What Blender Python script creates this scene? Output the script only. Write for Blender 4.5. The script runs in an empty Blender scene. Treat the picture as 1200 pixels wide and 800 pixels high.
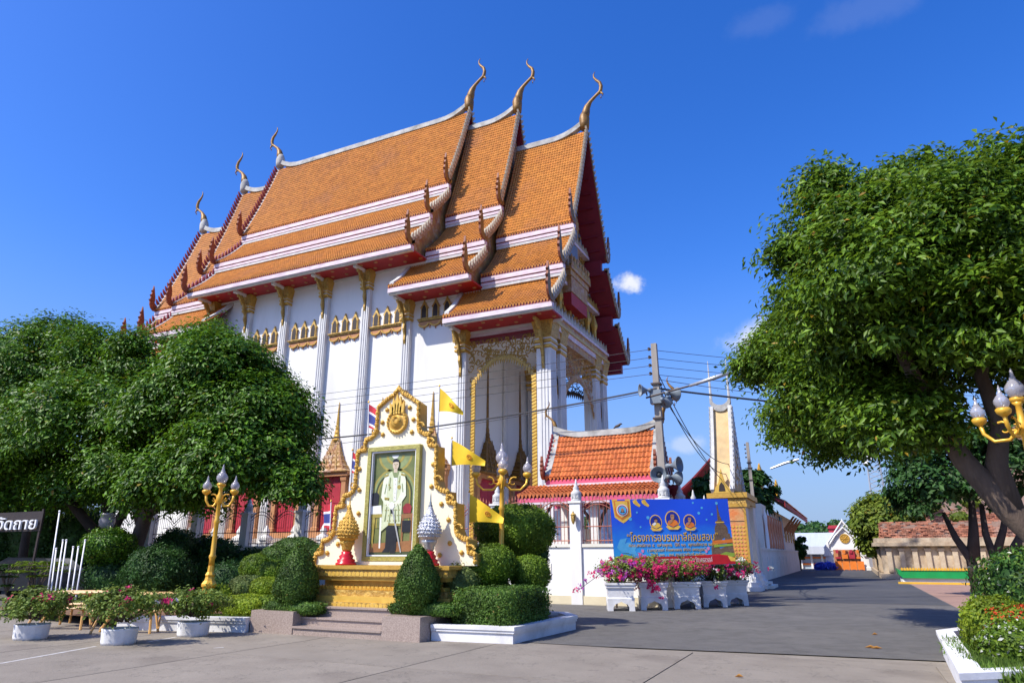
import bpy, math, random
import numpy as np
from mathutils import Vector
R = math.radians
random.seed(7)
scene = bpy.context.scene
COL = scene.collection

# ------------------------------------------------------------------ camera
EYE = 1.6
cam_d = bpy.data.cameras.new('camera'); cam = bpy.data.objects.new('camera', cam_d); COL.objects.link(cam)
cam.location = (0, 0, EYE)
cam.rotation_euler = (R(90) + math.atan(250 / 800.0), 0, R(25.5))
cam_d.lens = 24; cam_d.sensor_width = 36; cam_d.clip_end = 5000; cam_d.clip_start = 0.05
scene.camera = cam
# ------------------------------------------------------------------ light
SUN_AZ = (-0.60, -0.80); SUN_EL = R(48)
w = bpy.data.worlds.new('World'); scene.world = w; w.use_nodes = True
nt = w.node_tree; nt.nodes.clear()
wo = nt.nodes.new('ShaderNodeOutputWorld'); bg = nt.nodes.new('ShaderNodeBackground')
sky = nt.nodes.new('ShaderNodeTexSky'); sky.sky_type = 'NISHITA'; sky.sun_disc = False
sky.sun_elevation = SUN_EL; sky.sun_rotation = math.atan2(SUN_AZ[0], SUN_AZ[1])
sky.air_density = 1.0; sky.dust_density = 0.9; sky.ozone_density = 5.0; sky.altitude = 0
hsv = nt.nodes.new('ShaderNodeHueSaturation'); hsv.inputs['Saturation'].default_value = 1.31; hsv.inputs['Value'].default_value = 1.13
hsv.inputs['Hue'].default_value = 0.517
nt.links.new(sky.outputs[0], hsv.inputs['Color'])
# thin cumulus low in the sky: noise on the view direction, kept to small patches
tc = nt.nodes.new('ShaderNodeTexCoord')
def wnode(t, **k):
    n = nt.nodes.new(t)
    for a, b in k.items(): setattr(n, a, b)
    return n
def cloud_patch(u, v, rad, squash, strength):
    ca, sa = math.cos(R(25.5)), math.sin(R(25.5)); p = math.atan(250 / 800.0)
    fw = Vector((-sa * math.cos(p), ca * math.cos(p), math.sin(p))); rt = Vector((ca, sa, 0)); up = rt.cross(fw)
    d = (fw * 800 + rt * (u - 600) - up * (v - 400)).normalized()
    sub = wnode('ShaderNodeVectorMath', operation='SUBTRACT'); nt.links.new(tc.outputs['Generated'], sub.inputs[0]); sub.inputs[1].default_value = d
    mul = wnode('ShaderNodeVectorMath', operation='MULTIPLY'); nt.links.new(sub.outputs[0], mul.inputs[0]); mul.inputs[1].default_value = (1, 1, squash)
    ln = wnode('ShaderNodeVectorMath', operation='LENGTH'); nt.links.new(mul.outputs[0], ln.inputs[0])
    mr = wnode('ShaderNodeMapRange'); nt.links.new(ln.outputs['Value'], mr.inputs[0])
    mr.inputs[1].default_value = 0; mr.inputs[2].default_value = rad; mr.inputs[3].default_value = 1; mr.inputs[4].default_value = 0
    nz = wnode('ShaderNodeTexNoise'); nz.inputs['Scale'].default_value = 1.1 / rad; nz.inputs['Detail'].default_value = 8; nz.inputs['Roughness'].default_value = .62
    nt.links.new(tc.outputs['Generated'], nz.inputs['Vector'])
    ad = wnode('ShaderNodeMath', operation='MULTIPLY_ADD'); nt.links.new(nz.outputs[0], ad.inputs[0]); ad.inputs[1].default_value = 1.5; nt.links.new(mr.outputs[0], ad.inputs[2])
    m2 = wnode('ShaderNodeMapRange'); m2.interpolation_type = 'SMOOTHSTEP'; nt.links.new(ad.outputs[0], m2.inputs[0])
    m2.inputs[1].default_value = 1.12; m2.inputs[2].default_value = 1.62; m2.inputs[3].default_value = 0; m2.inputs[4].default_value = strength
    m3 = wnode('ShaderNodeMath', operation='MULTIPLY'); nt.links.new(m2.outputs[0], m3.inputs[0])
    m4 = wnode('ShaderNodeMapRange'); nt.links.new(ln.outputs['Value'], m4.inputs[0])
    m4.inputs[1].default_value = rad; m4.inputs[2].default_value = rad * .55; m4.inputs[3].default_value = 0; m4.inputs[4].default_value = 1
    nt.links.new(m4.outputs[0], m3.inputs[1])
    return m3.outputs[0]
# hazy air low over the horizon, the same all round
sep = nt.nodes.new('ShaderNodeSeparateXYZ'); nt.links.new(tc.outputs['Generated'], sep.inputs[0])
hz = nt.nodes.new('ShaderNodeMapRange'); hz.interpolation_type = 'SMOOTHSTEP'; nt.links.new(sep.outputs['Z'], hz.inputs[0])
hz.inputs[1].default_value = -.02; hz.inputs[2].default_value = .42; hz.inputs[3].default_value = .9; hz.inputs[4].default_value = 0
hm = nt.nodes.new('ShaderNodeMixRGB'); nt.links.new(hz.outputs[0], hm.inputs[0]); nt.links.new(hsv.outputs[0], hm.inputs[1]); hm.inputs[2].default_value = (1.2,1.8,3.2,1)
cur = hm.outputs[0]
for a in ((738, 330, .045, 1.5, .95), (905, 405, .11, 2.0, .75), (800, 520, .05, 2.0, .35), (1010, 12, .11, 3, .05), (880, 30, .09, 3, .04)):
    fac = cloud_patch(*a)
    mx = nt.nodes.new('ShaderNodeMixRGB'); nt.links.new(fac, mx.inputs[0]); nt.links.new(cur, mx.inputs[1]); mx.inputs[2].default_value = (4.2, 4.3, 4.5, 1)
    cur = mx.outputs[0]
nt.links.new(cur, bg.inputs[0]); bg.inputs[1].default_value = 0.15
nt.links.new(bg.outputs[0], wo.inputs[0])
sl = bpy.data.lights.new('sun', 'SUN'); so = bpy.data.objects.new('sun', sl); COL.objects.link(so)
sl.energy = 4.0; sl.angle = R(0.5); sl.color = (1, .945, .85)
so.rotation_euler = Vector((SUN_AZ[0] * math.cos(SUN_EL), SUN_AZ[1] * math.cos(SUN_EL), math.sin(SUN_EL))).to_track_quat('Z', 'Y').to_euler()
so.location = (-20, -20, 40)
vs = scene.view_settings; vs.view_transform = 'Standard'; vs.look = 'None'; vs.gamma = 1; vs.exposure = 0.58
scene.render.film_transparent = False
scene.cycles.max_bounces = 7; scene.cycles.diffuse_bounces = 5; scene.cycles.transparent_max_bounces = 6

# ------------------------------------------------------------------ helpers
_ca, _sa = math.cos(R(25.5)), math.sin(R(25.5)); _p = math.atan(250 / 800.0)
_FW = Vector((-_sa * math.cos(_p), _ca * math.cos(_p), math.sin(_p))); _RT = Vector((_ca, _sa, 0)); _UP = _RT.cross(_FW); _C = Vector((0, 0, EYE))
def _ray(u, v): return _FW * 800 + _RT * (u - 600) - _UP * (v - 400)
def PG(u, v, z=0): r = _ray(u, v); return _C + r * ((z - EYE) / r.z)      # point on a level at height z
def PY(u, v, y): r = _ray(u, v); return _C + r * (y / r.y)              # point on a plane facing -Y
def PX(u, v, x): r = _ray(u, v); return _C + r * (x / r.x)              # point on a plane facing +X

class MB:
    def __init__(s): s.v = []; s.f = []; s.m = []
    def add(s, vs, fs, m=0):
        o = len(s.v); s.v += [tuple(q) for q in vs]
        for f in fs: s.f.append(tuple(i + o for i in f)); s.m.append(m)
        return s
    def box(s, x0, x1, y0, y1, z0, z1, m=0):
        return s.add([(x0,y0,z0),(x1,y0,z0),(x1,y1,z0),(x0,y1,z0),(x0,y0,z1),(x1,y0,z1),(x1,y1,z1),(x0,y1,z1)],
                     [(0,3,2,1),(4,5,6,7),(0,1,5,4),(1,2,6,5),(2,3,7,6),(3,0,4,7)], m)
    def cbox(s, c, sx, sy, sz, m=0, rz=0):
        ca, sa = math.cos(rz), math.sin(rz); vs = []
        for z in (0, sz):
            for x, y in ((-sx/2,-sy/2),(sx/2,-sy/2),(sx/2,sy/2),(-sx/2,sy/2)):
                vs.append((c[0]+x*ca-y*sa, c[1]+x*sa+y*ca, c[2]+z))
        return s.add(vs, [(0,3,2,1),(4,5,6,7),(0,1,5,4),(1,2,6,5),(2,3,7,6),(3,0,4,7)], m)
    def tube(s, pts, rad, n=8, m=0, cap=True):
        pts = [Vector(p) for p in pts]; k = len(pts)
        if not hasattr(rad, '__len__'): rad = [rad] * k
        vs = []; prev = None
        for i, p in enumerate(pts):
            t = (pts[min(i+1,k-1)] - pts[max(i-1,0)])
            if t.length < 1e-9: t = Vector((0,0,1))
            t.normalize()
            if prev is None:
                a = Vector((0,0,1)) if abs(t.z) < .9 else Vector((1,0,0)); u = t.cross(a).normalized()
            else:
                u = prev - t * prev.dot(t)
                u = u.normalized() if u.length > 1e-6 else t.orthogonal().normalized()
            prev = u; b = t.cross(u)
            for j in range(n):
                q = 2*math.pi*j/n; vs.append(p + (u*math.cos(q) + b*math.sin(q))*rad[i])
        fs = [(i*n+j, i*n+(j+1)%n, (i+1)*n+(j+1)%n, (i+1)*n+j) for i in range(k-1) for j in range(n)]
        if cap: fs += [tuple(range(n-1,-1,-1)), tuple(range((k-1)*n, k*n))]
        return s.add(vs, fs, m)
    def lathe(s, c, prof, n=16, m=0, sq=False, rz=0, axis=None, sx=1, sy=1):
        vs = []
        if sq: n = 4; rz += math.pi/4
        k = math.sqrt(2) if sq else 1
        for r, z in prof:
            for j in range(n):
                q = 2*math.pi*j/n + rz; vs.append((c[0]+r*k*math.cos(q)*sx, c[1]+r*k*math.sin(q)*sy, c[2]+z))
        L = len(prof)
        fs = [(i*n+j, i*n+(j+1)%n, (i+1)*n+(j+1)%n, (i+1)*n+j) for i in range(L-1) for j in range(n)]
        fs += [tuple(range(n-1,-1,-1)), tuple(range((L-1)*n, L*n))]
        return s.add(vs, fs, m)
    def dlathe(s, o, d, prof, n=14, m=0):      # lathe about a free direction d
        d = Vector(d).normalized(); u = d.orthogonal().normalized(); b = d.cross(u); o = Vector(o); vs = []
        for r, z in prof:
            for j in range(n):
                q = 2*math.pi*j/n; vs.append(o + d*z + (u*math.cos(q)+b*math.sin(q))*r)
        L = len(prof)
        fs = [(i*n+j, i*n+(j+1)%n, (i+1)*n+(j+1)%n, (i+1)*n+j) for i in range(L-1) for j in range(n)]
        fs += [tuple(range(n-1,-1,-1)), tuple(range((L-1)*n, L*n))]
        return s.add(vs, fs, m)
    def prism(s, poly, o, U, V, T, m=0, m2=None):   # polygon in plane (o,U,V), extruded by vector T; m2 = far cap material
        o, U, V, T = Vector(o), Vector(U), Vector(V), Vector(T); n = len(poly)
        a = [o + U*p[0] + V*p[1] for p in poly]; b = [p + T for p in a]; base = len(s.v)
        s.v += [tuple(p) for p in a + b]
        s.f.append(tuple(base+i for i in range(n-1,-1,-1))); s.m.append(m)
        s.f.append(tuple(base+n+i for i in range(n))); s.m.append(m if m2 is None else m2)
        for i in range(n):
            j = (i+1) % n; s.f.append((base+i, base+j, base+n+j, base+n+i)); s.m.append(m)
        return s
    def build(s, name, mats, parent=None, smooth=False, world=True):
        me = bpy.data.meshes.new(name)
        off = Vector(parent_origin(parent)) if (parent is not None and world) else Vector((0,0,0))
        vs = [(q[0]-off.x, q[1]-off.y, q[2]-off.z) for q in s.v]
        me.from_pydata(vs, [], s.f)
        if not isinstance(mats, (list, tuple)): mats = [mats]
        for mm in mats: me.materials.append(mm)
        if len(mats) > 1: me.polygons.foreach_set('material_index', s.m)
        if smooth: me.polygons.foreach_set('use_smooth', [True]*len(s.f))
        me.update()
        o = bpy.data.objects.new(name, me); COL.objects.link(o)
        if parent is not None: o.parent = parent
        return o
def parent_origin(o):
    l = Vector((0,0,0))
    while o is not None: l += Vector(o.location); o = o.parent
    return l
def thing(name, label, cat, loc=(0,0,0), rz=0, group=None):
    o = bpy.data.objects.new(name, None); COL.objects.link(o); o.empty_display_size = .2
    o.location = loc; o.rotation_euler = (0,0,rz); return tag(o, label, cat, group)
def tag(o, label, cat, group=None):
    o['label'] = label; o['category'] = cat
    if group: o['group'] = group
    return o
def kind(o, k): o['kind'] = k; return o
def copy_tree(o, loc=None, rz=None, label=None, parent=None):
    c = o.copy(); COL.objects.link(c); c.parent = parent
    if loc is not None: c.location = loc
    if rz is not None: c.rotation_euler = (0,0,rz)
    if label: c['label'] = label
    for ch in o.children: copy_tree(ch, parent=c)
    return c
def recenter(o, loc):                                   # move a mesh's origin to its base
    loc = Vector(loc); o.data.transform(__import__('mathutils').Matrix.Translation(-loc)); o.location = loc; return o

# ------------------------------------------------------------------ materials
def mat(name, c1, c2=None, scale=4, rough=.7, bump=0, bscale=None, metal=0, island=0, objrand=0, detail=6, spec=.5, stretch=None, c3=None, s3=.4, crack=None):
    m = bpy.data.materials.new(name); m.use_nodes = True; t = m.node_tree; b = t.nodes['Principled BSDF']
    b.inputs['Roughness'].default_value = rough; b.inputs['Metallic'].default_value = metal
    b.inputs['Specular IOR Level'].default_value = spec
    c = t.nodes.new('ShaderNodeTexCoord'); src = c.outputs['Object']
    if stretch:
        mp = t.nodes.new('ShaderNodeMapping'); mp.inputs['Scale'].default_value = stretch; t.links.new(src, mp.inputs[0]); src = mp.outputs[0]
    def noise(sc, d=detail):
        n = t.nodes.new('ShaderNodeTexNoise'); n.inputs['Scale'].default_value = sc; n.inputs['Detail'].default_value = d
        n.inputs['Roughness'].default_value = .62; t.links.new(src, n.inputs['Vector']); return n
    if c2 is None: c2 = tuple(x*.82 for x in c1)
    n = noise(scale); r = t.nodes.new('ShaderNodeValToRGB'); r.color_ramp.elements[0].position = .34; r.color_ramp.elements[1].position = .66
    r.color_ramp.elements[0].color = (*c1,1); r.color_ramp.elements[1].color = (*c2,1); t.links.new(n.outputs[0], r.inputs[0]); out = r.outputs[0]
    if c3 is not None:
        n3 = noise(s3, 8); r3 = t.nodes.new('ShaderNodeValToRGB'); r3.color_ramp.elements[0].position = .52; r3.color_ramp.elements[1].position = .72
        t.links.new(n3.outputs[0], r3.inputs[0]); mx = t.nodes.new('ShaderNodeMixRGB'); t.links.new(r3.outputs[0], mx.inputs[0])
        t.links.new(out, mx.inputs[1]); mx.inputs[2].default_value = (*c3,1); out = mx.outputs[0]
    if crack:                                            # thin wandering cracks and small dark spots
        nc = noise(crack, 9); sb = t.nodes.new('ShaderNodeMath'); sb.operation = 'SUBTRACT'; t.links.new(nc.outputs[0], sb.inputs[0]); sb.inputs[1].default_value = .5
        ab = t.nodes.new('ShaderNodeMath'); ab.operation = 'ABSOLUTE'; t.links.new(sb.outputs[0], ab.inputs[0])
        mc = t.nodes.new('ShaderNodeMapRange'); t.links.new(ab.outputs[0], mc.inputs[0]); mc.inputs[1].default_value = 0; mc.inputs[2].default_value = .0045; mc.inputs[3].default_value = .55; mc.inputs[4].default_value = 0
        ns = noise(crack*9, 3); ms = t.nodes.new('ShaderNodeMapRange'); t.links.new(ns.outputs[0], ms.inputs[0]); ms.inputs[1].default_value = .66; ms.inputs[2].default_value = .74; ms.inputs[3].default_value = 0; ms.inputs[4].default_value = .45
        mm_ = t.nodes.new('ShaderNodeMath'); mm_.operation = 'MAXIMUM'; t.links.new(mc.outputs[0], mm_.inputs[0]); t.links.new(ms.outputs[0], mm_.inputs[1])
        mx = t.nodes.new('ShaderNodeMixRGB'); t.links.new(mm_.outputs[0], mx.inputs[0]); t.links.new(out, mx.inputs[1]); mx.inputs[2].default_value = (*[x*.35 for x in c1],1); out = mx.outputs[0]
    if island or objrand:
        if island: g = t.nodes.new('ShaderNodeNewGeometry'); rv = g.outputs['Random Per Island']; amt = island
        else: g = t.nodes.new('ShaderNodeObjectInfo'); rv = g.outputs['Random']; amt = objrand
        mr = t.nodes.new('ShaderNodeMapRange'); t.links.new(rv, mr.inputs[0]); mr.inputs[3].default_value = 1-amt; mr.inputs[4].default_value = 1+amt
        mv = t.nodes.new('ShaderNodeVectorMath'); mv.operation = 'SCALE'; t.links.new(out, mv.inputs[0]); t.links.new(mr.outputs[0], mv.inputs['Scale']); out = mv.outputs[0]
    t.links.new(out, b.inputs['Base Color'])
    if bump:
        nb = noise(bscale or scale*6); bp = t.nodes.new('ShaderNodeBump'); bp.inputs['Strength'].default_value = bump; bp.inputs['Distance'].default_value = .05
        t.links.new(nb.outputs[0], bp.inputs['Height']); t.links.new(bp.outputs[0], b.inputs['Normal'])
    return m
def leafmat(name, ca, cb, cc=None, rough=.45, trans=.35, tone=1.6):
    m = bpy.data.materials.new(name); m.use_nodes = True; t = m.node_tree; b = t.nodes['Principled BSDF']; out = t.nodes['Material Output']
    g = t.nodes.new('ShaderNodeNewGeometry'); r = t.nodes.new('ShaderNodeValToRGB'); e = r.color_ramp.elements
    e[0].color = (*ca,1); e[1].color = (*cb,1); e[1].position = .93
    if cc:
        e[1].position = .985; x = e.new(.997); x.color = (*cc,1)
    tcx = t.nodes.new('ShaderNodeTexCoord'); nz = t.nodes.new('ShaderNodeTexNoise'); nz.inputs['Scale'].default_value = tone; nz.inputs['Detail'].default_value = 2; t.links.new(tcx.outputs['Object'], nz.inputs['Vector'])
    mrt = t.nodes.new('ShaderNodeMapRange'); t.links.new(nz.outputs[0], mrt.inputs[0]); mrt.inputs[1].default_value = .3; mrt.inputs[2].default_value = .7; mrt.inputs[3].default_value = .5; mrt.inputs[4].default_value = 1.3
    t.links.new(g.outputs['Random Per Island'], r.inputs[0])
    vsc = t.nodes.new('ShaderNodeVectorMath'); vsc.operation = 'SCALE'; t.links.new(r.outputs[0], vsc.inputs[0]); t.links.new(mrt.outputs[0], vsc.inputs['Scale'])
    t.links.new(vsc.outputs[0], b.inputs['Base Color'])
    b.inputs['Roughness'].default_value = rough+.08; b.inputs['Specular IOR Level'].default_value = .25
    tr = t.nodes.new('ShaderNodeBsdfTranslucent'); hs = t.nodes.new('ShaderNodeHueSaturation'); hs.inputs['Value'].default_value = 1.4; hs.inputs['Hue'].default_value = .485
    t.links.new(vsc.outputs[0], hs.inputs['Color']); t.links.new(hs.outputs[0], tr.inputs[0])
    mx = t.nodes.new('ShaderNodeMixShader'); mx.inputs[0].default_value = trans
    t.links.new(b.outputs[0], mx.inputs[1]); t.links.new(tr.outputs[0], mx.inputs[2]); t.links.new(mx.outputs[0], out.inputs[0])
    return m
M = {}
M['tile'] = mat('roof_tile_orange', (.57,.225,.04), (.50,.185,.035), 1.2, .55, island=.14, c3=(.44,.18,.06), s3=.3, spec=.3)
M['tile_red'] = mat('roof_tile_red_orange', (.60,.175,.045), (.48,.125,.035), 1.5, .5, island=.22)
M['white'] = mat('white_plaster', (.80,.79,.76), (.75,.74,.71), .5, .8, bump=.05, bscale=9, c3=(.66,.64,.60), s3=.5, stretch=(1,1,.18))
M['offwhite'] = mat('aged_cream_plaster', (.78,.75,.66), (.69,.65,.54), .7, .85, bump=.08, bscale=8)
M['pillar'] = mat('white_pilaster_paint', (.72,.71,.69), (.62,.61,.59), .8, .75)
M['wallplinth'] = mat('cream_plinth', (.70,.62,.42), (.60,.52,.36), .9, .85, bump=.1, bscale=7)
M['fascia'] = mat('pinkish_white_fascia', (.74,.66,.68), (.56,.42,.47), 3.5, .7, stretch=(.5,1,2))
M['maroon'] = mat('maroon_paint', (.23,.012,.025), (.17,.010,.02), 2, .5)
M['crimson'] = mat('crimson_soffit', (.44,.022,.022), (.34,.018,.02), 1.5, .6)
M['purple'] = mat('dark_red_moulding', (.26,.045,.075), (.20,.03,.055), 2, .6)
M['ridge'] = mat('weathered_ridge_cement', (.50,.49,.45), (.30,.29,.27), 1.6, .9, bump=.3, bscale=6, c3=(.14,.135,.12), s3=.9)
M['verge'] = mat('white_grey_verge', (.60,.60,.58), (.44,.44,.43), 3, .8)
M['gold'] = mat('gold_paint', (.66,.40,.075), (.52,.29,.05), 6, .42, metal=.35, bump=.15, bscale=18)
M['goldlight'] = mat('bright_gold_paint', (.80,.52,.10), (.70,.42,.07), 5, .38, metal=.3)
M['goldcarve'] = mat('carved_gold', (.60,.40,.10), (.34,.19,.04), 9, .45, metal=.3, bump=.9, bscale=14)
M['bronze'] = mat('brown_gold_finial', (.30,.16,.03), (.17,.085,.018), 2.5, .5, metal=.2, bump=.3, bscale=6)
M['rust'] = mat('red_brown_finial', (.26,.065,.02), (.17,.035,.015), 3, .6, bump=.3)
M['fin'] = mat('glass_mosaic_fin', (.56,.46,.30), (.40,.32,.22), 6, .45, metal=.1)
M['carve'] = mat('ornate_gold_and_red_carving', (.52,.34,.10), (.36,.14,.07), 3, .5, bump=.8, bscale=9, c3=(.55,.45,.36), s3=2.5)
M['dark'] = mat('dark_opening', (.02,.012,.01), (.03,.018,.014), 2, .6)
M['reddoor'] = mat('red_lacquer_shutter', (.44,.03,.05), (.36,.022,.04), 2, .5)
M['tan'] = mat('tan_moulding', (.52,.25,.11), (.42,.185,.075), 2, .7)
M['bluegrey'] = mat('blue_grey_panel', (.20,.25,.33), (.16,.2,.27), 2, .4)
M['concrete'] = mat('warm_concrete', (.255,.22,.175), (.205,.175,.138), .9, .9, bump=.3, bscale=14, objrand=.06, c3=(.125,.10,.078), s3=.3, crack=.35)
M['asphalt'] = mat('worn_asphalt', (.14,.132,.12), (.105,.098,.088), 2.2, .9, bump=.6, bscale=60, c3=(.19,.175,.155), s3=.22, detail=10, crack=.28)
M['asphalt_new'] = mat('newer_asphalt', (.075,.075,.078), (.058,.058,.062), 1, .85, bump=.5, bscale=60, c3=(.095,.094,.092), s3=.2)
M['pave'] = mat('reddish_paving', (.36,.22,.165), (.29,.175,.13), 1.2, .9, bump=.2, bscale=20)
M['sand'] = mat('sandy_edge', (.62,.47,.28), (.5,.37,.22), 2, .9, bump=.2)
M['granite'] = mat('pinkish_granite', (.42,.335,.28), (.25,.19,.16), 45, .35, detail=3)
M['soil'] = mat('dry_soil', (.22,.12,.06), (.15,.08,.04), 5, .95, bump=.5, bscale=30)
M['kerb'] = mat('white_kerb_paint', (.80,.80,.80), (.68,.67,.66), 2, .7, c3=(.48,.46,.43), s3=.9, bump=.1, bscale=12)
M['potwhite'] = mat('chalky_white_pot', (.80,.80,.80), (.70,.70,.70), 4, .75, bump=.15, bscale=12, c3=(.55,.54,.52), s3=2.2)
M['lampgold'] = mat('lamp_gold_enamel', (.82,.47,.05), (.72,.38,.035), 3, .32, metal=.25)
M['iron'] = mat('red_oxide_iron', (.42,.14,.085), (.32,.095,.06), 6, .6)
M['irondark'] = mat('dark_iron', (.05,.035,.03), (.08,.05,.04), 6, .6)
M['pink'] = mat('pink_fascia_paint', (.70,.10,.20), (.60,.08,.16), 2, .6)
M['polecon'] = mat('pole_concrete', (.38,.34,.29), (.26,.23,.20), 3, .9, bump=.2, stretch=(1,1,.2))
M['cable'] = mat('black_cable', (.03,.03,.035), (.045,.045,.05), 3, .6)
M['horn'] = mat('grey_horn_speaker', (.20,.24,.27), (.15,.18,.21), 3, .45)
M['horndark'] = mat('dark_speaker_throat', (.025,.03,.035), (.04,.045,.05), 3, .5)
M['steel'] = mat('galvanised_steel', (.52,.53,.54), (.40,.41,.42), 5, .4, metal=.5)
M['bark'] = mat('grey_brown_bark', (.14,.10,.075), (.075,.052,.04), 3, .9, bump=.7, bscale=12, stretch=(1,1,.35))
M['barkdark'] = mat('dark_bark', (.06,.045,.035), (.04,.03,.024), 3, .9, bump=.5)
M['bamboo'] = mat('varnished_bamboo', (.66,.38,.12), (.52,.27,.075), 5, .4, stretch=(1,1,.4))
M['cream'] = mat('cream_board', (.84,.78,.58), (.80,.73,.52), 1, .6)
M['redpaint'] = mat('red_enamel', (.62,.012,.02), (.52,.01,.015), 2, .3)
M['silver'] = mat('silver_leaf', (.62,.63,.66), (.42,.43,.46), 12, .3, metal=.6, bump=.8, bscale=22)
M['goldemb'] = mat('embossed_gold', (.78,.48,.09), (.48,.26,.04), 12, .35, metal=.4, bump=.9, bscale=22)
M['brick'] = mat('old_brick', (.42,.17,.10), (.30,.125,.08), 3, .95, bump=.5, bscale=10, island=.35, c3=(.42,.33,.27), s3=.7)
M['brickback'] = mat('brick_mortar', (.34,.24,.19), (.26,.16,.12), 2, .95, bump=.5, bscale=8)
M['ruincream'] = mat('stained_cream_plaster', (.55,.45,.32), (.36,.26,.17), 1.2, .95, bump=.4, bscale=6, c3=(.10,.08,.06), s3=.8)
M['greenpaint'] = mat('glossy_green_paint', (.01,.32,.08), (.015,.25,.06), 2, .3)
M['yellowpaint'] = mat('yellow_paint', (.75,.45,.04), (.65,.36,.03), 2, .5)
M['metalroof'] = mat('pale_metal_roofing', (.60,.63,.67), (.52,.55,.59), .4, .4, stretch=(6,.2,.2))
M['shopblue'] = mat('pale_blue_shutter', (.45,.56,.66), (.38,.48,.58), 1, .6)
M['orange'] = mat('orange_barrier_paint', (.80,.22,.025), (.70,.17,.02), 2, .5)
M['hill'] = mat('wooded_hillside', (.045,.07,.04), (.085,.095,.06), .08, .95, bump=.8, bscale=.3)
M['thaired'] = mat('flag_red', (.55,.02,.04), (.48,.015,.03), 3, .7)
M['thaiblue'] = mat('flag_blue', (.03,.05,.26), (.025,.04,.21), 3, .7)
M['thaiwhite'] = mat('flag_white', (.78,.78,.80), (.72,.72,.75), 3, .7)
M['yellow'] = mat('flag_yellow', (.84,.56,.015), (.76,.48,.01), 3, .65)
M['emblem'] = mat('flag_emblem_orange', (.72,.26,.02), (.6,.2,.02), 3, .65)
M['carpaint'] = mat('dark_car_paint', (.02,.022,.026), (.025,.028,.032), 1, .2)
M['tyre'] = mat('tyre_rubber', (.015,.015,.015), (.02,.02,.02), 3, .8)
M['letter'] = mat('white_sign_letters', (.80,.80,.80), (.74,.74,.74), 2, .5)
def glassmat(name, c, a=.45, rough=.08):
    m = bpy.data.materials.new(name); m.use_nodes = True; t = m.node_tree; b = t.nodes['Principled BSDF']
    n = t.nodes.new('ShaderNodeTexNoise'); n.inputs['Scale'].default_value = 6
    r = t.nodes.new('ShaderNodeValToRGB'); r.color_ramp.elements[0].color = (*c,1); r.color_ramp.elements[1].color = (*[x*.9 for x in c],1)
    t.links.new(n.outputs[0], r.inputs[0]); t.links.new(r.outputs[0], b.inputs['Base Color'])
    b.inputs['Roughness'].default_value = rough; b.inputs['Alpha'].default_value = a; b.inputs['Specular IOR Level'].default_value = .8
    return m
M['globe'] = glassmat('frosted_lamp_glass', (.50,.48,.52), .55, .12)
M['carglass'] = glassmat('dark_car_glass', (.03,.035,.04), .9, .05)
M['leaf_ficus'] = leafmat('ficus_leaf', (.022,.08,.006), (.135,.285,.016), (.30,.20,.02), .36, .25)
M['leaf_big'] = leafmat('broad_tree_leaf', (.024,.075,.006), (.165,.285,.02), (.34,.20,.02), .36, .32)
M['leaf_mid'] = leafmat('mid_tree_leaf', (.08,.14,.015), (.22,.28,.035), (.35,.22,.03), .5, .35)
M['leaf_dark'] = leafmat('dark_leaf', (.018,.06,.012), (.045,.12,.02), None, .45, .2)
M['leaf_box'] = leafmat('clipped_hedge_leaf', (.04,.095,.014), (.12,.22,.03), (.22,.15,.05), .45, .2)
M['leaf_topiary'] = leafmat('topiary_leaf', (.075,.15,.012), (.20,.31,.025), None, .45, .25)
M['leaf_yellow'] = leafmat('yellow_green_leaf', (.14,.24,.015), (.34,.43,.03), None, .45, .3)
M['leaf_pale'] = leafmat('pale_dusty_leaf', (.11,.17,.045), (.25,.31,.09), None, .5, .3)
M['leaf_boug'] = leafmat('bougainvillea_leaf', (.10,.18,.025), (.27,.36,.07), (.30,.25,.1), .5, .3)
M['fl_pink'] = leafmat('magenta_bract', (.62,.02,.12), (.75,.05,.22), (.8,.2,.4), .6, .35)
M['fl_purple'] = leafmat('purple_bract', (.40,.06,.36), (.55,.12,.50), None, .6, .35)
M['fl_white'] = leafmat('white_bract', (.72,.74,.66), (.8,.8,.74), None, .6, .3)
M['fl_red'] = leafmat('red_orange_flower', (.72,.05,.02), (.8,.14,.04), None, .6, .3)
M['grass'] = leafmat('grass_blade', (.07,.15,.02), (.16,.25,.04), None, .6, .3)
M['dryleaf'] = leafmat('fallen_leaf', (.45,.20,.04), (.5,.26,.06), None, .7, .2)

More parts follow.
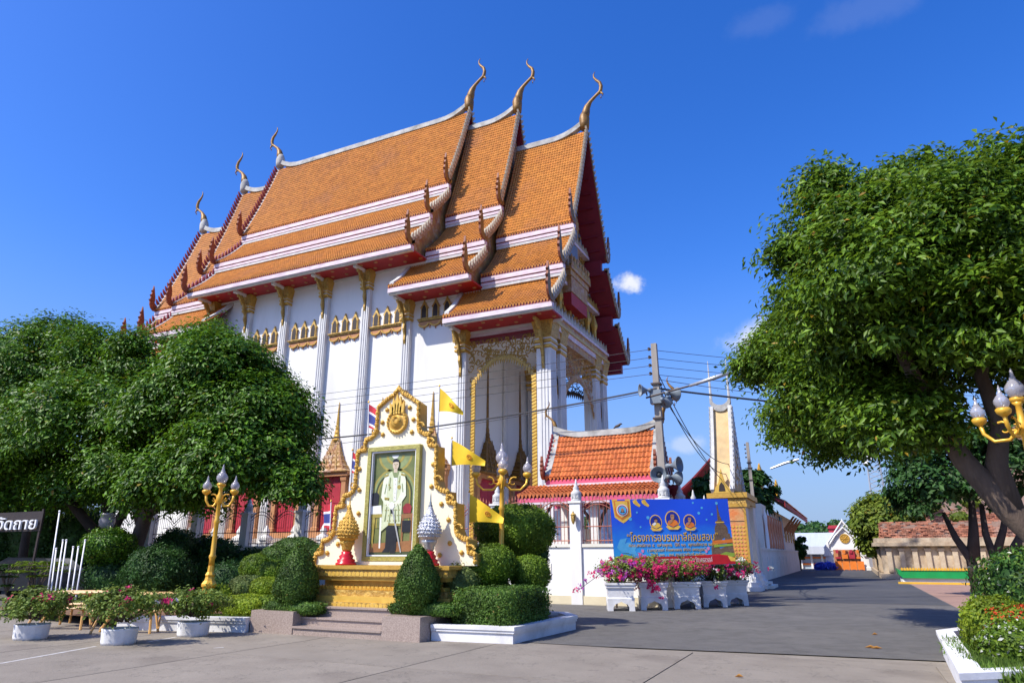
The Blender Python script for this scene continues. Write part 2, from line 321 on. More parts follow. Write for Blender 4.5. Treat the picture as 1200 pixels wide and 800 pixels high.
# ------------------------------------------------------------------ foliage
RNG = np.random.default_rng(11)
def leaf_mesh(name, pos, nrm, size, mtl, parent=None, aspect=.42, droop=.0, extra=None, jitter=.35, tipdir=None, mats=None, mi=None, spread=.45):
    """one mesh of folded, pointed leaves at pos facing about nrm"""
    n = len(pos); pos = np.asarray(pos, float); nrm = np.asarray(nrm, float)
    nrm = nrm + RNG.normal(0, jitter, (n,3)); nrm /= np.linalg.norm(nrm, axis=1)[:,None] + 1e-9
    t = RNG.normal(0, 1, (n,3)) if tipdir is None else tipdir + RNG.normal(0, spread, (n,3))
    t[:,2] -= droop; t -= nrm * np.sum(t*nrm, axis=1)[:,None]; t /= np.linalg.norm(t, axis=1)[:,None] + 1e-9
    b = np.cross(nrm, t); L = (size * RNG.uniform(.65, 1.3, n))[:,None]; W = L * aspect
    v = np.empty((n,4,3)); v[:,0] = pos - t*L*.5; v[:,1] = pos - b*W*.5 + nrm*W*.22 - t*L*.03; v[:,2] = pos + t*L*.5 - nrm*L*.08; v[:,3] = pos + b*W*.5 + nrm*W*.22 - t*L*.03
    v = v.reshape(-1,3); base = (np.arange(n)*4)[:,None]
    f = np.concatenate([base + np.array([[0,2,1]]), base + np.array([[0,3,2]])], axis=1).reshape(-1,3)
    pm = None if mi is None else np.repeat(np.asarray(mi), 2)
    if extra is not None:
        ev, ef = extra; ef = np.asarray(ef) + len(v); v = np.concatenate([v, np.asarray(ev)]); f = np.concatenate([f, ef])
        if pm is not None: pm = np.concatenate([pm, np.zeros(len(ef), int)])
    off = np.array(parent_origin(parent)) if parent is not None else np.zeros(3)
    v = v - off
    me = bpy.data.meshes.new(name); me.vertices.add(len(v)); me.vertices.foreach_set('co', v.ravel())
    me.loops.add(len(f)*3); me.loops.foreach_set('vertex_index', f.ravel().astype(np.int32))
    me.polygons.add(len(f)); me.polygons.foreach_set('loop_start', np.arange(0, len(f)*3, 3, dtype=np.int32))
    for mm in (mats or [mtl]): me.materials.append(mm)
    if pm is not None: me.polygons.foreach_set('material_index', pm.astype(np.int32))
    me.update(); me.validate()
    o = bpy.data.objects.new(name, me); COL.objects.link(o)
    if parent is not None: o.parent = parent
    return o
def sph(n):
    d = RNG.normal(0,1,(n,3)); return d / np.linalg.norm(d,axis=1)[:,None]
def crown(blobs, clumps, per, cr, flat=.65, inner=.16, lo=-.75, sep=0.):
    """leaf positions/normals in clumps near the skin of overlapping ellipsoids (cx,cy,cz,rx,ry,rz)"""
    B = np.array(blobs, float); area = (B[:,3]*B[:,4] + B[:,4]*B[:,5] + B[:,3]*B[:,5]); pr = area/area.sum()
    C = []; N = []; tries = 0; K = np.full((clumps,3),1e6)
    while len(C) < clumps and tries < clumps*25:
        tries += 1; k = RNG.choice(len(B), p=pr); d = sph(1)[0]
        if d[2] < lo: continue
        inn = RNG.random() < inner; r = RNG.uniform(.45,.8) if inn else RNG.uniform(.80,1.04) + .05*math.sin(7*d[0]+3*k)*math.sin(6*d[1]+k)
        p = B[k,:3] + d*B[k,3:]*r
        if not inn:
            q = (p - B[:,:3]) / B[:,3:]; q = np.linalg.norm(q,axis=1); q[k] = 9
            if (q < .80).any(): continue
            if sep and (np.sum((K-p)**2,axis=1) < (sep*cr*(.7+.6*RNG.random()))**2).any(): continue
            K[len(C)] = p
        g = d / B[k,3:]; C.append(p); N.append(g/np.linalg.norm(g))
    C = np.array(C); N = np.array(N); m = len(C)
    rr = cr * RNG.uniform(.7,1.4,(m,1))
    L = RNG.normal(0,1,(m,per,3)) * rr[:,None,:] * .55; L[:,:,2] *= flat
    # each clump is a shallow dome: leaves sit on its upper/outer side
    h = np.sqrt(np.maximum(0, 1 - (np.linalg.norm(L[:,:,:2],axis=2)/(rr*1.3))**2)) * rr * .45
    L *= np.minimum(1, 1.5*rr[:,None,:]/(np.linalg.norm(L,axis=2)[:,:,None]+1e-6)); P = C[:,None,:] + L; P[:,:,2] += h
    nn = N[:,None,:]*.55 + np.array([0,0,.75]) + L/rr[:,None,:]*.45
    tip = L/rr[:,None,:] + N[:,None,:]*.6
    return P.reshape(-1,3), nn.reshape(-1,3), tip.reshape(-1,3)
def blobcore(c, r, seed=0, nu=18, nv=11, amp=.08, power=2.0):
    """closed lumpy core so clipped plants are solid inside (tri list)"""
    v = []; f = []
    for i in range(nv+1):
        th = math.pi*i/nv
        for j in range(nu):
            ph = 2*math.pi*j/nu; d = np.array([math.sin(th)*math.cos(ph), math.sin(th)*math.sin(ph), math.cos(th)])
            if power != 2: d = d / (np.sum(np.abs(d)**power)**(1/power))
            k = 1 + amp*math.sin(5*d[0]+seed)*math.sin(6*d[1]+2*seed)*math.cos(4*d[2]+seed)
            v.append(np.array(c) + d*np.array(r)*k)
    for i in range(nv):
        for j in range(nu):
            a, b, cc, dd = i*nu+j, i*nu+(j+1)%nu, (i+1)*nu+(j+1)%nu, (i+1)*nu+j
            f += [(a,dd,cc),(a,cc,b)]
    return np.array(v), np.array(f)
def bush(name, c, r, n, size, mtl, power=2.0, amp=.06, jitter=.5, loose=.03, parent=None, cone=0, mats=None, frac=None, aspect=.5):
    """clipped shrub: leaves over a superellipsoid, with a solid core; cone>0 narrows the top"""
    d = sph(n)
    if power != 2: d = d / (np.sum(np.abs(d)**power,axis=1)**(1/power))[:,None]
    s = RNG.random()*6; k = 1 + amp*np.sin(5*d[:,0]+s)*np.sin(6*d[:,1]+2*s)*np.cos(4*d[:,2]+s) + RNG.normal(0,loose,n) - RNG.exponential(.02,n) + (RNG.random(n) < .05)*RNG.uniform(.02,.11,n)
    p = d*k[:,None]
    nrm = np.sign(d)*np.abs(d)**(power-1)/np.array(r); nrm /= np.linalg.norm(nrm,axis=1)[:,None]
    cv, cf = blobcore((0,0,0),(1,1,1),s,amp=amp,power=power); cv = cv*.93
    if cone:
        def tp(q): z = np.clip((q[:,2]+1)/2,0,1); f = (1-z**1.6*cone)*(.72+.28*np.sin(np.clip(z*2.4,0,1)*math.pi/2)); q = q.copy(); q[:,:2] *= f[:,None]; return q
        p = tp(p); cv = tp(cv)
    p = p*np.array(r) + np.array(c); cv = cv*np.array(r) + np.array(c)
    mi = None
    if mats: mi = RNG.choice(len(mats), size=n, p=frac)
    return leaf_mesh(name, p, nrm, size, mtl, parent, aspect=aspect, jitter=jitter, extra=(cv,cf), mats=mats, mi=mi)
def limb(mb, pts, r0, r1, n=8, wob=.04):
    k = len(pts); mb.tube(pts, [r0 + (r1-r0)*i/(k-1) for i in range(k)], n); return mb
M['carvebrown'] = mat('brown_gold_carving', (.36,.23,.10), (.24,.13,.06), 4, .6, bump=.6, bscale=10, c3=(.42,.36,.28), s3=3)
M['finside'] = mat('weathered_white_gold', (.42,.36,.27), (.28,.22,.15), 5, .6)
# ================================================================== SETTING
def sheet(name, poly, z, mtl, parent=None):
    b = MB(); n = len(poly); b.add([(x,y,z) for x,y in poly], [tuple(range(n))]); return b.build(name, mtl, parent)
gnd = kind(sheet('ground', [(-1800,-300),(1800,-300),(1800,2400),(-1800,2400)], -.014, M['concrete']), 'structure')
slab = None; SW = 3.6
for i in range(-13, 4):
    for j in range(-1, 4):
        x0 = i*SW + .9; y0 = j*SW - 1.45 + .0
        if slab is None:
            b = MB(); g = .012; b.box(g, SW-g, g, SW-g, -.013, 0); slab = b.build('concrete_slab', M['concrete'], gnd, world=False); o = slab
        else:
            o = slab.copy(); COL.objects.link(o); o.parent = gnd
        o.location = (x0, y0, 0)
        o.rotation_euler = (0,0,0)
road = kind(sheet('road', [(-60,12.7),(-4.45,12.98),(-1.5,13.36),(2.2,13.7),(2.2,17.6),(2.75,18.2),(2.75,92),(-60,92)], .004, M['asphalt']), 'structure')
kind(sheet('resurfaced_road', [(-5.2,27.2),(2.7,28.2),(2.7,92),(-5.2,92)], .008, M['asphalt_new']), 'structure')
kind(sheet('pavement', [(2.75,18.2),(40,18.2),(40,53),(2.75,53)], .006, M['pave']), 'structure')
kind(sheet('sandy_verge', [(1.2,53.0),(30,53.0),(30,56.8),(1.2,56.8)], .007, M['sand']), 'structure')
b = MB()
for (u0,v0,u1,v1) in ((0,777,112,757),(172,752,206,746),(215,743,262,737),(250,759,262,758)):
    p, q = PG(u0,v0), PG(u1,v1); d = (q-p).normalized(); s = Vector((-d.y,d.x,0))*.04
    b.add([(p-s)[:2]+(.003,) if False else (p.x-s.x,p.y-s.y,.003),(q.x-s.x,q.y-s.y,.003),(q.x+s.x,q.y+s.y,.003),(p.x+s.x,p.y+s.y,.003)], [(0,1,2,3)])
kind(b.build('parking_line_marking', mat('worn_white_line', (.55,.54,.52), (.38,.34,.30), 6, .9), None), 'structure')
b = MB(); rr = random.Random(3)
hx = -900
prof = []
for i in range(61):
    x = -900 + i*30; h = 30 + 9*math.sin(i*.55+1) + 6*math.sin(i*1.3) + 3*math.sin(i*2.9)
    if 31 <= i <= 36: h += 6
    prof.append((x, h))
vs = []; fs = []
for k,(dy,s) in enumerate(((0,.0),(40,.55),(90,1.0),(150,.8))):
    for x,h in prof: vs.append((x, 520+dy+.12*abs(x)*.3, max(-1,h*s + (rr.uniform(-2,2) if s>0 else -1))))
n = len(prof)
for k in range(3):
    for i in range(n-1): fs.append((k*n+i, k*n+i+1, (k+1)*n+i+1, (k+1)*n+i))
b.add(vs, fs); hill = kind(b.build('hills', M['hill'], None, smooth=True), 'structure')

# ================================================================== TEMPLE
YW = 32.0; YR = 36.7; YE = 30.0
temple = thing('temple_hall', 'tall white Thai temple hall with three-tiered orange tiled roofs and gold finials', 'temple', (-29, YR, 0))
T = temple
def mirr(y): return 2*YR - y
def curve(p0, p1, sag=.0, n=8):
    """slope from top p0 to bottom p1 (y,z), sagging like a Thai roof"""
    out = []
    for i in range(n+1):
        t = i/n; y = p0[0] + (p1[0]-p0[0])*t; z = p0[1] + (p1[1]-p0[1])*t - sag*math.sin(math.pi*t)
        out.append((y,z))
    return out
def resample(pr, step):
    d = [0]
    for i in range(1,len(pr)): d.append(d[-1] + math.hypot(pr[i][0]-pr[i-1][0], pr[i][1]-pr[i-1][1]))
    n = max(2, round(d[-1]/step)); out = []
    for k in range(n+1):
        s = d[-1]*k/n; i = 0
        while i < len(d)-2 and d[i+1] < s: i += 1
        t = (s-d[i])/(d[i+1]-d[i]); out.append((pr[i][0]+(pr[i+1][0]-pr[i][0])*t, pr[i][1]+(pr[i+1][1]-pr[i][1])*t))
    return out
def tiles(mb, pr, xa, xb, tw=.21, step=.3, h=.055, swap=False, pend=True, lift=.045):
    rows = resample(pr, step); nc = max(1, round((xb-xa)/tw)); tw = (xb-xa)/nc
    def P(x,y,z): return (y,x,z) if swap else (x,y,z)
    for r in range(len(rows)-1):
        (y0,z0),(y1,z1) = rows[r], rows[r+1]; dy, dz = y1-y0, z1-z0; L = math.hypot(dy,dz)
        ny, nz = (-dz/L, dy/L) if dy > 0 else (dz/L, -dy/L)
        if nz < 0: ny, nz = -ny, -nz
        dy *= 1.12; dz *= 1.12
        for c in range(nc):
            x = xa + c*tw; j = lift*(.8+.4*random.random())
            vs = []
            for (yy,zz,lf) in ((y0,z0,0.0),(y0+dy,z0+dz,j)):
                for fx,hh in ((0,0),(.5,h),(1,0)):
                    vs.append(P(x+fx*tw, yy+ny*(lf+hh), zz+nz*(lf+hh)))
            fs = [(0,1,4,3),(1,2,5,4)]
            if pend and r == len(rows)-2:
                vs.append(P(x+.5*tw, y0+dy*1.02, z0+dz-.16)); fs.append((3,4,5,6))
            mb.add(vs, fs)
def slab_from(pr, xa, xb, th, mb, m=0, swap=False):
    def P(x,y,z): return (y,x,z) if swap else (x,y,z)
    n = len(pr); vs = []
    for x in (xa,xb):
        for (y,z) in pr: vs.append(P(x,y,z-.02))
        for (y,z) in pr: vs.append(P(x,y,z-th))
    fs = []
    for i in range(n-1):
        fs += [(i,i+1,2*n+i+1,2*n+i),(n+i,3*n+i,3*n+i+1,n+i+1),(i,n+i,n+i+1,i+1),(2*n+i,2*n+i+1,3*n+i+1,3*n+i)]
    fs += [(n-1,2*n-1,4*n-1,3*n-1),(0,2*n,3*n,n)]
    mb.add(vs, fs, m)
def fins(mb, pr, x, out, step=.36, size=.42, th=.12, w=.22):
    """row of leaf-shaped fins standing on a gable edge; +out is the gable's outward X direction"""
    pts = resample(pr, step)
    for i in range(len(pts)-1):
        (y0,z0),(y1,z1) = pts[i], pts[i+1]; dy, dz = y1-y0, z1-z0; L = math.hypot(dy,dz); dy/=L; dz/=L
        sgn = 1 if (-dz*1) * (1 if dy<0 else -1) else 1
        ny, nz = -dz, dy
        if nz < 0: ny, nz = dz, -dy
        o = Vector((x, (y0+y1)/2, (z0+z1)/2)); U = Vector((0,-dy,-dz)); V = Vector((0,ny,nz))  # U points uphill
        poly = [(-w*.5,0),(w*.5,0),(w*.62,size*.45),(w*.95,size*1.0),(w*.25,size*.75),(-w*.4,size*.35)]
        mb.prism(poly, o, U, V, (th*out,0,0), 1, 0)
def hang(mb, y, z, sgn, x, out, s=1.0, th=.16):
    """flame-shaped upturned finial at the foot of a tier; sgn = outward Y direction"""
    poly = [(-.45,-.05),(-.1,-.28),(.30,-.30),(.62,-.05),(.78,.30),(.80,.62),(.94,.78),(.80,.86),(.76,1.12),(.90,1.30),(.75,1.38),(.70,1.62),(.82,1.78),(.68,1.88),(.62,2.35),(.50,1.95),(.40,1.55),(.30,1.2),(.26,.8),(.30,.5),(.18,.25),(-.05,.22),(-.35,.3)]
    mb.prism([(a*s,b_*s) for a,b_ in poly], (x,y,z), (0,sgn,0), (0,0,1), (th*out,0,0), 0, 1)
def chofa(name, x, z, out, s=1.0, y=None, parent=None, m=None, base_m=None, sub=None):
    y = YR if y is None else y
    pts = [(0,-.1),(.05,.35),(.16,.75),(.42,1.15),(.85,1.52),(1.12,1.70),(1.20,1.86),(1.24,2.15),(1.15,2.50),(.90,2.78),(.74,3.05),(.72,3.30),(.84,3.52)]
    rad = [.26,.30,.23,.13,.105,.12,.14,.135,.12,.095,.065,.045,.015]
    b = MB(); b.tube([(x+out*a*s, y, z+c*s) for a,c in pts], [r*s for r in rad], 8)
    b.tube([(x+out*1.2*s,y,z+1.66*s),(x+out*1.36*s,y,z+1.48*s),(x+out*1.32*s,y,z+1.30*s)], [.1*s,.05*s,.012*s], 6)   # beak
    b.tube([(x+out*1.2*s,y,z+1.42*s),(x+out*1.2*s,y,z+1.18*s)], [.014*s,.05*s], 5)                                  # bell
    return b.build(name, m or M['bronze'], parent or T, smooth=True)
SECT = {
 'main': dict(xr=-20.75, xl=-39.1, ridge=32.2, t=[((YR,32.1),(33.95,25.0)),((34.15,24.2),(31.85,21.85)),((32.1,21.05),(YE,18.95))]),
 'mid':  dict(xr=-16.9, xl=-42.9, ridge=30.8, t=[((YR,30.7),(33.95,22.5)),((34.15,21.7),(31.8,19.2)),((32.1,18.40),(YE,16.42))]),
 'low':  dict(xr=-12.05, xl=-47.2, ridge=28.0, t=[((YR,27.9),(33.6,20.05)),((33.8,19.25),(31.72,16.8)),((32.0,16.0),(YE,14.02))]),
}
SAG = (.35,.16,.12)
def roof_run(sec, x0, x1, ends, back=True, starts=None):
    """one stretch of stepped roof between x0 and x1; ends = list of (x, out) gable ends"""
    S = SECT[sec]; out_r = any(o > 0 for _,o in ends)
    for k,(a,c) in enumerate(S['t']):
        xa, xb = x0, x1
        if starts:
            if starts[0] == 'l': xa = starts[1][k]
            else: xb = starts[1][k]
        pr = curve(a, c, SAG[k])
        for side in ((0,1) if back else (0,)):
            p = pr if side == 0 else [(mirr(y),z) for y,z in pr]; sg = -1 if side == 0 else 1
            b = MB(); tiles(b, p, xa, xb, .175 if side == 0 else .42, .25 if side == 0 else .6, h=.05, lift=.032); kind(b.build('roof_tiles', M['tile'], T), 'stuff')
            b = MB(); slab_from(p, xa, xb, .22, b); b.build('roof_deck', M['maroon'], T)
            yb, zb = p[-1]
            # fascia under the tiles: white board, dark red line, white board
            last = (k == 2); dep = .16
            hgt = .46 if last else .78
            def strip(z0,z1,proud,mm,nm):
                q = MB(); ya = yb - sg*.30; yc = yb - sg*.02 + sg*proud
                q.box(xa+.02, xb-(1.5 if side == 1 and sec == 'low' and out_r else .02), min(ya,yc), max(ya,yc), z0, z1); q.build(nm, mm, T)
            zt = zb - .10
            if side == 1 and sec == 'low' and out_r:
                q = MB(); q.box(xb-1.49, xb-.36, yb-.35, yb-.03, zt-hgt-.25, zt); q.build('overhang_fascia', M['maroon'], T)
            strip(zt-.10, zt, .0, M['purple'], 'fascia_moulding')
            strip(zt-.36, zt-.105, .05, M['fascia'], 'fascia_board')
            if not last:
                strip(zt-.44, zt-.365, .0, M['purple'], 'fascia_moulding')
                strip(zt-.60, zt-.445, .03, M['fascia'], 'fascia_board')
                strip(zt-hgt, zt-.605, .0, M['verge'], 'fascia_flashing')
            else:
                strip(zt-.44, zt-.345, -.04, M['verge'], 'fascia_board')
            for (x,out) in ends:
                b = MB(); hang(b, yb, zb+.05, sg, x-out*.1, out, .76, .12); b.build('hang_hong_finial', [M['rust'], M['bronze']], T)
                b = MB(); fins(b, p, x-out*.06, out); kind(b.build('gable_fins', [M['fin'], M['finside']] if out > 0 else [M['fin'], M['maroon']], T), 'stuff')
                # bargeboard: raised verge strip along the slope
                n = len(p); b = MB(); vs = []
                for (y,z) in p:
                    for xx,zz in ((x-out*.22,-.05),(x-out*.22,.13),(x+out*.02,.13),(x+out*.02,-.26)): vs.append((xx,y,z+zz))
                fs = [(i*4+j, i*4+(j+1)%4, (i+1)*4+(j+1)%4, (i+1)*4+j) for i in range(n-1) for j in range(4)] + [(0,1,2,3),(n*4-1,n*4-2,n*4-3,n*4-4)]
                b.add(vs, fs); b.build('bargeboard', M['carvebrown'] if out > 0 else M['verge'], T)
    # ridge cap sweeping up to each finial
    b = MB(); N = 26; vs = []
    for i in range(N+1):
        x = x0 + (x1-x0)*i/N; z = S['ridge']
        for (xe,out) in ends:
            d = abs(xe-x)
            if d < 2.6: z += .95*((2.6-d)/2.6)**2.2
        for y,zz in ((-.2,-.35),(-.15,.05),(.15,.05),(.2,-.35)): vs.append((x, YR+y, z+zz))
    fs = [(i*4+j, i*4+(j+1)%4, (i+1)*4+(j+1)%4, (i+1)*4+j) for i in range(N) for j in range(4)] + [(3,2,1,0),(N*4,N*4+1,N*4+2,N*4+3)]
    b.add(vs, fs); b.build('ridge_cap', M['ridge'], T)
    for (xe,out) in ends:
        chofa('chofa_finial', xe-out*.12, S['ridge']+1.0, out, .93)
        b = MB(); b.lathe((xe-out*.2, YR, S['ridge']+.1), [(.30,0),(.34,.35),(.36,.75),(.28,1.05),(.2,1.2)], 8); b.build('finial_base', M['ridge'] if out < 0 else M['bronze'], T, smooth=True)
roof_run('main', SECT['main']['xl'], SECT['main']['xr'], [(SECT['main']['xr'],1),(SECT['main']['xl'],-1)])
roof_run('mid', -20.9, SECT['mid']['xr'], [(SECT['mid']['xr'],1)], starts=('l',(-20.95,-20.95,-22.25)))
roof_run('low', -17.1, SECT['low']['xr'], [(SECT['low']['xr'],1)], starts=('l',(-17.1,-17.1,-18.5)))
roof_run('mid', SECT['mid']['xl'], -39.0, [(SECT['mid']['xl'],-1)], starts=('r',(-38.95,-38.95,-36.9)))
roof_run('low', SECT['low']['xl'], -42.8, [(SECT['low']['xl'],-1)], starts=('r',(-42.8,-42.8,-41.2)))
# curved white verge closing the inner ends of the lowest tiers
for sec, x, d in (('mid',-22.25,-1),('low',-18.5,-1),('mid',-36.9,1),('low',-41.2,1)):
    a, c = SECT[sec]['t'][2]; pr = curve(a, c, SAG[2]); b = MB(); n = len(pr); vs = []
    for i,(y,z) in enumerate(pr):
        t = i/(n-1); xx = x - d*.25*math.sin(t*math.pi/2)
        for dx,dz in ((-.14,-.12),(-.14,.2),(.14,.2),(.14,-.12)): vs.append((xx+dx,y,z+dz))
    fs = [(i*4+j, i*4+(j+1)%4, (i+1)*4+(j+1)%4, (i+1)*4+j) for i in range(n-1) for j in range(4)] + [(0,1,2,3),(n*4-1,n*4-2,n*4-3,n*4-4)]
    b.add(vs, fs); b.build('verge_moulding', M['verge'], T)
# gable walls of the upper sections
for sec, x, out in (('main',-20.75,1),('mid',-16.9,1),('main',-39.1,-1),('mid',-42.9,-1),('low',-47.2,-1)):
    S = SECT[sec]; pl = []
    for a,c in S['t']: pl += [(a[0],a[1]-.25),(c[0]+.12,c[1]-.25)]
    pl = [(YR,S['t'][0][0][1]-.3)] + pl[1:]; poly = [(y,z) for y,z in pl] + [(mirr(y),z) for y,z in reversed(pl[1:])]
    b = MB(); b.prism(poly, (x-out*.5,0,0), (0,1,0), (0,0,1), (-out*.15,0,0)); b.build('gable_wall', M['carve'], T)
# ---- hall body
def part(nm, m, smooth=False):
    class _C:
        def __enter__(s): s.b = MB(); return s.b
        def __exit__(s,*a): s.o = s.b.build(nm, m, T, smooth)
    return _C()
ZM, ZD, ZF = 18.5, 15.98, 13.56        # soffit levels: main, middle, porch
YB = 41.5
b = MB(); b.box(-38.6,-20.95,YW,YB,2.2,ZM+.4); b.build('hall_wall', M['white'], T)
b = MB(); b.box(-20.95,-18.4,YW,YB,2.2,ZD+.4); b.build('hall_wall', M['white'], T)
b = MB(); b.box(-42.6,-38.6,YW+.02,YB,2.2,ZD+.4); b.box(-46.6,-42.6,YW+.02,YB,2.2,ZF+.4); b.build('hall_wall', M['white'], T)
# soffits
for xa,xb,z in ((-39.0,-20.85,ZM),(-22.1,-17.0,ZD),(-18.4,-12.3,ZF),(-42.8,-37,ZD),(-47,-41.3,ZF)):
    b = MB(); b.box(xa,xb,YE+.32,YW-.002,z,z+.1); b.build('soffit', M['crimson'], T)
    b = MB(); b.box(xa,xb,YW-.09,YW-.003,z-.14,z-.004); b.build('cornice', M['pillar'], T)
    x = xa+.9
    while x < xb-.5:
        for yy in (30.75,31.45):
            b = MB(); b.dlathe((x,yy,z-.001),(0,0,-1),[(.12,0),(.11,.03),(.04,.05)],8); b.build('soffit_rosette', M['tan'], T)
            x += .55
PIL = [(-35.05,ZM),(-31.7,ZM),(-28.4,ZM),(-25.12,ZM),(-22.06,ZD),(-18.25,ZF)]
LP = [(-38.35,ZM)]
def pilaster(x, z, wd=.56, y=YW, bracket=True):
    p = MB(); p.box(x-wd/2,x+wd/2,y-.30,y-.003,2.2,z-.004)
    o = p.build('pilaster', M['pillar'], T)
    q = MB()
    for dx in (-.16,0,.16): q.box(x+dx-.045,x+dx+.045,y-.345,y-.303,2.6,z-1.25)
    q.build('flute', M['pillar'], o)
    q = MB(); q.lathe((x,y-.16,z-1.22),[(.30,0),(.34,.05),(.34,.14),(.29,.17),(.29,.22),(.35,.27),(.35,.36),(.30,.40),(.33,.55),(.44,1.05),(.46,1.21)],4,sq=True)
    c = q.build('capital', M['gold'], o)
    q = MB()
    for zz in (.18,.37): q.cbox((x,y-.16,z-1.22+zz),.62,.62,.05)
    q.build('capital_ring', M['pillar'], c)
    q = MB()
    for i in range(5):
        dx = -.3+i*.15; q.prism([(-.07,0),(.07,0),(.085,.5),(0,.62),(-.085,.5)],(x+dx*1.15,y-.56,z-.66),(1,0,0),(0,-.18,1),(0,.06,0))
    q.build('capital_petal', M['goldcarve'], c)
    q = MB(); q.box(x-.10,x+.10,YE+.4,y-.005,z-.20,z-.004); q.build('soffit_beam', M['pillar'], T)
    if bracket:
        poly = [(0,-2.5),(-.12,-2.2),(-.10,-1.9),(-.26,-1.55),(-.22,-1.25),(-.42,-.95),(-.46,-.6),(-.72,-.42),(-.86,-.16),(-1.02,-.18),(-1.05,0),(-.62,0),(-.5,-.12),(-.34,-.38),(-.2,-.8),(-.06,-1.2),(.02,-1.7)]
        q = MB(); q.prism([(a*.95,b_) for a,b_ in poly],(x-.06,y-.32,z-.20),(0,1,0),(0,0,1),(.12,0,0)); q.build('naga_bracket', M['goldcarve'], T)
    return o
for x,z in PIL: pilaster(x,z)
pilaster(-38.35,ZM)
def band_windows(xc, n=3, z0=14.2, wd=2.35):
    b = MB(); b.box(xc-wd/2,xc+wd/2,YW-.16,YW-.003,z0+.46,z0+.62); b.box(xc-wd/2-.04,xc+wd/2+.04,YW-.22,YW-.006,z0+.55,z0+.60)
    sill = b.build('sill_band', M['goldcarve'], T)
    b = MB()
    k = n
    for i in range(k):
        cx = xc - wd/2 + wd*(i+.5)/k; r = wd/k*.5
        out = [(cx-r+.02,z0+.42)] + [(cx + r*.85*math.cos(a), z0+.30-.22*math.sin(a)) for a in [math.pi - math.pi*j/8 for j in range(9)]] + [(cx+r-.02,z0+.42)]
        b.prism(out,(0,YW-.08,0),(1,0,0),(0,0,1),(0,.07,0))
        b.prism([(cx-.03,z0+.12),(cx+.03,z0+.12),(cx,z0-.08)],(0,YW-.09,0),(1,0,0),(0,0,1),(0,.08,0))
        b.prism([(cx+r-.06,z0+.42),(cx+r+.06,z0+.42),(cx+r,z0+.0)],(0,YW-.10,0),(1,0,0),(0,0,1),(0,.09,0))
    b.build('swag', M['tan'], sill)
    b = MB()
    for i in range(k):
        cx = xc - wd/2 + wd*(i+.5)/k
        for q in range(9):
            a0 = math.pi*(q+.5)/9; b.cbox((cx+wd/k*.4*math.cos(a0),YW-.11,z0+.27-.19*math.sin(a0)),.1,.05,.07)
    kind(b.build('swag_bead', M['gold'], sill),'stuff')
    for i in range(k):
        cx = xc - wd/2 + wd*(i+.5)/k
        b = MB(); b.prism([(-.22,0),(.22,0),(.2,.62),(.28,.66),(.16,.82),(.09,.95),(0,1.22),(-.09,.95),(-.16,.82),(-.28,.66),(-.2,.62)],(cx,YW-.14,z0+.62),(1,0,0),(0,0,1),(0,.135,0))
        fr = b.build('vent_window', M['goldcarve'], T)
        b = MB(); b.prism([(-.15,.04),(.15,.04),(.15,.58),(.09,.74),(0,.86),(-.09,.74),(-.15,.58)],(cx,YW-.152,z0+.62),(1,0,0),(0,0,1),(0,.01,0)); b.build('opening', M['dark'], fr)
xs = [-38.35,-35.05,-31.7,-28.4,-25.12,-22.06]
for a,c in zip(xs[:-1],xs[1:]): band_windows((a+c)/2)
band_windows(-20.15, 3, 14.2, 2.35)
def mondop(xc, y, z0, wd=1.5, face='y', zt=10.4, sub=None):
    """red shuttered opening in a gold frame under a stepped spire, half sunk in the wall"""
    def tr(b):
        if face == 'y': return b
        b.v = [(xc + -(vy-y)*1.0 , y + (vx-xc), vz) for vx,vy,vz in b.v]; return b
    root = MB(); 
    for s in (-1,1):
        root.lathe((xc+s*(wd/2+.18),y-.14,z0),[(.22,0),(.22,.25),(.15,.3),(.15,2.75),(.2,2.85),(.22,3.1)],4,sq=True)
    root.box(xc-wd/2-.5,xc+wd/2+.5,y-.42,y-.003,z0+3.1,z0+3.32)
    root.box(xc-wd/2-.45,xc+wd/2+.45,y-.40,y-.003,z0-.3,z0)
    r = tr(root).build('spired_window', M['tan'], T)
    for s in (-1,1):
        b = MB(); b.box(xc+(-wd/2 if s<0 else .015), xc+(-.015 if s<0 else wd/2), y-.12,y-.004,z0+.003,z0+3.09); b.box(xc+s*wd/4-.25,xc+s*wd/4+.25,y-.14,y-.121,z0+.3,z0+1.4); b.box(xc+s*wd/4-.25,xc+s*wd/4+.25,y-.14,y-.121,z0+1.6,z0+2.8)
        tr(b).build('shutter', M['reddoor'], r)
    b = MB(); z = z0+3.32; w = wd/2+.42; k = 0
    while k < 7:
        hh = .30 - .01*k
        b.lathe((xc,y-.05,z),[(w,0),(w*1.06,.06),(w*.98,.1),(w*.86,hh*.7),(w*.88,hh)],4,sq=True,sy=.42)
        for j in range(5):
            cx = xc - w*.8 + w*1.6*j/4; b.prism([(-.09,0),(.09,0),(0,.34)],(cx,y-.05-w*.42,z+.1),(1,0,0),(0,.1,1),(0,.05,0))
        z += hh*.98; w *= .80; k += 1
    tr(b).build('stepped_crown', sub or M['carve'], r)
    b = MB(); h = zt - z; b.lathe((xc,y-.05,z-.02),[(.20,0),(.24,.1),(.16,.2),(.19,.3),(.13,.42),(.15,.52),(.10,.7),(.115,.8),(.075,1.0),(.085,1.1),(.05,h*.72),(.02,h)],8)
    tr(b).build('spire', sub or M['gold'], r)
    return r
for a,c in zip(xs[:-1],xs[1:]): mondop((a+c)/2, YW, 2.85)
mondop(-20.15, YW, 2.85)
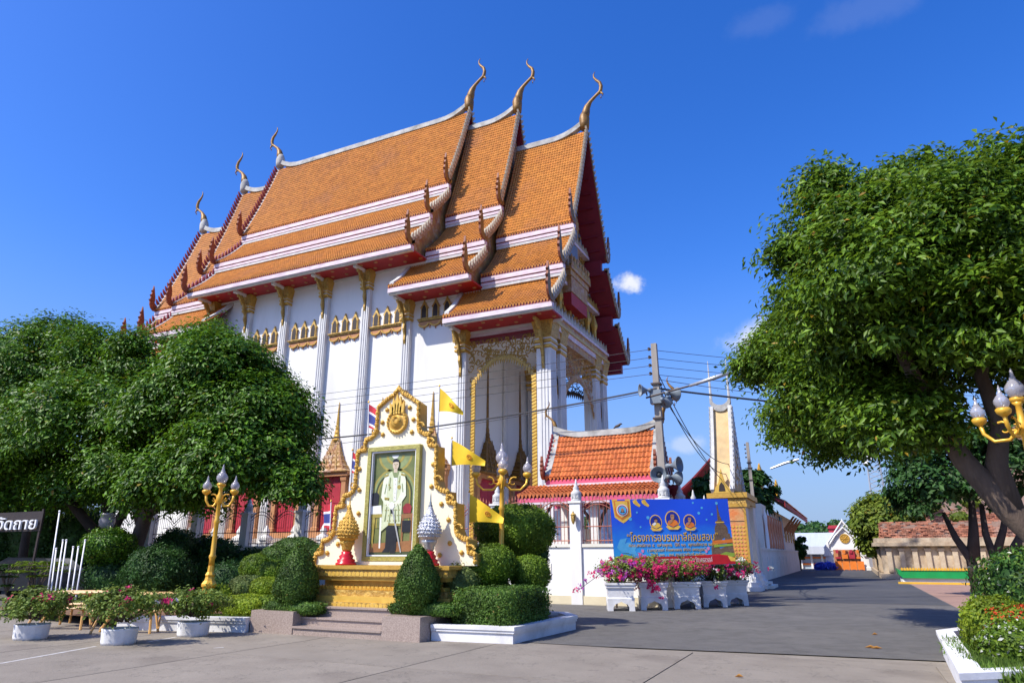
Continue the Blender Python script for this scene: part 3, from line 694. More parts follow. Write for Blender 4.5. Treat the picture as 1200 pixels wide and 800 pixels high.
# plinth: stepped white and tan mouldings, with a balustraded terrace in front
for k,(dy,z0,z1,mm) in enumerate(((1.5,0,.7,'offwhite'),(1.35,.7,.95,'tan'),(1.1,.95,1.45,'white'),(1.2,1.45,1.62,'tan'),(.85,1.62,2.0,'white'),(.95,2.0,2.22,'white'))):
    b = MB(); b.box(-47-dy*.5,-12.6+dy*.5,YW-dy,YB+dy,z0,z1-.002 if k<5 else z1); b.build('plinth_course', M[mm], T)
for i in range(12):
    x = -38.0 + i*2.05
    if x > -13: break
    b = MB(); b.lathe((x,30.2,0),[(.26,0),(.26,.4),(.2,.45),(.2,2.3),(.27,2.4),(.27,2.55),(.1,2.7),(.14,2.85),(.03,3.2)],4,sq=True); b.build('terrace_post', M['white'], T)
    b = MB(); b.box(x+.2,x+1.85,30.12,30.28,2.0,2.2); b.box(x+.2,x+1.85,30.12,30.28,.5,.7)
    for j in range(6): b.lathe((x+.42+j*.25,30.2,.7),[(.05,0),(.09,.3),(.05,.7),(.06,1.3)],6)
    b.build('terrace_balustrade', M['white'], T)
# ---- porch
def column(x, y, z1, w=.8):
    b = MB(); b.box(x-w/2,x+w/2,y-w/2,y+w/2,2.2,z1-1.4)
    o = b.build('porch_column', M['pillar'], T)
    b = MB()
    for d in (-.22,.0,.22): b.box(x+d*w-.05,x+d*w+.05,y-w/2-.04,y-w/2-.002,2.7,z1-1.6); b.box(x+w/2+.002,x+w/2+.04,y+d*w-.05,y+d*w+.05,2.7,z1-1.6)
    b.build('flute', M['pillar'], o)
    h = w/2
    b = MB(); b.lathe((x,y,z1-1.5),[(h+.03,0),(h+.07,.06),(h+.07,.16),(h,.2),(h,.27),(h+.08,.34),(h+.08,.46),(h+.02,.5),(h+.04,.7),(h+.18,1.35),(h+.2,1.498)],4,sq=True); c = b.build('capital', M['gold'], o)
    b = MB()
    for zz in (.19,.49): b.cbox((x,y,z1-1.5+zz),w+.12,w+.12,.07)
    b.build('capital_ring', M['pillar'], c)
    b = MB()
    for i in range(5):
        dd = (-.4+i*.2)*w*1.15
        b.prism([(-.09,0),(.09,0),(.1,.6),(0,.78),(-.1,.6)],(x+dd,y-h-.06,z1-.85),(1,0,0),(0,-.2,1),(0,.06,0))
        b.prism([(-.09,0),(.09,0),(.1,.6),(0,.78),(-.1,.6)],(x+h+.06,y+dd,z1-.85),(0,1,0),(.2,0,1),(-.06,0,0))
    b.build('capital_petal', M['goldcarve'], c)
    b = MB(); b.lathe((x,y,2.2),[(h+.2,0),(h+.2,.3),(h+.1,.4),(h+.12,.6),(h+.003,.75)],4,sq=True); b.build('column_base', M['pillar'], o)
    return o
XC = -13.4
for y in (32.35,33.75,39.65,41.1): column(XC, y, ZF)
for x in (-17.85,): column(x, 41.1, ZF)
poly = [(0,-2.6),(-.12,-2.2),(-.10,-1.9),(-.28,-1.5),(-.24,-1.2),(-.46,-.9),(-.5,-.55),(-.8,-.36),(-1.0,-.14),(-1.2,-.16),(-1.2,0),(-.62,0),(-.45,-.2),(-.3,-.6),(-.1,-1.1),(.02,-1.7)]
b = MB(); b.prism(poly,(XC-.07,31.93,ZF-.1),(0,1,0),(0,0,1),(.14,0,0)); b.build('naga_bracket', M['goldcarve'], T)
b = MB(); b.box(-18.38,-13.86,32.72,40.68,ZF-.1,ZF); b.build('porch_ceiling', M['white'], T)
# beams over the porch openings
b = MB(); b.box(-18.4,-12.95,31.98,32.7,ZF-.35,ZF-.004); b.build('porch_beam', M['fascia'], T)
b = MB(); b.box(-18.4,-12.93,31.95,32.73,ZF-.52,ZF-.36); b.build('porch_beam', M['maroon'], T)
b = MB(); b.box(-18.4,-12.95,40.7,41.5,ZF-.55,ZF-.004); b.build('porch_beam', M['fascia'], T)
for z0,z1,pr,mm in ((ZF-.75,ZF-.36,.02,'carve'),(ZF-.35,ZF-.05,.10,'fascia'),(ZF-.049,ZF+.12,.18,'gold'),(ZF+.121,ZF+.45,.06,'carve'),(ZF+.451,ZF+.62,.16,'fascia')):
    b = MB(); b.box(-13.85,-12.95+pr,31.9,41.6,z0,z1); b.build('facade_beam', M[mm], T)
def curl(b, o, U, V, r, turn=1, n=6, a0=0., th=.035):
    pts = []
    for i in range(n+1):
        t = i/n; a = a0 + turn*t*4.6; q = r*(1-t*.72); pts.append(Vector(o) + Vector(U)*q*math.cos(a) + Vector(V)*q*math.sin(a))
    b.tube(pts, [th*(1-.5*i/n) for i in range(n+1)], 4, cap=False)
def lace(name, o, U, wd, ht, arch, N, parent, mtl, seed=1, legs=0):
    """openwork valance: scrolls filling the area between a beam and a flame-edged arch"""
    rg = random.Random(seed); b = MB(); U = Vector(U); V = Vector((0,0,1)); o = Vector(o); c = 0
    def edge(s): return ht * (1 - arch*math.sin(math.pi*min(1,max(0,s)))**.6)
    while c < N:
        s = rg.random(); t = rg.random()
        e = edge(s)
        curl(b, o + U*(s*wd) - V*(t*e), U, V, rg.uniform(.12,.24), rg.choice((-1,1)), 6, rg.random()*6, .04); c += 1
    n = 28
    for i in range(n):                               # flame tips along the arch
        s = (i+.5)/n; e = edge(s); p = o + U*(s*wd) - V*e
        b.prism([(-.1,.12),(.1,.12),(.03*(1 if s<.5 else -1),-.3)], p, U, V, U.cross(V)*.06)
    for i in range(n): # rim
        a, q = i/n, (i+1)/n
        b.tube([o+U*(a*wd)-V*edge(a), o+U*(q*wd)-V*edge(q)], .05, 4, cap=False)
    ob = b.build(name, mtl, parent); return kind(ob, 'stuff')
lace('lace_valance', (-17.85,32.1,ZF-.52), (1,0,0), 4.1, 3.1, .62, 150, T, M['goldcarve'], 1)
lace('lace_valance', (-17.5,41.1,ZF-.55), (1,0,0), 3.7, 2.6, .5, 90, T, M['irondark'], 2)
lace('lace_valance', (-13.2,34.1,ZF-.75), (0,1,0), 5.2, 3.4, .6, 150, T, M['carve'], 3)
lace('lace_valance', (-13.2,32.75,ZF-.75), (0,1,0), .65, 3.2, .35, 30, T, M['carve'], 4)
lace('lace_valance', (-13.2,40.05,ZF-.75), (0,1,0), .7, 3.2, .35, 30, T, M['carve'], 5)
for x in (-17.65,-14.0):                              # gold rope strips beside the columns
    b = MB(); n = 46
    for i in range(n): b.add([(x-.13,32.02,2.4+i*.18),(x+.13,32.02,2.5+i*.18),(x+.13,32.02,2.62+i*.18),(x-.13,32.02,2.52+i*.18),(x-.13,32.12,2.4+i*.18),(x+.13,32.12,2.5+i*.18),(x+.13,32.12,2.62+i*.18),(x-.13,32.12,2.52+i*.18)],[(0,1,2,3),(7,6,5,4),(0,4,5,1),(3,2,6,7),(1,5,6,2),(0,3,7,4)])
    b.box(x-.10,x+.10,32.06,32.16,2.3,10.8); b.build('rope_moulding', M['goldlight'], T)
# doors of the hall seen through the porch
b = MB(); b.box(-18.35,-18.2,37.2,37.6,2.2,ZF); b.build('wall_pilaster', M['pillar'], T)
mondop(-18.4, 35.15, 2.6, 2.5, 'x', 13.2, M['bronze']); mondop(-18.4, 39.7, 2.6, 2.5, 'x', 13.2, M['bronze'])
b = MB(); b.prism([(-1.1,0),(1.1,0),(0,3.2)],(-16.4,38.0,6.4),(0,1,0),(0,0,1),(.25,0,0)); b.box(-16.5,-16.1,37.0,37.3,2.2,6.4); b.box(-16.5,-16.1,38.7,39.0,2.2,6.4); b.build('inner_shrine_gable', M['tan'], T)
# ---- front pediment
S = SECT['low']; pl = []
for a,c in S['t']: pl += [(a[0],a[1]-.3),(c[0]+.2,c[1]-.3)]
pl = [(YR,S['t'][0][0][1]-.4)] + pl[1:]; poly = [(y,z) for y,z in pl] + [(31.9,ZF+.4),(mirr(31.9),ZF+.4)] + [(mirr(y),z) for y,z in reversed(pl[1:])]
poly = [(y,max(z,ZF+.45)) for y,z in poly]
b = MB(); b.prism(poly,(-13.75,0,0),(0,1,0),(0,0,1),(.15,0,0)); ped = b.build('pediment', M['carve'], T)
rg = random.Random(5)
def inped(y,z):
    d = abs(y-YR)
    if z > 20: lim = (27.4-z)/7.4*2.9
    elif z > 16.9: lim = 2.7 + (19.2-z)/2.4*2.0
    else: lim = 4.4
    return d < lim-.1 and z > ZF+.7
b = MB(); b2 = MB(); c = 0
while c < 520:
    y = rg.uniform(31.5,mirr(31.5)); z = rg.uniform(ZF+.8,27.3)
    if not inped(y,z): continue
    c += 1
    bb = b if rg.random() < .75 else b2
    if rg.random() < .5: curl(bb,(-13.55,y,z),(0,1,0),(0,0,1),rg.uniform(.13,.28),rg.choice((-1,1)),6,rg.random()*6,.05)
    else:
        s = rg.uniform(.16,.34); bb.prism([(-.4*s,0),(.4*s,0),(.55*s,.5*s),(0,1.3*s),(-.55*s,.5*s)],(-13.6,y,z),(0,1,0),(0,0,1),(rg.uniform(.05,.16),0,0))
kind(b.build('pediment_scrollwork', M['goldcarve'], ped), 'stuff'); kind(b2.build('mirror_inlay', M['bluegrey'], ped), 'stuff')
b = MB(); b.box(-13.58,-13.30,35.7,37.7,18.2,21.6); b.prism([(-1.25,0),(1.25,0),(0,2.2)],(-13.58,YR,21.6),(0,1,0),(0,0,1),(.3,0,0)); nic = b.build('pediment_niche', M['carve'], ped)
b = MB(); b.box(-13.29,-13.25,36.0,37.4,18.6,21.3); b.build('niche_panel', M['bluegrey'], nic)
b = MB(); b.box(-13.58,-12.9,35.1,38.3,17.4,17.75); b.box(-13.58,-12.8,35.0,38.4,17.76,17.95); b.box(-13.58,-12.95,35.3,38.1,16.4,17.39)
for i in range(7): b.lathe((-12.88,35.25+i*.48,17.95),[(.12,0),(.16,.2),(.08,.4),(.13,.6),(.02,.85)],6)
b.build('pediment_balcony', M['carve'], ped)
b = MB(); b.box(-13.58,-12.99,35.35,38.05,15.6,16.38); b.build('balcony_apron', M['crimson'], ped)
for y in (33.0,34.3,39.1,40.4):
    b = MB(); b.lathe((-13.35,y,ZF+.63),[(.2,0),(.24,.2),(.15,.3),(.15,1.3),(.22,1.5),(.24,1.7),(.05,2.4)],6); b.build('pediment_baluster', M['gold'], ped)
for z,y0,y1 in ((16.9,32.2,41.2),(20.2,33.9,39.5)):
    b = MB(); b.box(-13.58,-13.2,y0,y1,z-.1,z+.1); b.build('pediment_cornice', M['fascia'], ped)
# rows of flame leaves standing on the facade cornices
for z,y0,y1,x,h_,mm in ((ZF+.62,32.0,41.4,-12.9,.55,'fin'),(17.0,32.4,41.0,-13.25,.5,'goldcarve'),(20.3,34.1,39.3,-13.25,.45,'fin'),(17.95,35.0,38.4,-12.86,.4,'goldcarve')):
    b = MB(); k = int((y1-y0)/.26)
    for i in range(k):
        y = y0+(i+.5)*(y1-y0)/k; s = h_*(1 if i%2 else .72); b.prism([(-.10,0),(.10,0),(.13,s*.4),(.03,s),(-.02,s*.7),(-.12,s*.35)],(x,y,z),(0,1,0),(0,0,1),(.06,0,0))
    kind(b.build('flame_cresting', M[mm], ped),'stuff')
# purlins under the front overhang (both slopes)
for k,(a,c) in enumerate(S['t']):
    pr = resample(curve(a,c,SAG[k]), .95)
    for side in (0,1):
        for (y,z) in pr[1:-1]:
            y = y if side == 0 else mirr(y)
            b = MB(); b.box(-13.6,-12.42,y-.06,y+.06,z-.34,z-.225); b.build('purlin', M['maroon'], T)
# ================================================================== ENCLOSURE WALL AND RAILINGS
FY = 23.4
fence = thing('boundary_fence', 'long white temple enclosure wall with red-brown iron railings and finialled pillars', 'fence', (-20, FY, 0))
def fpart(b, nm, m, par=None, smooth=False): return b.build(nm, m, par or fence, smooth)
FX = [-5.5 - 3.13*i for i in range(13)]
def fence_pillar(x, y, lamp=False, h=3.35):
    b = MB(); b.box(x-.2,x+.2,y-.2,y+.2,0,h); b.box(x-.24,x+.24,y-.24,y+.24,h,h+.07)
    p = fpart(b,'pillar',M['white'])
    b = MB(); b.lathe((x,y,h+.07),[(.2,0),(.2,.06),(.13,.10),(.19,.22),(.2,.3),(.13,.36),(.10,.42),(.12,.46),(.06,.55),(.05,.62),(.012,.78)],8); fpart(b,'finial',M['verge'],p,True)
    b = MB()
    for j in range(8):
        a = j*math.pi/4; b.prism([(-.05,0),(.05,0),(0,.22)],(x+.19*math.cos(a),y+.19*math.sin(a),h+.16),(-math.sin(a),math.cos(a),0),(0,0,1),(-.03*math.cos(a),-.03*math.sin(a),0))
    fpart(b,'finial_petal',M['verge'],p)
    if lamp:
        b = MB(); b.lathe((x,y-.36,2.62),[(.02,0),(.05,.06),(.08,.15),(.09,.3),(.11,.32),(.04,.38),(.02,.44)],6); b.box(x-.02,x+.02,y-.36,y-.2,2.95,2.99); fpart(b,'wall_lantern',M['goldcarve'],p)
def fence_run(p0, p1, wall=True, m_iron='iron'):
    p0, p1 = Vector(p0), Vector(p1); d = (p1-p0); L = d.length; d.normalize(); n_ = Vector((d.y,-d.x,0)) if True else None
    def W(s, off, z): q = p0 + d*s + n_*off; return (q.x,q.y,z)
    def bx(b,s0,s1,o0,o1,z0,z1): b.add([W(s0,o0,z0),W(s1,o0,z0),W(s1,o1,z0),W(s0,o1,z0),W(s0,o0,z1),W(s1,o0,z1),W(s1,o1,z1),W(s0,o1,z1)],[(0,3,2,1),(4,5,6,7),(0,1,5,4),(1,2,6,5),(2,3,7,6),(3,0,4,7)])
    b = MB(); bx(b,.2,L-.2,-.12,.12,.0,1.86); fpart(b,'wall_panel',M['white'])
    b = MB(); bx(b,.2,L-.2,-.17,.17,1.862,1.97); fpart(b,'wall_coping',M['offwhite'])
    b = MB(); bx(b,.2,L-.2,-.17,.17,0,.28); fpart(b,'wall_plinth',M['wallplinth'])
    b = MB(); c = L/2; hw = .62; k = .09
    pl = [(c-hw+k,.72),(c+hw-k,.72),(c+hw-k,.72+k),(c+hw,.72+k),(c+hw,1.42-k),(c+hw-k,1.42-k),(c+hw-k,1.42),(c-hw+k,1.42),(c-hw+k,1.42-k),(c-hw,1.42-k),(c-hw,.72+k),(c-hw+k,.72+k)]
    for s in (1,-1): b.prism(pl, p0 + n_*.124*s, d, (0,0,1), n_*.02*s)
    fpart(b,'raised_panel',M['offwhite'])
    b = MB()
    k = int((L-.4)/.125)
    for i in range(k+1):
        s = .22 + (L-.44)*i/k; u = ((s/L*2) % 1.0); zt = 3.02 + .42*math.sin(math.pi*u)
        b.tube([W(s,0,1.97),W(s,0,zt+.12)],.011,4,cap=False)
        b.add([W(s-.03,0,zt+.12),W(s+.03,0,zt+.12),W(s,0,zt+.27)],[(0,1,2)])
    for z in (2.08,2.55): b.tube([W(.2,0,z),W(L-.2,0,z)],.018,4,cap=False)
    for h in (0,1):
        b.tube([W(L*(h+t/12)/2*1.0 if 0 else L*.5*h + L*.5*t/12,0,3.02+.42*math.sin(math.pi*t/12)) for t in range(13)],.02,5,cap=False)
        b.tube([W(L*.5*h + L*.5*t/12,0,2.88+.42*math.sin(math.pi*t/12)) for t in range(13)],.014,4,cap=False)
    kind(fpart(b,'railing_bars',M[m_iron]),'stuff')
for i,x in enumerate(FX):
    fence_pillar(x, FY, lamp=(i==1))
    if i < len(FX)-1: fence_run((FX[i+1],FY,0),(x,FY,0), m_iron='iron' if i < 4 else 'irondark')  # farther left runs get a darker iron colour to paint in their shade
SP = [(-5.5-.10*i, FY+3.04*i) for i in range(5)]
for x,y in SP[1:]: fence_pillar(x, y)
for i in range(4): fence_run((*SP[i],0),(*SP[i+1],0))
# ================================================================== GATE PAVILION BEHIND THE WALL
pav = thing('gate_pavilion', 'small open pavilion with bright orange tiled roof and pink eaves behind the wall', 'pavilion', (-8.4,26.2,0))
PYR = 26.2; PXL, PXR = -10.55, -6.15
for side in (0,1):
    for k,(a,c,xa,xb,sg) in enumerate((((PYR,6.25),(25.15,4.52),PXL,PXR,.10),((25.3,4.20),(24.25,3.78),-11.35,-5.75,.05))):
        pr = curve(a,c,sg); pr = pr if side == 0 else [(2*PYR-y,z) for y,z in pr]
        b = MB(); tiles(b,pr,xa,xb,.155,.24,h=.05,lift=.035); kind(b.build('roof_tiles',M['tile_red'],pav),'stuff')
        b = MB(); slab_from(pr,xa,xb,.12,b); b.build('roof_deck',M['maroon'],pav)
        yb,zb = pr[-1]; s = -1 if side == 0 else 1
        b = MB(); b.box(xa+.02,xb-.02,min(yb,yb-s*.12),max(yb,yb-s*.12),zb-.28,zb-.06); b.build('fascia_board',M['pink'],pav)
        b = MB(); b.box(xa+.02,xb-.02,min(yb,yb-s*.2),max(yb,yb-s*.2)-.02,zb-.36,zb-.285); b.build('fascia_board',M['fascia'],pav)
        if k == 0:
            for x,o in ((PXL,-1),(PXR,1)):
                b = MB(); n = len(pr); vs = []
                for (y,z) in pr:
                    for xx,zz in ((x-o*.22,-.05),(x-o*.22,.14),(x+o*.03,.14),(x+o*.03,-.25)): vs.append((xx,y,z+zz))
                b.add(vs,[(i*4+j,i*4+(j+1)%4,(i+1)*4+(j+1)%4,(i+1)*4+j) for i in range(n-1) for j in range(4)]+[(0,1,2,3),(n*4-1,n*4-2,n*4-3,n*4-4)]); b.build('bargeboard',M['ridge'],pav)
                b = MB(); fins(b,pr,x,o,.2,.2,.08,.13); kind(b.build('gable_fins',[M['verge'],M['maroon']],pav),'stuff')
                b = MB(); hang(b,yb,zb,s,x,o,.34,.1); b.build('hang_hong_finial',[M['rust'],M['rust']],pav)
b = MB(); N = 20; vs = []
for i in range(N+1):
    x = PXL+(PXR-PXL)*i/N; d = min(x-PXL,PXR-x); z = 6.3 + (.32*((1.3-d)/1.3)**2 if d < 1.3 else 0)
    for y,zz in ((-.13,-.14),(-.1,.1),(.1,.1),(.13,-.14)): vs.append((x,PYR+y,z+zz))
b.add(vs,[(i*4+j,i*4+(j+1)%4,(i+1)*4+(j+1)%4,(i+1)*4+j) for i in range(N) for j in range(4)]+[(3,2,1,0),(N*4,N*4+1,N*4+2,N*4+3)]); b.build('ridge_cap',M['ridge'],pav)
chofa('chofa_finial',PXL+.05,6.6,-1,.34,PYR,pav); chofa('chofa_finial',PXR+.05,6.55,1,.50,PYR,pav)
for x,o in ((PXL,-1),(PXR,1)):
    b = MB(); b.prism([(PYR-1.0,4.4),(PYR+1.0,4.4),(PYR,6.2)],(x-o*.3,0,0),(0,1,0),(0,0,1),(o*.08,0,0)); b.build('gable_wall',M['goldcarve'],pav)
for x in (-10.7,-8.4,-6.3):
    for y in (24.75,27.65):
        b = MB(); b.box(x-.14,x+.14,y-.14,y+.14,.0,3.9); c = b.build('pavilion_column',M['white'],pav)
        if y < 25:
            for s in (-1,1):
                b = MB(); b.tube([(x+s*.14,y,2.5),(x+s*.3,y-.05,3.0),(x+s*.75,y-.1,3.62)],[.05,.07,.05],5); b.build('eave_bracket',M['bark'],c)
b = MB(); b.box(-10.6,-6.4,27.6,27.7,.0,1.0); b.box(-10.6,-6.4,24.6,27.7,0,.5); b.box(-9.9,-9.3,26.9,27.3,1.0,2.6); b.build('pavilion_floor',M['offwhite'],pav)
b = MB(); b.box(-10.9,-6.1,24.6,27.8,3.62,3.68); b.build('pavilion_ceiling',M['maroon'],pav)
bird = MB(); p = PY(723,494,26.2)
bird.tube([(p.x-.16,p.y,6.42),(p.x-.05,p.y,6.49),(p.x+.07,p.y,6.53),(p.x+.13,p.y,6.58),(p.x+.17,p.y,6.585),(p.x+.22,p.y,6.575)],[.012,.05,.06,.04,.035,.006],6)
bird.tube([(p.x,p.y-.02,6.48),(p.x,p.y-.02,6.41)],.008,4); bird.tube([(p.x+.03,p.y+.02,6.48),(p.x+.03,p.y+.02,6.41)],.008,4)
recenter(tag(bird.build('bird',M['irondark'],None,True),'small dark bird perched on the grey ridge of the pavilion roof','bird'),(p.x,p.y,6.41))
# ================================================================== PORTRAIT SHRINE
SY = 13.6; SX = -9.55
shr = thing('portrait_shrine', 'cream and gold shrine board framing a full-length portrait on a carved gold base', 'shrine', (SX,SY,0))
def sp(b, nm, m, par=None, smooth=False): return b.build(nm, m, par or shr, smooth)
half = [(0,5.52),(.14,5.36),(.34,5.26),(.60,5.08),(.62,4.52),(.66,4.40),(.78,4.33),(.92,4.30),(.94,4.06),(1.14,4.02),(1.16,3.22),(1.20,3.08),(1.32,3.0),(1.48,2.97),(1.50,2.74),(1.70,2.70),(1.72,2.14),(1.78,2.02),(1.90,1.95),(2.04,1.92),(2.06,1.66),(2.22,1.62),(2.24,1.38)]
outl = half + [(-x,z) for x,z in reversed(half[1:])]
b = MB(); b.prism(outl,(SX,SY,0),(1,0,0),(0,0,1),(0,.34,0),1,1); n = len(outl); b.m[-n-2] = 0
sp(b,'backboard',[M['cream'],M['gold']])
b = MB(); pts = []
for i in range(len(outl)):
    a, c = Vector((outl[i][0],0,outl[i][1])), Vector((outl[(i+1)%len(outl)][0],0,outl[(i+1)%len(outl)][1]))
    if i == len(half)-1: continue
    L = (c-a).length; k = max(1,round(L/.07))
    for j in range(k):
        q = a + (c-a)*(j/k); r = .042 + .014*((i*3+j) % 2); b.lathe((SX+q.x*.985, SY-.03, q.z-.06),[(.01,0),(r,.03),(r*1.1,.07),(r*.6,.11),(.01,.13)],6)
sp(b,'scroll_border',M['goldemb'])
for s in (-1,1):
    b = MB()
    for (x,z) in ((.64,4.48),(.94,4.08),(1.18,3.2),(1.50,2.76),(1.74,2.12),(2.06,1.68)):
        curl(b,(SX+s*(x+.01),SY-.05,z+.03),(1,0,0),(0,0,1),.12,s,8,0,.035)
    kind(sp(b,'scroll_ornament',M['goldemb']),'stuff')
st = [(.33,5.0),(-.33,5.0),(.45,4.7),(-.45,4.7),(.42,4.4),(-.42,4.4),(.12,5.16),(-.12,5.16),(1.05,3.6),(-1.05,3.6),(1.02,3.1),(-1.02,3.1),(1.3,2.7),(-1.3,2.7),(1.0,2.55),(-1.0,2.55),(1.5,2.35),(-1.5,2.35),(1.1,2.05),(-1.1,2.05),(1.55,1.85),(-1.55,1.85),(1.85,1.65),(-1.85,1.65),(1.3,1.6),(-1.3,1.6)]
ros = None
for x,z in st:
    if ros is None:
        b = MB(); b.dlathe((0,0,0),(0,-1,0),[(.052,0),(.06,.02),(.035,.045),(.01,.055)],7); ros = b.build('rosette',M['gold'],shr,world=False); o = ros
    else: o = ros.copy(); COL.objects.link(o); o.parent = shr
    o.location = (x,-.002,z)
# crest
b = MB(); b.dlathe((SX,SY-.003,4.68),(0,-1,0),[(.29,0),(.31,.03),(.27,.07),(.24,.05),(.17,.05),(.15,.09),(.05,.11)],20); cr = sp(b,'emblem_medallion',M['gold'],None,True)
b = MB()
for j in range(20):
    a = j*math.pi/10; b.dlathe((SX+.265*math.cos(a),SY-.07,4.68+.265*math.sin(a)),(0,-1,0),[(.025,0),(.02,.03)],5)
curl(b,(SX,SY-.13,4.68),(1,0,0),(0,0,1),.13,1,10,0,.02); curl(b,(SX,SY-.13,4.68),(1,0,0),(0,0,1),.13,-1,10,2,.02)
for i,(dx,h,tl) in enumerate(((0,.52,0),(-.08,.42,-.03),(.08,.42,.03),(-.15,.3,-.06),(.15,.3,.06))): b.prism([(-.05,0),(.05,0),(.06,h*.5),(tl,h),(-.06,h*.5)],(SX+dx,SY-.09,4.86),(1,0,0),(0,0,1),(0,.05,0))
sp(b,'emblem_crown',M['goldlight'],cr)
# portrait
PX0, PX1, PZ0, PZ1 = SX-.74, SX+.74, 1.47, 4.08
b = MB()
for x0,x1,z0,z1 in ((PX0,PX1,PZ1-.10,PZ1),(PX0,PX1,PZ0,PZ0+.10),(PX0,PX0+.10,PZ0+.101,PZ1-.101),(PX1-.10,PX1,PZ0+.101,PZ1-.101)): b.box(x0,x1,SY-.13,SY-.003,z0,z1)
fr = sp(b,'portrait_frame',mat('olive_gold_frame',(.42,.38,.10),(.28,.25,.06),6,.4,metal=.3,bump=.4))
b = MB(); i = .105
for x0,x1,z0,z1 in ((PX0+i,PX1-i,PZ1-i-.03,PZ1-i),(PX0+i,PX1-i,PZ0+i,PZ0+i+.03),(PX0+i,PX0+i+.03,PZ0+i+.031,PZ1-i-.031),(PX1-i-.03,PX1-i,PZ0+i+.031,PZ1-i-.031)): b.box(x0,x1,SY-.10,SY-.004,z0,z1)
sp(b,'frame_slip',M['letter'],fr)
def pm(n,c,c2=None,sc=7): return mat('print_'+n,c,c2,sc,.35)
PR = [pm('green',(.10,.13,.04),(.19,.20,.06),3),pm('gold',(.40,.33,.07),(.26,.21,.04)),pm('dark_green',(.035,.05,.018),(.07,.08,.025)),pm('coat',(.62,.66,.42),(.50,.55,.34),14),pm('coat_light',(.72,.74,.58),(.64,.68,.48),14),pm('skin',(.60,.50,.36),(.54,.44,.31)),pm('black',(.012,.012,.014),(.02,.02,.022)),pm('floor',(.30,.14,.05),(.22,.10,.035)),pm('red',(.30,.03,.03),(.22,.02,.02)),pm('white',(.74,.75,.70),(.68,.69,.64)),pm('steel',(.30,.31,.30),(.4,.41,.4)),pm('lightgreen',(.26,.32,.13),(.16,.20,.08),4)]
b = MB(); zb = [0]
def flat(poly, m, lay):
    y = SY-.02-.0022*lay; k = len(b.v); 
    b.add([(SX+x,y,z) for x,z in poly],[tuple(range(len(poly)))],m)
def arc(r, cz, n=20, a0=0, a1=math.pi, sx=1): return [(r*sx*math.cos(a0+(a1-a0)*i/n), cz+r*math.sin(a0+(a1-a0)*i/n)) for i in range(n+1)]
W_ = .605; Z0, Z1 = 1.60, 3.95
def clip(poly): return [(max(-W_,min(W_,x)),max(Z0,min(Z1,z))) for x,z in poly]
flat([(-W_,Z0),(W_,Z0),(W_,Z1),(-W_,Z1)],0,0)
for l,(r,mm) in enumerate(((.62,1),(.57,11),(.52,2),(.47,1),(.43,0))): flat(clip(arc(r,2.95,24)+[(-r,2.2),(r,2.2)]),mm,1+l)
for l,(r,mm) in enumerate(((.40,1),(.35,11),(.22,1),(.16,11),(.08,9))): flat(clip([(x*1.2,z) for x,z in arc(r,3.87,20,math.pi,2*math.pi)]),mm,1+l)
flat([(-W_,Z0),(W_,Z0),(W_,1.92),(-W_,1.85)],7,7); flat([(-W_,Z0),(W_,Z0),(W_,1.68),(-W_,1.66)],2,8)
flat([(-.55,1.75),(-.52,1.75),(-.48,2.45),(-.56,2.45)],1,8); flat([(-.34,1.75),(-.30,1.75),(-.30,2.45),(-.35,2.45)],9,8); flat([(-W_,2.42),(-.26,2.45),(-.26,2.52),(-W_,2.52)],1,9); flat([(-W_,2.52),(-.30,2.52),(-.33,2.72),(-W_,2.70)],9,9); flat([(-W_,2.72),(-.42,2.72),(-.40,2.95),(-.46,3.02),(-W_,3.0)],6,9)
flat([(.26,1.78),(.30,1.78),(.32,2.45),(.26,2.45)],7,8); flat([(.50,1.8),(.54,1.8),(.55,2.45),(.50,2.45)],7,8); flat([(.22,2.40),(W_,2.42),(W_,2.52),(.22,2.50)],7,9); flat([(.28,2.1),(.52,2.1),(.52,2.36),(.28,2.36)],6,9); flat([(.30,2.52),(.50,2.52),(.53,2.66),(.46,2.74),(.36,2.74),(.28,2.66)],8,9)
# standing figure in a long pale coat, white gloves on a sword
flat([(-.16,1.66),(.14,1.70),(.17,2.3),(-.15,2.3)],6,10); flat([(-.24,1.66),(-.04,1.66),(-.04,1.74),(-.14,1.78)],6,11); flat([(-.02,1.64),(.12,1.64),(.14,1.74),(.0,1.76)],6,11)
flat([(-.30,2.12),(-.10,2.26),(.24,2.24),(.26,2.75),(.25,3.05),(.30,3.2),(.27,3.42),(.10,3.50),(-.04,3.50),(-.22,3.42),(-.29,3.25),(-.27,2.7),(-.29,2.4)],3,12)
flat([(-.30,3.28),(-.22,3.44),(-.13,3.42),(-.18,3.0),(-.14,2.82),(-.04,2.74),(-.07,2.66),(-.22,2.72),(-.34,2.9)],4,13)
flat([(.34,3.26),(.28,3.44),(.18,3.42),(.22,3.02),(.14,2.84),(.02,2.74),(.05,2.66),(.22,2.74),(.36,2.92)],4,13)
flat([(-.02,3.46),(.10,3.46),(.09,2.8),(.02,2.8)],9,14); flat([(-.06,3.50),(.14,3.50),(.10,3.34),(.0,3.34)],11,15); flat([(x+.16,z) for x,z in arc(.05,3.12,10,0,2*math.pi)],1,15)
flat([(-.24,2.9),(-.1,2.88),(-.11,2.82),(-.24,2.84)],1,14); flat([(-.1,2.26),(.24,2.24),(.24,2.29),(-.1,2.31)],1,14)
flat([(x*.9-.02,z) for x,z in arc(.085,2.70,12,0,2*math.pi)],9,16); flat([(-.03,2.64),(.02,2.64),(.30,1.66),(.27,1.65)],10,15); flat([(-.06,2.62),(.0,2.6),(.02,2.52),(-.03,2.52)],6,16)
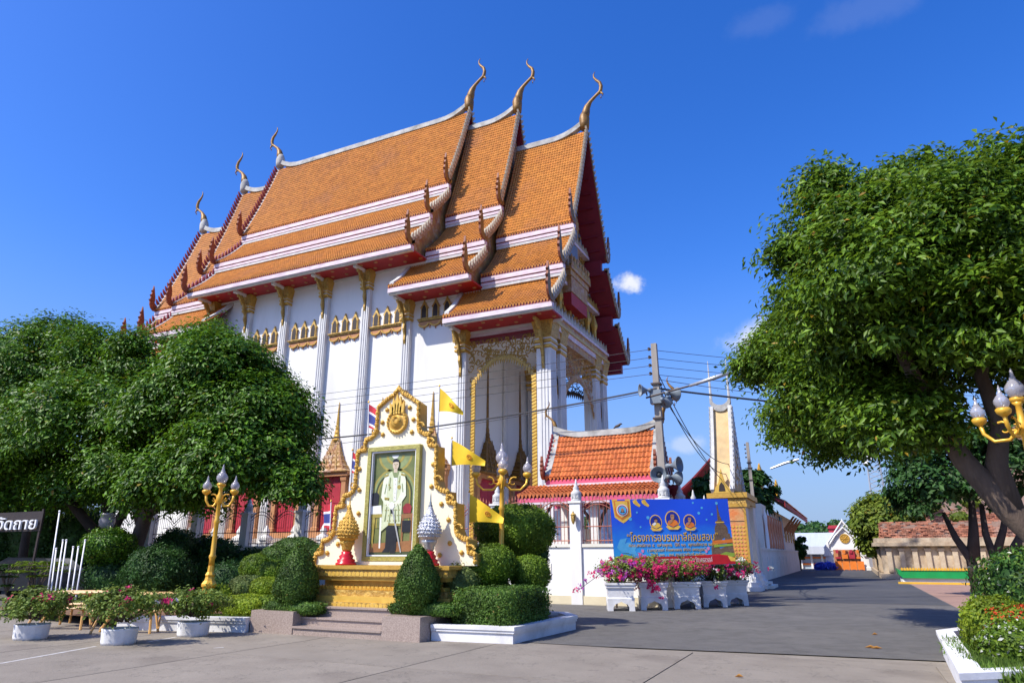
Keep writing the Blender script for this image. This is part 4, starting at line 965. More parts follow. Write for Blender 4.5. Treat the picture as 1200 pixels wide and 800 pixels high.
flat([(-.01,3.56),(.09,3.56),(.09,3.46),(-.01,3.46)],5,16); flat([(x*.78+.04,z) for x,z in arc(.115,3.64,16,0,2*math.pi)],5,17); flat([(-.055,3.66),(-.05,3.72),(-.03,3.76),(.04,3.79),(.11,3.76),(.13,3.72),(.135,3.66),(.12,3.70),(.04,3.715),(-.04,3.70)],6,18)
flat([(-.01,3.655),(.03,3.655),(.03,3.645),(-.01,3.645)],6,18); flat([(.055,3.655),(.095,3.655),(.095,3.645),(.055,3.645)],6,18); flat([(.015,3.575),(.07,3.575),(.06,3.565),(.025,3.565)],8,18); flat([(.035,3.645),(.048,3.645),(.055,3.605),(.03,3.605)],1,18)
for k,(x0,z0_,x1,z1_) in enumerate(((-.20,2.35,-.16,2.68),(-.08,2.3,-.05,2.6),(.10,2.3,.08,2.62),(.19,2.34,.16,2.7),(-.24,2.98,-.2,3.2),(.27,3.0,.24,3.2),(-.12,3.05,-.1,3.35),(.15,3.2,.17,3.38))):
    flat([(x0-.012,z0_),(x0+.012,z0_),(x1+.01,z1_),(x1-.01,z1_)],11,15)
for k in range(26):                                   # embroidered pattern and medals on the coat
    x_ = -.2+.08*(k%6)+.02*((k//6)%2); z_ = 2.36+.12*(k//6); flat([(x_,z_-.018),(x_+.016,z_),(x_,z_+.018),(x_-.016,z_)],1,14)
for x_,z_ in ((-.13,3.18),(-.09,3.12),(.15,3.25)): flat([(x_+.02*math.cos(a*1.047),z_+.02*math.sin(a*1.047)) for a in range(6)],1,16)
for s in (-1,1): flat([(.02+s*.17,3.44),(.02+s*.30,3.40),(.02+s*.31,3.36),(.02+s*.18,3.39)],1,16)
for k in range(5): flat([(.045,3.30-.1*k),(.06,3.29-.1*k),(.045,3.27-.1*k)],1,17)
sp(b,'portrait_print',PR,fr)
# gold base
YF = 12.95
for (w_,z0,z1,dp,mm) in ((1.92,1.30,1.38,0,'gold'),(1.86,1.14,1.299,.04,'goldcarve'),(1.80,1.06,1.139,.09,'gold'),(1.55,.94,1.059,.28,'gold'),(1.72,.86,.939,.14,'goldlight'),(1.86,.74,.859,.06,'goldcarve'),(1.98,.62,.739,-.05,'goldlight'),(2.06,.505,.619,-.12,'goldcarve')):
    b = MB(); b.box(SX-w_,SX+w_,YF+dp,SY+.5,z0,z1); sp(b,'base_moulding',M[mm])
b = MB()
for w_,y,z in ((1.86,YF+.035,1.155),(2.06,YF-.125,.515)):
    k = int(2*w_/.11)
    for i in range(k):
        x = SX-w_+.055+i*2*w_/k; b.prism([(-.045,0),(.045,0),(.05,.06),(0,.10),(-.05,.06)],(x,y,z),(1,0,0),(0,0,1),(0,.03,0)); 
for y,z in ((YF+.13,.87),): 
    for i in range(32): x = SX-1.7+i*.11; b.prism([(-.05,0),(.05,0),(0,.085)],(x,y,z),(1,0,0),(0,-.4,1),(0,.03,0))
kind(sp(b,'lotus_petal_row',M['goldlight']),'stuff')
b = MB(); b.box(SX-1.25,SX-.85,SY-.24,SY-.003,1.385,1.45); b.box(SX-1.2,SX+1.2,SY-.12,SY-.003,1.385,1.46); sp(b,'ledge',M['cream'])
# granite steps
stp = thing('granite_steps', 'pinkish granite steps and cheek blocks in front of the portrait shrine', 'steps', (-9.6,12.4,0))
b = MB(); b.box(-12.1,-7.72,12.62,14.3,0,.50); b.build('step',M['granite'],stp)
for (y0,y1,z) in ((12.35,12.615,.335),(12.08,12.345,.17)):
    b = MB(); b.box(-10.9,-8.62,y0,y1,0,z-.04); st_ = b.build('step',M['granite'],stp)
    b = MB(); b.box(-10.9,-8.62,y0-.035,y1,z-.039,z); b.build('nosing',M['granite'],st_)
b = MB(); b.box(-10.9,-8.62,12.58,12.80,.501,.535); b.build('nosing',M['granite'],stp)
b = MB(); b.box(-8.615,-7.72,12.06,12.615,0,.45); b.build('cheek_block',M['granite'],stp)
b = MB(); b.box(-12.1,-10.905,12.06,12.615,0,.45); b.build('cheek_block',M['granite'],stp)
# urns
def urn(loc, m, label):
    t = thing('phum_urn', label, 'urn', loc); t.scale = (.88,.88,.9)
    b = MB(); b.lathe((0,0,0),[(.27,0),(.27,.05),(.22,.07),(.24,.13),(.17,.16),(.19,.22),(.13,.27),(.14,.33)],20); b.build('stand',M['redpaint'],t,True,world=False)
    b = MB(); b.lathe((0,0,.325),[(.10,0),(.13,.06),(.14,.13),(.19,.2),(.20,.24),(.19,.26)],18); b.build('cup',m if m != M['silver'] else M['steel'],t,True,world=False)
    b = MB(); pr_ = [(.19,.0),(.26,.10),(.285,.22),(.27,.34),(.20,.48),(.12,.62),(.075,.74),(.05,.80)]
    b.lathe((0,0,.585),pr_,24); bo = b.build('bud',m,t,True,world=False)
    b = MB()
    for k,(r,z) in enumerate(((.25,.08),(.285,.16),(.285,.24),(.265,.32),(.235,.40),(.19,.48),(.14,.57))):
        nn = int(r*80)
        for j in range(nn):
            a = 2*math.pi*(j+.5*(k%2))/nn; b.lathe((r*math.cos(a),r*math.sin(a),.585+z-.02),[(.012,0),(.034,.02),(.02,.045),(.004,.05)],5)
    kind(b.build('petal_studs',m,bo,world=False),'stuff')
    b = MB(); b.lathe((0,0,1.375),[(.05,0),(.06,.03),(.03,.06),(.035,.1),(.02,.13),(.015,.25),(.004,.36)],8); b.build('tip',m if m != M['silver'] else M['horn'],t,True,world=False)
p = PY(405,664,13.25); urn((p.x,13.25,1.382),M['goldemb'],'gold embossed urn on a red stand left of the portrait')
p = PY(502,664,13.25); urn((p.x,13.25,1.382),M['silver'],'silver embossed urn on a red stand right of the portrait')
# ================================================================== FLAGS
def flag(base, top, L, Hh, droop, mats, label, name, stripes, yaw=0, emblem=False, ph=0., taper=.35):
    t = thing(name, label, 'flag', base)
    b = MB(); bv = Vector(base); tv = Vector(top); b.tube([bv,tv],.014,6); b.build('flag_pole',M['letter'],t)
    b = MB(); b.lathe(tv,[(.02,0),(.028,.02),(.004,.07)],6); b.build('pole_tip',M['gold'],t)
    nx, nz = 14, 10; d = Vector((math.cos(yaw),math.sin(yaw),0)); nn = Vector((-d.y,d.x,0)); up = (tv-bv).normalized(); b = MB(); vs = []
    for i in range(nx+1):
        s = i/nx
        for j in range(nz+1):
            r = j/nz; hgt = Hh*(1-taper*s)
            p = tv - up*.03 + d*(L*s) - Vector((0,0,1))*(droop*s**1.15) - up*(hgt*r) + nn*(.07*math.sin(s*7+ph+r*1.2)*s)
            vs.append(p)
    base_i = len(b.v); b.v += [tuple(p) for p in vs]
    for i in range(nx):
        for j in range(nz):
            a = i*(nz+1)+j; b.f.append((a,a+nz+1,a+nz+2,a+1)); b.m.append(stripes[min(len(stripes)-1,int(j*len(stripes)/nz))])
    c = b.build('cloth',mats,t,True)
    if emblem:
        q = MB()
        for k,r in enumerate((.10,.05)):
            pts = []
            for a in range(15):
                an = 2*math.pi*a/14; s = .56 + r*math.cos(an)*.62/L; r2 = .5 + r*math.sin(an)/Hh
                p = tv - up*.03 + d*(L*s) - Vector((0,0,1))*(droop*s**1.15) - up*(Hh*(1-taper*s)*r2) + nn*(.07*math.sin(s*7+ph+r2*1.2)*s - .006); pts.append(p)
            q.tube(pts,.007,4,cap=False)
        q.build('flag_emblem',M['emblem'],c)
TH = [M['thaired'],M['thaiwhite'],M['thaiblue']]; TS = [0,1,2,2,2,1,1,0,0,0]
TSx = [0,0,1,2,2,2,1,0]
def fl_yellow(u,v,ub,vb,y,label,ph,L=.62,Hh=.62,dr=.42,tp=.6): 
    a = PY(ub,vb,y); c = PY(u,v,y); flag(tuple(a),tuple(c),L,Hh,dr,[M['yellow']],label,'yellow_flag',[0],0.15,True,ph,tp)
fl_yellow(515,453,509,640,14.15,'uppermost yellow emblem flag above the right shoulder of the shrine',0,.62,.60,.62,.85)
fl_yellow(529.5,514,526,640,14.25,'middle yellow emblem flag right of the portrait shrine',.8,.84,.62,.52,.8)
fl_yellow(550,577,548,660,14.35,'lowest yellow emblem flag beside the tall gold lamp post',1.7,.84,.66,.56,.82)
def fl_thai(u,v,ub,vb,y,label,ph,L,Hh,dr,yaw=.2):
    a = PY(ub,vb,y); c = PY(u,v,y); flag(tuple(a),tuple(c),L,Hh,dr,TH,label,'thai_flag',TSx,yaw,False,ph,.12)
fl_thai(432,472,430,600,14.2,'striped red, white and blue flag near the top left of the shrine',0,.42,.62,.30)
fl_thai(413,528,406,650,14.25,'striped red, white and blue flag in front of the red shuttered window',1.1,.46,.52,.34)
fl_thai(388,588,384,690,14.2,'small striped red, white and blue flag at the lower left edge of the shrine',2,.30,.62,.05,2.8)
# ================================================================== LAMP POSTS
def globe(b, c, s=1.0): b.lathe(c,[(.05*s,0),(.12*s,.05*s),(.165*s,.14*s),(.16*s,.22*s),(.11*s,.30*s),(.06*s,.36*s),(.055*s,.40*s),(.035*s,.43*s),(.03*s,.50*s),(.008*s,.58*s)],14)
def lamp_post(loc, h, arms, label, armlen=.42, rot=0, s=1.0, top=True):
    t = thing('lamp_post', label, 'street lamp', loc, rot)
    def bl(b,nm,m,par=None,sm=True): return b.build(nm,m,par or t,sm,world=False)
    b = MB(); b.lathe((0,0,0),[(.21,0),(.21,.12),(.16,.20),(.15,.62),(.19,.66),(.19,.72),(.13,.80),(.11,.88),(.125,.93),(.085,1.0),(.075,1.15)],8); bl(b,'base',M['lampgold'],sm=False)
    b = MB(); prof = [(.07,1.15),(.065,h*.42),(.085,h*.42+.04),(.085,h*.42+.09),(.06,h*.42+.13),(.055,h*.70),(.08,h*.70+.04),(.055,h*.70+.1),(.05,h*.86),(.085,h*.86+.03),(.09,h*.86+.18),(.05,h*.86+.26),(.045,h-.05),(.09,h)]
    b.lathe((0,0,0),prof,12); bl(b,'pole',M['lampgold'])
    if top:
        b = MB(); b.lathe((0,0,h),[(.09,0),(.12,.05),(.10,.08)],10); hd = bl(b,'lamp_holder',M['lampgold']); b = MB(); globe(b,(0,0,h+.07),.86*s); bl(b,'globe',M['globe'],hd)
    z0 = h*.86+.1
    for k in range(arms):
        a = 2*math.pi*k/arms; d = Vector((math.cos(a),math.sin(a),0)); b = MB()
        pts = [d*.05+Vector((0,0,z0)), d*(armlen*.35)+Vector((0,0,z0-.16)), d*(armlen*.72)+Vector((0,0,z0-.16)), d*(armlen*.95)+Vector((0,0,z0-.02)), d*armlen+Vector((0,0,z0+.14))]
        b.tube(pts,[.035,.03,.03,.032,.035],6)
        curl(b,tuple(d*armlen*.45+Vector((0,0,z0+.02))),tuple(d),(0,0,1),.13,1,9,1.0,.022); curl(b,tuple(d*armlen*.2+Vector((0,0,z0+.05))),tuple(d),(0,0,1),.09,-1,8,0,.02)
        b.lathe(tuple(d*armlen+Vector((0,0,z0+.12))),[(.04,0),(.10,.05),(.115,.1),(.09,.13)],10)
        ar = bl(b,'arm',M['lampgold']); b = MB(); globe(b,tuple(d*armlen+Vector((0,0,z0+.23))),.66*s); bl(b,'globe',M['globe'],ar)
    return t
p = PY(243,700,13.0); z1 = PY(256,570,13.0).z; lamp_post((p.x,13.0,.2),z1-.2,2,'gold double-globe lamp post in front of the left trees',.36,.45)
p = PY(587.5,690,14.9); q = PY(587,545,14.9); lamp_post((p.x,14.9,.25),q.z-.3,4,'gold five-globe lamp post rising from the topiary right of the shrine',.62,.5,1.05)
p = PY(1226,620,13.2); q = PY(1208,474,13.2); lamp_post((p.x,13.2,.3),q.z-.25,4,'gold lamp post half cut by the right picture edge under the big tree',.60,2.6,1.0)
p = PY(112,690,17.2); q = PY(112,620,17.2); t = thing('lamp_post','small gold lamp post with a single dark globe in the shade of the left trees','street lamp',(p.x,17.2,0))
b = MB(); b.lathe((0,0,0),[(.16,0),(.16,.2),(.08,.3),(.06,q.z-.1),(.1,q.z)],8); b.build('pole',M['lampgold'],t,world=False); b = MB(); b.lathe((0,0,q.z),[(.1,0),(.24,.1),(.28,.3),(.22,.48),(.3,.5),(.3,.54),(.1,.6)],12); b.build('globe',M['globe'],t,True,world=False)
# ================================================================== UTILITY POLES, SPEAKERS, CABLES
PYY = 24.7; PB = PY(783,650,PYY); PT = PY(765.5,403,PYY); PX_, PH = PB.x-.02, PT.z
def upole(loc, h, label):
    t = thing('utility_pole', label, 'pole', loc)
    b = MB(); b.lathe((0,0,0),[(.155,0),(.10,h)],4,sq=True); b.build('shaft',M['polecon'],t,world=False)
    for k in range(4):
        b = MB(); z = h-.25-k*.32; b.lathe((-.2,-.02,z),[(.02,0),(.06,.02),(.04,.06),(.06,.1),(.02,.13)],8); b.cbox((-.12,-.02,z+.05),.16,.03,.03); b.build('insulator',M['irondark'],t,world=False)
    for z in (h-1.6,h-2.0,h-2.9):
        b = MB(); b.cbox((0,0,z),.36,.36,.06); b.build('band',M['irondark'],t,world=False)
    return t
mainpole = upole((PX_,PYY,0),PH,'concrete utility pole carrying horn loudspeakers behind the blue banner')
b = MB(); b.cbox((.0,-.16,PH-2.35),.42,.3,.5); b.build('junction_box',M['horn'],mainpole,world=False)
ARM = Vector((PX_,22.65,0))
az0 = PY(757,466,PYY-.3); az1 = PY(808,452,PYY-.3); tip = PY(857,436,PYY-.3)
b = MB(); b.tube([az0-Vector((PX_,PYY,0)),az1-Vector((PX_,PYY,0))],.035,6); b.build('crossarm',M['irondark'],mainpole,world=False)
b = MB(); b.tube([az1-Vector((PX_,PYY,0)),(az1*.4+tip*.6)-Vector((PX_,PYY,0)),tip-Vector((PX_,PYY,0))],[.05,.08,.06],8); b.build('street_light_arm',M['steel'],mainpole,True,world=False)
def horn(c, d, r, label, dark=False):
    t = thing('horn_speaker', label, 'loudspeaker', c); d = Vector(d).normalized()
    b = MB(); b.dlathe((0,0,0),d,[(r*.28,-r*.9),(r*.34,-r*.5),(r*.2,-r*.35),(r*.25,-r*.1),(r*.5,r*.35),(r*.8,r*.7),(r*1.0,r*.95),(r*1.02,r*1.0),(r*.94,r*.96),(r*.72,r*.66),(r*.4,r*.3)],18); b.build('bell',M['horn'],t,True,world=False)
    b = MB(); b.dlathe((0,0,0),d,[(r*.39,r*.28),(r*.22,r*.5),(r*.04,r*.56)],12); b.build('throat',M['horndark'],t,True,world=False)
    b = MB(); b.tube([(0,0,-r*.2),(0,.12,-r*.75)],.025,5); b.build('bracket',M['irondark'],t,world=False)
for (u,v,y,d,r,lb) in ((757,457,22.5,(-1,-.6,-.05),.30,'small grey horn speaker pointing left high on the pole'),(786,461,22.75,(.75,.85,0),.34,'upper of the two round-backed horn speakers facing away beside the pole'),(778,469,22.6,(.2,.95,-.1),.30,'lower of the two round-backed horn speakers facing away beside the pole'),
                       (773,556,22.5,(.05,-1,-.05),.36,'large horn speaker facing the road low on the pole'),(788,545,22.7,(1,-.25,.05),.36,'horn speaker pointing right low on the pole'),(788,559,22.8,(.7,.7,-.05),.34,'horn speaker turned away at the foot of the lower cluster')):
    p = PY(u,v,y+PYY-22.9); horn(tuple(p),d,r*.78,lb)
P2 = (-38.0,24.9); upole((P2[0],P2[1]-.2,0),PH,'concrete utility pole buried in the left tree crown')
P3 = (9.0,36.0); upole((P3[0],P3[1],0),PH,'concrete utility pole beyond the right picture edge')
def cable(a, c, sag, r, label, grp):
    a, c = Vector(a), Vector(c); b = MB(); n = 24
    b.tube([a + (c-a)*(i/n) - Vector((0,0,1))*sag*4*(i/n)*(1-i/n) for i in range(n+1)],r,5,cap=False)
    o = tag(b.build('overhead_cable',M['cable'],None),label,'cable',grp); return recenter(o,tuple(a))
for k in range(4):
    z = PH-.2-k*.32; w_ = ('topmost','second','third','fourth')[k]
    cable((PX_-.2,PYY,z),(P2[0]-.2,PYY,z-.1),.12,.011,w_+' thin power line running left from the pole across the white hall','power lines left of the pole')
    cable((PX_-.2,PYY,z),(P3[0],P3[1],z),.25,.011,w_+' thin power line running right from the pole to the big tree','power lines right of the pole')
cable((PX_,PYY-.1,PH-1.75),(P2[0],PYY-.1,PH-1.5),.9,.035,'thick black cable bundle sagging left of the pole','cables')
cable((PX_,PYY-.1,PH-1.85),(P2[0],PYY-.1,PH-2.9),.5,.012,'thin grey line below the cable bundle left of the pole','cables')
cable((PX_,PYY-.1,PH-1.75),(P3[0],P3[1],PH-2.3),.2,.04,'thick black cable bundle running right from the pole','cables')
cable((PX_,PYY-.1,PH-1.4),(P3[0],P3[1],PH-1.5),.45,.012,'thin slack line just above the right cable bundle','cables')
G2 = (-6.2,60,0)
for k,(z,zz,s) in enumerate(((PH-1.2,7.6,.5),(PH-1.5,7.2,.9),(PH-1.8,6.6,.7))):
    cable((PX_+.1,PYY,z),(-5.3+.12*k,36.2,5.0+.5*k),s,.018,('upper','middle','lower')[k]+' dark cable dropping from the pole to the gold gateway','service drops')
pp = PX(884,600,-6.3); upole((-6.3,pp.y,0),PX(884,527,-6.3).z,'distant concrete pole among dark trees behind the gold gateway')
b = MB(); a_ = PY(903,549,55); c_ = PY(936,538,55); b.tube([a_,(a_+c_)/2+Vector((0,0,.05)),c_],[.07,.1,.09],6); lo = tag(b.build('street_light',M['steel'],None),'pale tubular street light arm reaching right from the far pole','street lamp'); recenter(lo,tuple(a_))
# ================================================================== BANNER
BL0 = PY(720.5,664,22.2); BL1 = PY(714.5,585,22.2); BR0 = PY(862,661,24.0); BR1 = PY(852.5,584,24.0)
ban = thing('event_banner', 'large blue printed banner with gold Thai lettering, monk portraits and a stupa', 'banner', (BL0.x,BL0.y,0))
bn = (BR0-BL0).cross(BL1-BL0).normalized()
if bn.y > 0: bn = -bn
def BP(s, t, lay=0): # s right, t down
    p = (BL1*(1-s)+BR1*s)*(1-t) + (BL0*(1-s)+BR0*s)*t
    return p + bn*(.014*math.sin(9*s+4*t)+.005*math.sin(19*s-5*t) + .0055*lay)
b = MB(); n1, n2 = 40, 16; vs = [BP(i/n1,j/n2) for i in range(n1+1) for j in range(n2+1)]
b.add(vs,[(i*(n2+1)+j,(i+1)*(n2+1)+j,(i+1)*(n2+1)+j+1,i*(n2+1)+j+1) for i in range(n1) for j in range(n2)])
def ban_mat():
    m = bpy.data.materials.new('banner_blue_print'); m.use_nodes = True; t = m.node_tree; bs = t.nodes['Principled BSDF']
    c = t.nodes.new('ShaderNodeTexCoord'); sx = t.nodes.new('ShaderNodeSeparateXYZ'); t.links.new(c.outputs['Generated'],sx.inputs[0])
    nz = t.nodes.new('ShaderNodeTexNoise'); nz.inputs['Scale'].default_value = 5; nz.inputs['Detail'].default_value = 5; t.links.new(c.outputs['Generated'],nz.inputs['Vector'])
    ad = t.nodes.new('ShaderNodeMath'); ad.operation = 'MULTIPLY_ADD'; t.links.new(nz.outputs[0],ad.inputs[0]); ad.inputs[1].default_value = -.35; t.links.new(sx.outputs['Z'],ad.inputs[2])
    r = t.nodes.new('ShaderNodeValToRGB'); e = r.color_ramp.elements; e[0].position = .0; e[0].color = (.03,.33,.70,1); e[1].position = .48; e[1].color = (.012,.075,.62,1)
    x = e.new(.22); x.color = (.015,.20,.68,1); t.links.new(ad.outputs[0],r.inputs[0]); t.links.new(r.outputs[0],bs.inputs['Base Color']); bs.inputs['Roughness'].default_value = .4; return m
cloth = b.build('banner_sheet',ban_mat(),ban)
BM = dict(gold=pm('banner_gold',(.80,.52,.08),(.66,.38,.05)),red=pm('banner_red',(.45,.01,.015),(.36,.01,.012)),dk=pm('banner_dark',(.03,.012,.01),(.04,.02,.012)),white=pm('banner_white',(.78,.78,.76),(.72,.72,.70)),sky=pm('banner_cyan',(.10,.42,.70),(.06,.34,.64),4),orange=pm('banner_orange',(.72,.20,.03),(.62,.15,.02)),skin=pm('banner_skin',(.42,.22,.12),(.36,.18,.09)),stone=pm('banner_stone',(.20,.13,.08),(.10,.06,.04),20),green=pm('banner_green',(.30,.42,.05),(.2,.3,.03)),blue=pm('banner_navy',(.01,.03,.30),(.01,.02,.24)),pink=pm('banner_pink',(.70,.25,.45),(.62,.2,.38)))
BL_ = {}
def bflat(poly, key, lay):
    q = BL_.setdefault((key,lay),MB()); q.add([BP(x,y,lay) for x,y in poly],[tuple(range(len(poly)))])
def ell(cx,cy,rx,ry,n=18): return [(cx+rx*math.cos(2*math.pi*i/n),cy+ry*math.sin(2*math.pi*i/n)) for i in range(n)]
bflat([(.015,.0),(.17,.0),(.17,.26),(.125,.33),(.10,.36),(.07,.33),(.03,.27)],'gold',1)
bflat([(.03,.02),(.155,.02),(.155,.24),(.09,.31),(.04,.24)],'orange',2); bflat([(.04,.03),(.145,.03),(.145,.22),(.09,.28),(.05,.22)],'gold',3)
bflat(ell(.097,.165,.048,.09),'white',4); bflat(ell(.097,.165,.041,.077),'red',5); bflat(ell(.097,.165,.034,.064),'sky',6); bflat(ell(.097,.165,.012,.03),'skin',7); bflat([(.078,.2),(.116,.2),(.107,.17),(.087,.17)],'dk',7)
for dx in (.0,.075): bflat([(.19+dx,.02),(.22+dx,.0),(.235+dx,.05),(.255+dx,.09),(.245+dx,.12),(.215+dx,.09),(.195+dx,.06)],'gold',1)
for (cx,cy,rx,ry,rb) in ((.372,.35,.052,.115,'gold'),(.513,.31,.062,.135,'orange'),(.655,.35,.052,.115,'orange')):
    bflat(ell(cx,cy,rx,ry),'gold',1); bflat(ell(cx,cy,rx*.88,ry*.88),'blue',2)
    bflat([(cx-rx*.72,cy+ry*.55),(cx-rx*.6,cy+ry*.2),(cx-rx*.15,cy-.0),(cx+rx*.15,cy),(cx+rx*.6,cy+ry*.2),(cx+rx*.72,cy+ry*.55),(cx,cy+ry*.85)],rb,3)
    bflat([(cx-rx*.6,cy+ry*.25),(cx-rx*.15,cy),(cx+rx*.1,cy+.02),(cx-rx*.35,cy+ry*.5)],'skin' if rb=='orange' else 'white',4)
    bflat(ell(cx,cy-ry*.25,rx*.26,ry*.30,12),'skin',5); bflat([(cx-rx*.28,cy-ry*.3),(cx-rx*.2,cy-ry*.55),(cx+rx*.2,cy-ry*.55),(cx+rx*.28,cy-ry*.3),(cx,cy-ry*.42)],'dk' if rb=='gold' else 'skin',6)
    bflat([(cx-rx,cy+ry*.8),(cx-rx*.7,cy+ry*.7),(cx,cy+ry*.95),(cx+rx*.7,cy+ry*.7),(cx+rx,cy+ry*.8),(cx+rx*.6,cy+ry*1.15),(cx-rx*.6,cy+ry*1.15)],'gold',6)
bflat([(.899,.04),(.903,.04),(.909,.18),(.916,.27),(.925,.30),(.925,.335),(.945,.345),(.945,.375),(.938,.38),(.955,.40),(.968,.44),(.972,.49),(.970,.53),(.985,.54),(.985,.58),(1.0,.60),(1.0,.86),(.815,.86),(.815,.74),(.825,.72),(.825,.66),(.84,.65),(.84,.58),(.852,.57),(.852,.54),(.862,.53),(.858,.49),(.862,.44),(.872,.40),(.885,.38),(.876,.375),(.876,.345),(.892,.335),(.892,.30),(.896,.18)],'stone',1)
bflat([(.83,.64),(1.0,.62),(1.0,.67),(.83,.70)],'orange',2); bflat([(.84,.70),(1.0,.69),(1.0,.72),(.84,.74)],'green',2); bflat([(.872,.355),(.945,.355),(.95,.37),(.868,.375)],'gold',2)
bflat([(0,.90),(.1,.86),(.2,.88),(.9,.84),(1,.86),(1,.99),(.6,1.0),(.5,.97),(.4,1.0),(0,.995)],'red',3); bflat([(0,.86),(.09,.82),(.17,.86),(.08,.90),(0,.93)],'green',4); bflat([(0,.93),(.12,.87),(.16,.9),(.05,.97),(0,.98)],'gold',4); bflat([(.86,.86),(.93,.81),(1.0,.83),(1,.88),(.9,.9)],'green',4); bflat([(.84,.92),(.93,.86),(1.0,.90),(1.0,.95),(.9,.94)],'gold',4)
bflat([(.18,.925),(.22,.865),(.82,.855),(.85,.905),(.82,.965),(.22,.975)],'red',5); bflat([(.17,.925),(.215,.855),(.825,.845),(.86,.905),(.825,.975),(.215,.985)],'gold',4)
for (x,y,r) in ((.22,.2,.008),(.31,.28,.014),(.24,.42,.008),(.77,.14,.01),(.74,.22,.012),(.70,.06,.008),(.90,.07,.012),(.8,.32,.008),(.85,.24,.01),(.16,.3,.014)): bflat(ell(x,y,r,r*1.9,10),'sky',1)
for (x,y) in ((.24,.78),(.215,.83),(.79,.76),(.77,.80)): bflat([(x-.012,y),(x-.006,y-.035),(x+.004,y-.02),(x+.012,y-.03),(x+.01,y+.01),(x,y+.025)],'pink',2)
for k in range(3): bflat([(.03+.03*k,.72+.04*k),(.06+.05*k,.60+.05*k),(.12+.04*k,.58+.06*k),(.10+.04*k,.66+.05*k),(.14+.03*k,.80+.03*k),(.07+.03*k,.80)],'sky',1)
for (key,lay),q in BL_.items(): kind(q.build('print_layer',BM[key],cloth),'stuff')
def text_mesh(body):
    cu = bpy.data.curves.new('lettering','FONT'); cu.body = body; cu.size = 1; cu.align_x = 'CENTER'; cu.resolution_u = 2
    ob = bpy.data.objects.new('lettering',cu); COL.objects.link(ob); dg = bpy.context.evaluated_depsgraph_get(); dg.update()
    me = bpy.data.meshes.new_from_object(ob.evaluated_get(dg)); bpy.data.objects.remove(ob); bpy.data.curves.remove(cu)
    return me
def btext(body, s0, s1, t0, t1, m, lay):
    me = text_mesh(body); co = [v.co.copy() for v in me.vertices]
    x0, x1 = min(c.x for c in co), max(c.x for c in co); y0, y1 = min(c.y for c in co), max(c.y for c in co)
    off = Vector(parent_origin(cloth))
    for v,c in zip(me.vertices,co): v.co = BP(s0+(c.x-x0)/(x1-x0)*(s1-s0), t1-(c.y-y0)/(y1-y0)*(t1-t0), lay) - off
    me.materials.clear(); me.materials.append(m); o = bpy.data.objects.new('lettering',me); COL.objects.link(o); o.parent = cloth; return kind(o,'stuff')
TXT = (('“โครงการอบรมบาลีก่อนสอบ”',.12,.88,.49,.635,'gold',1,'dk'),('คณะสงฆ์ภาค ๔  แห่งพุทธ  ปีที่ ๑๐  พุทธศักราช ๒๕๖๓',.13,.87,.655,.73,'gold',1,'dk'),('( นครสวรรค์ กำแพงเพชร พิจิตร เพชรบูรณ์ )',.28,.78,.735,.80,'gold',1,'dk'),('วันที่ ๑๐ - ๒๔ กุมภาพันธ์ ๒๕๖๓',.30,.76,.805,.865,'gold',1,'dk'),('ณ วัดวรนาถบรรพต พระอารามหลวง จังหวัดนครสวรรค์',.245,.81,.875,.955,'white',6,None))
for body,s0,s1,t0,t1,k,lay,sh in TXT:
    if sh: btext(body,s0+.004,s1+.004,t0+.012,t1+.012,BM[sh],lay)
    btext(body,s0,s1,t0,t1,BM[k],lay+1)
b = MB()
for s in (0.01,.5,.99):
    a, c = BP(s,0), BP(s,1); q = bn*-.06; g = Vector((c.x,c.y,0)); b.tube([a+q,c+q,g+q-bn*.1] if s < .9 else [a+q,c+q],.03,6)
b.tube([BP(0,.01)-bn*.05,BP(1,.01)-bn*.05],.025,6); b.tube([BP(0,.98)-bn*.05,BP(1,.98)-bn*.05],.025,6); b.build('banner_frame',M['irondark'],ban)
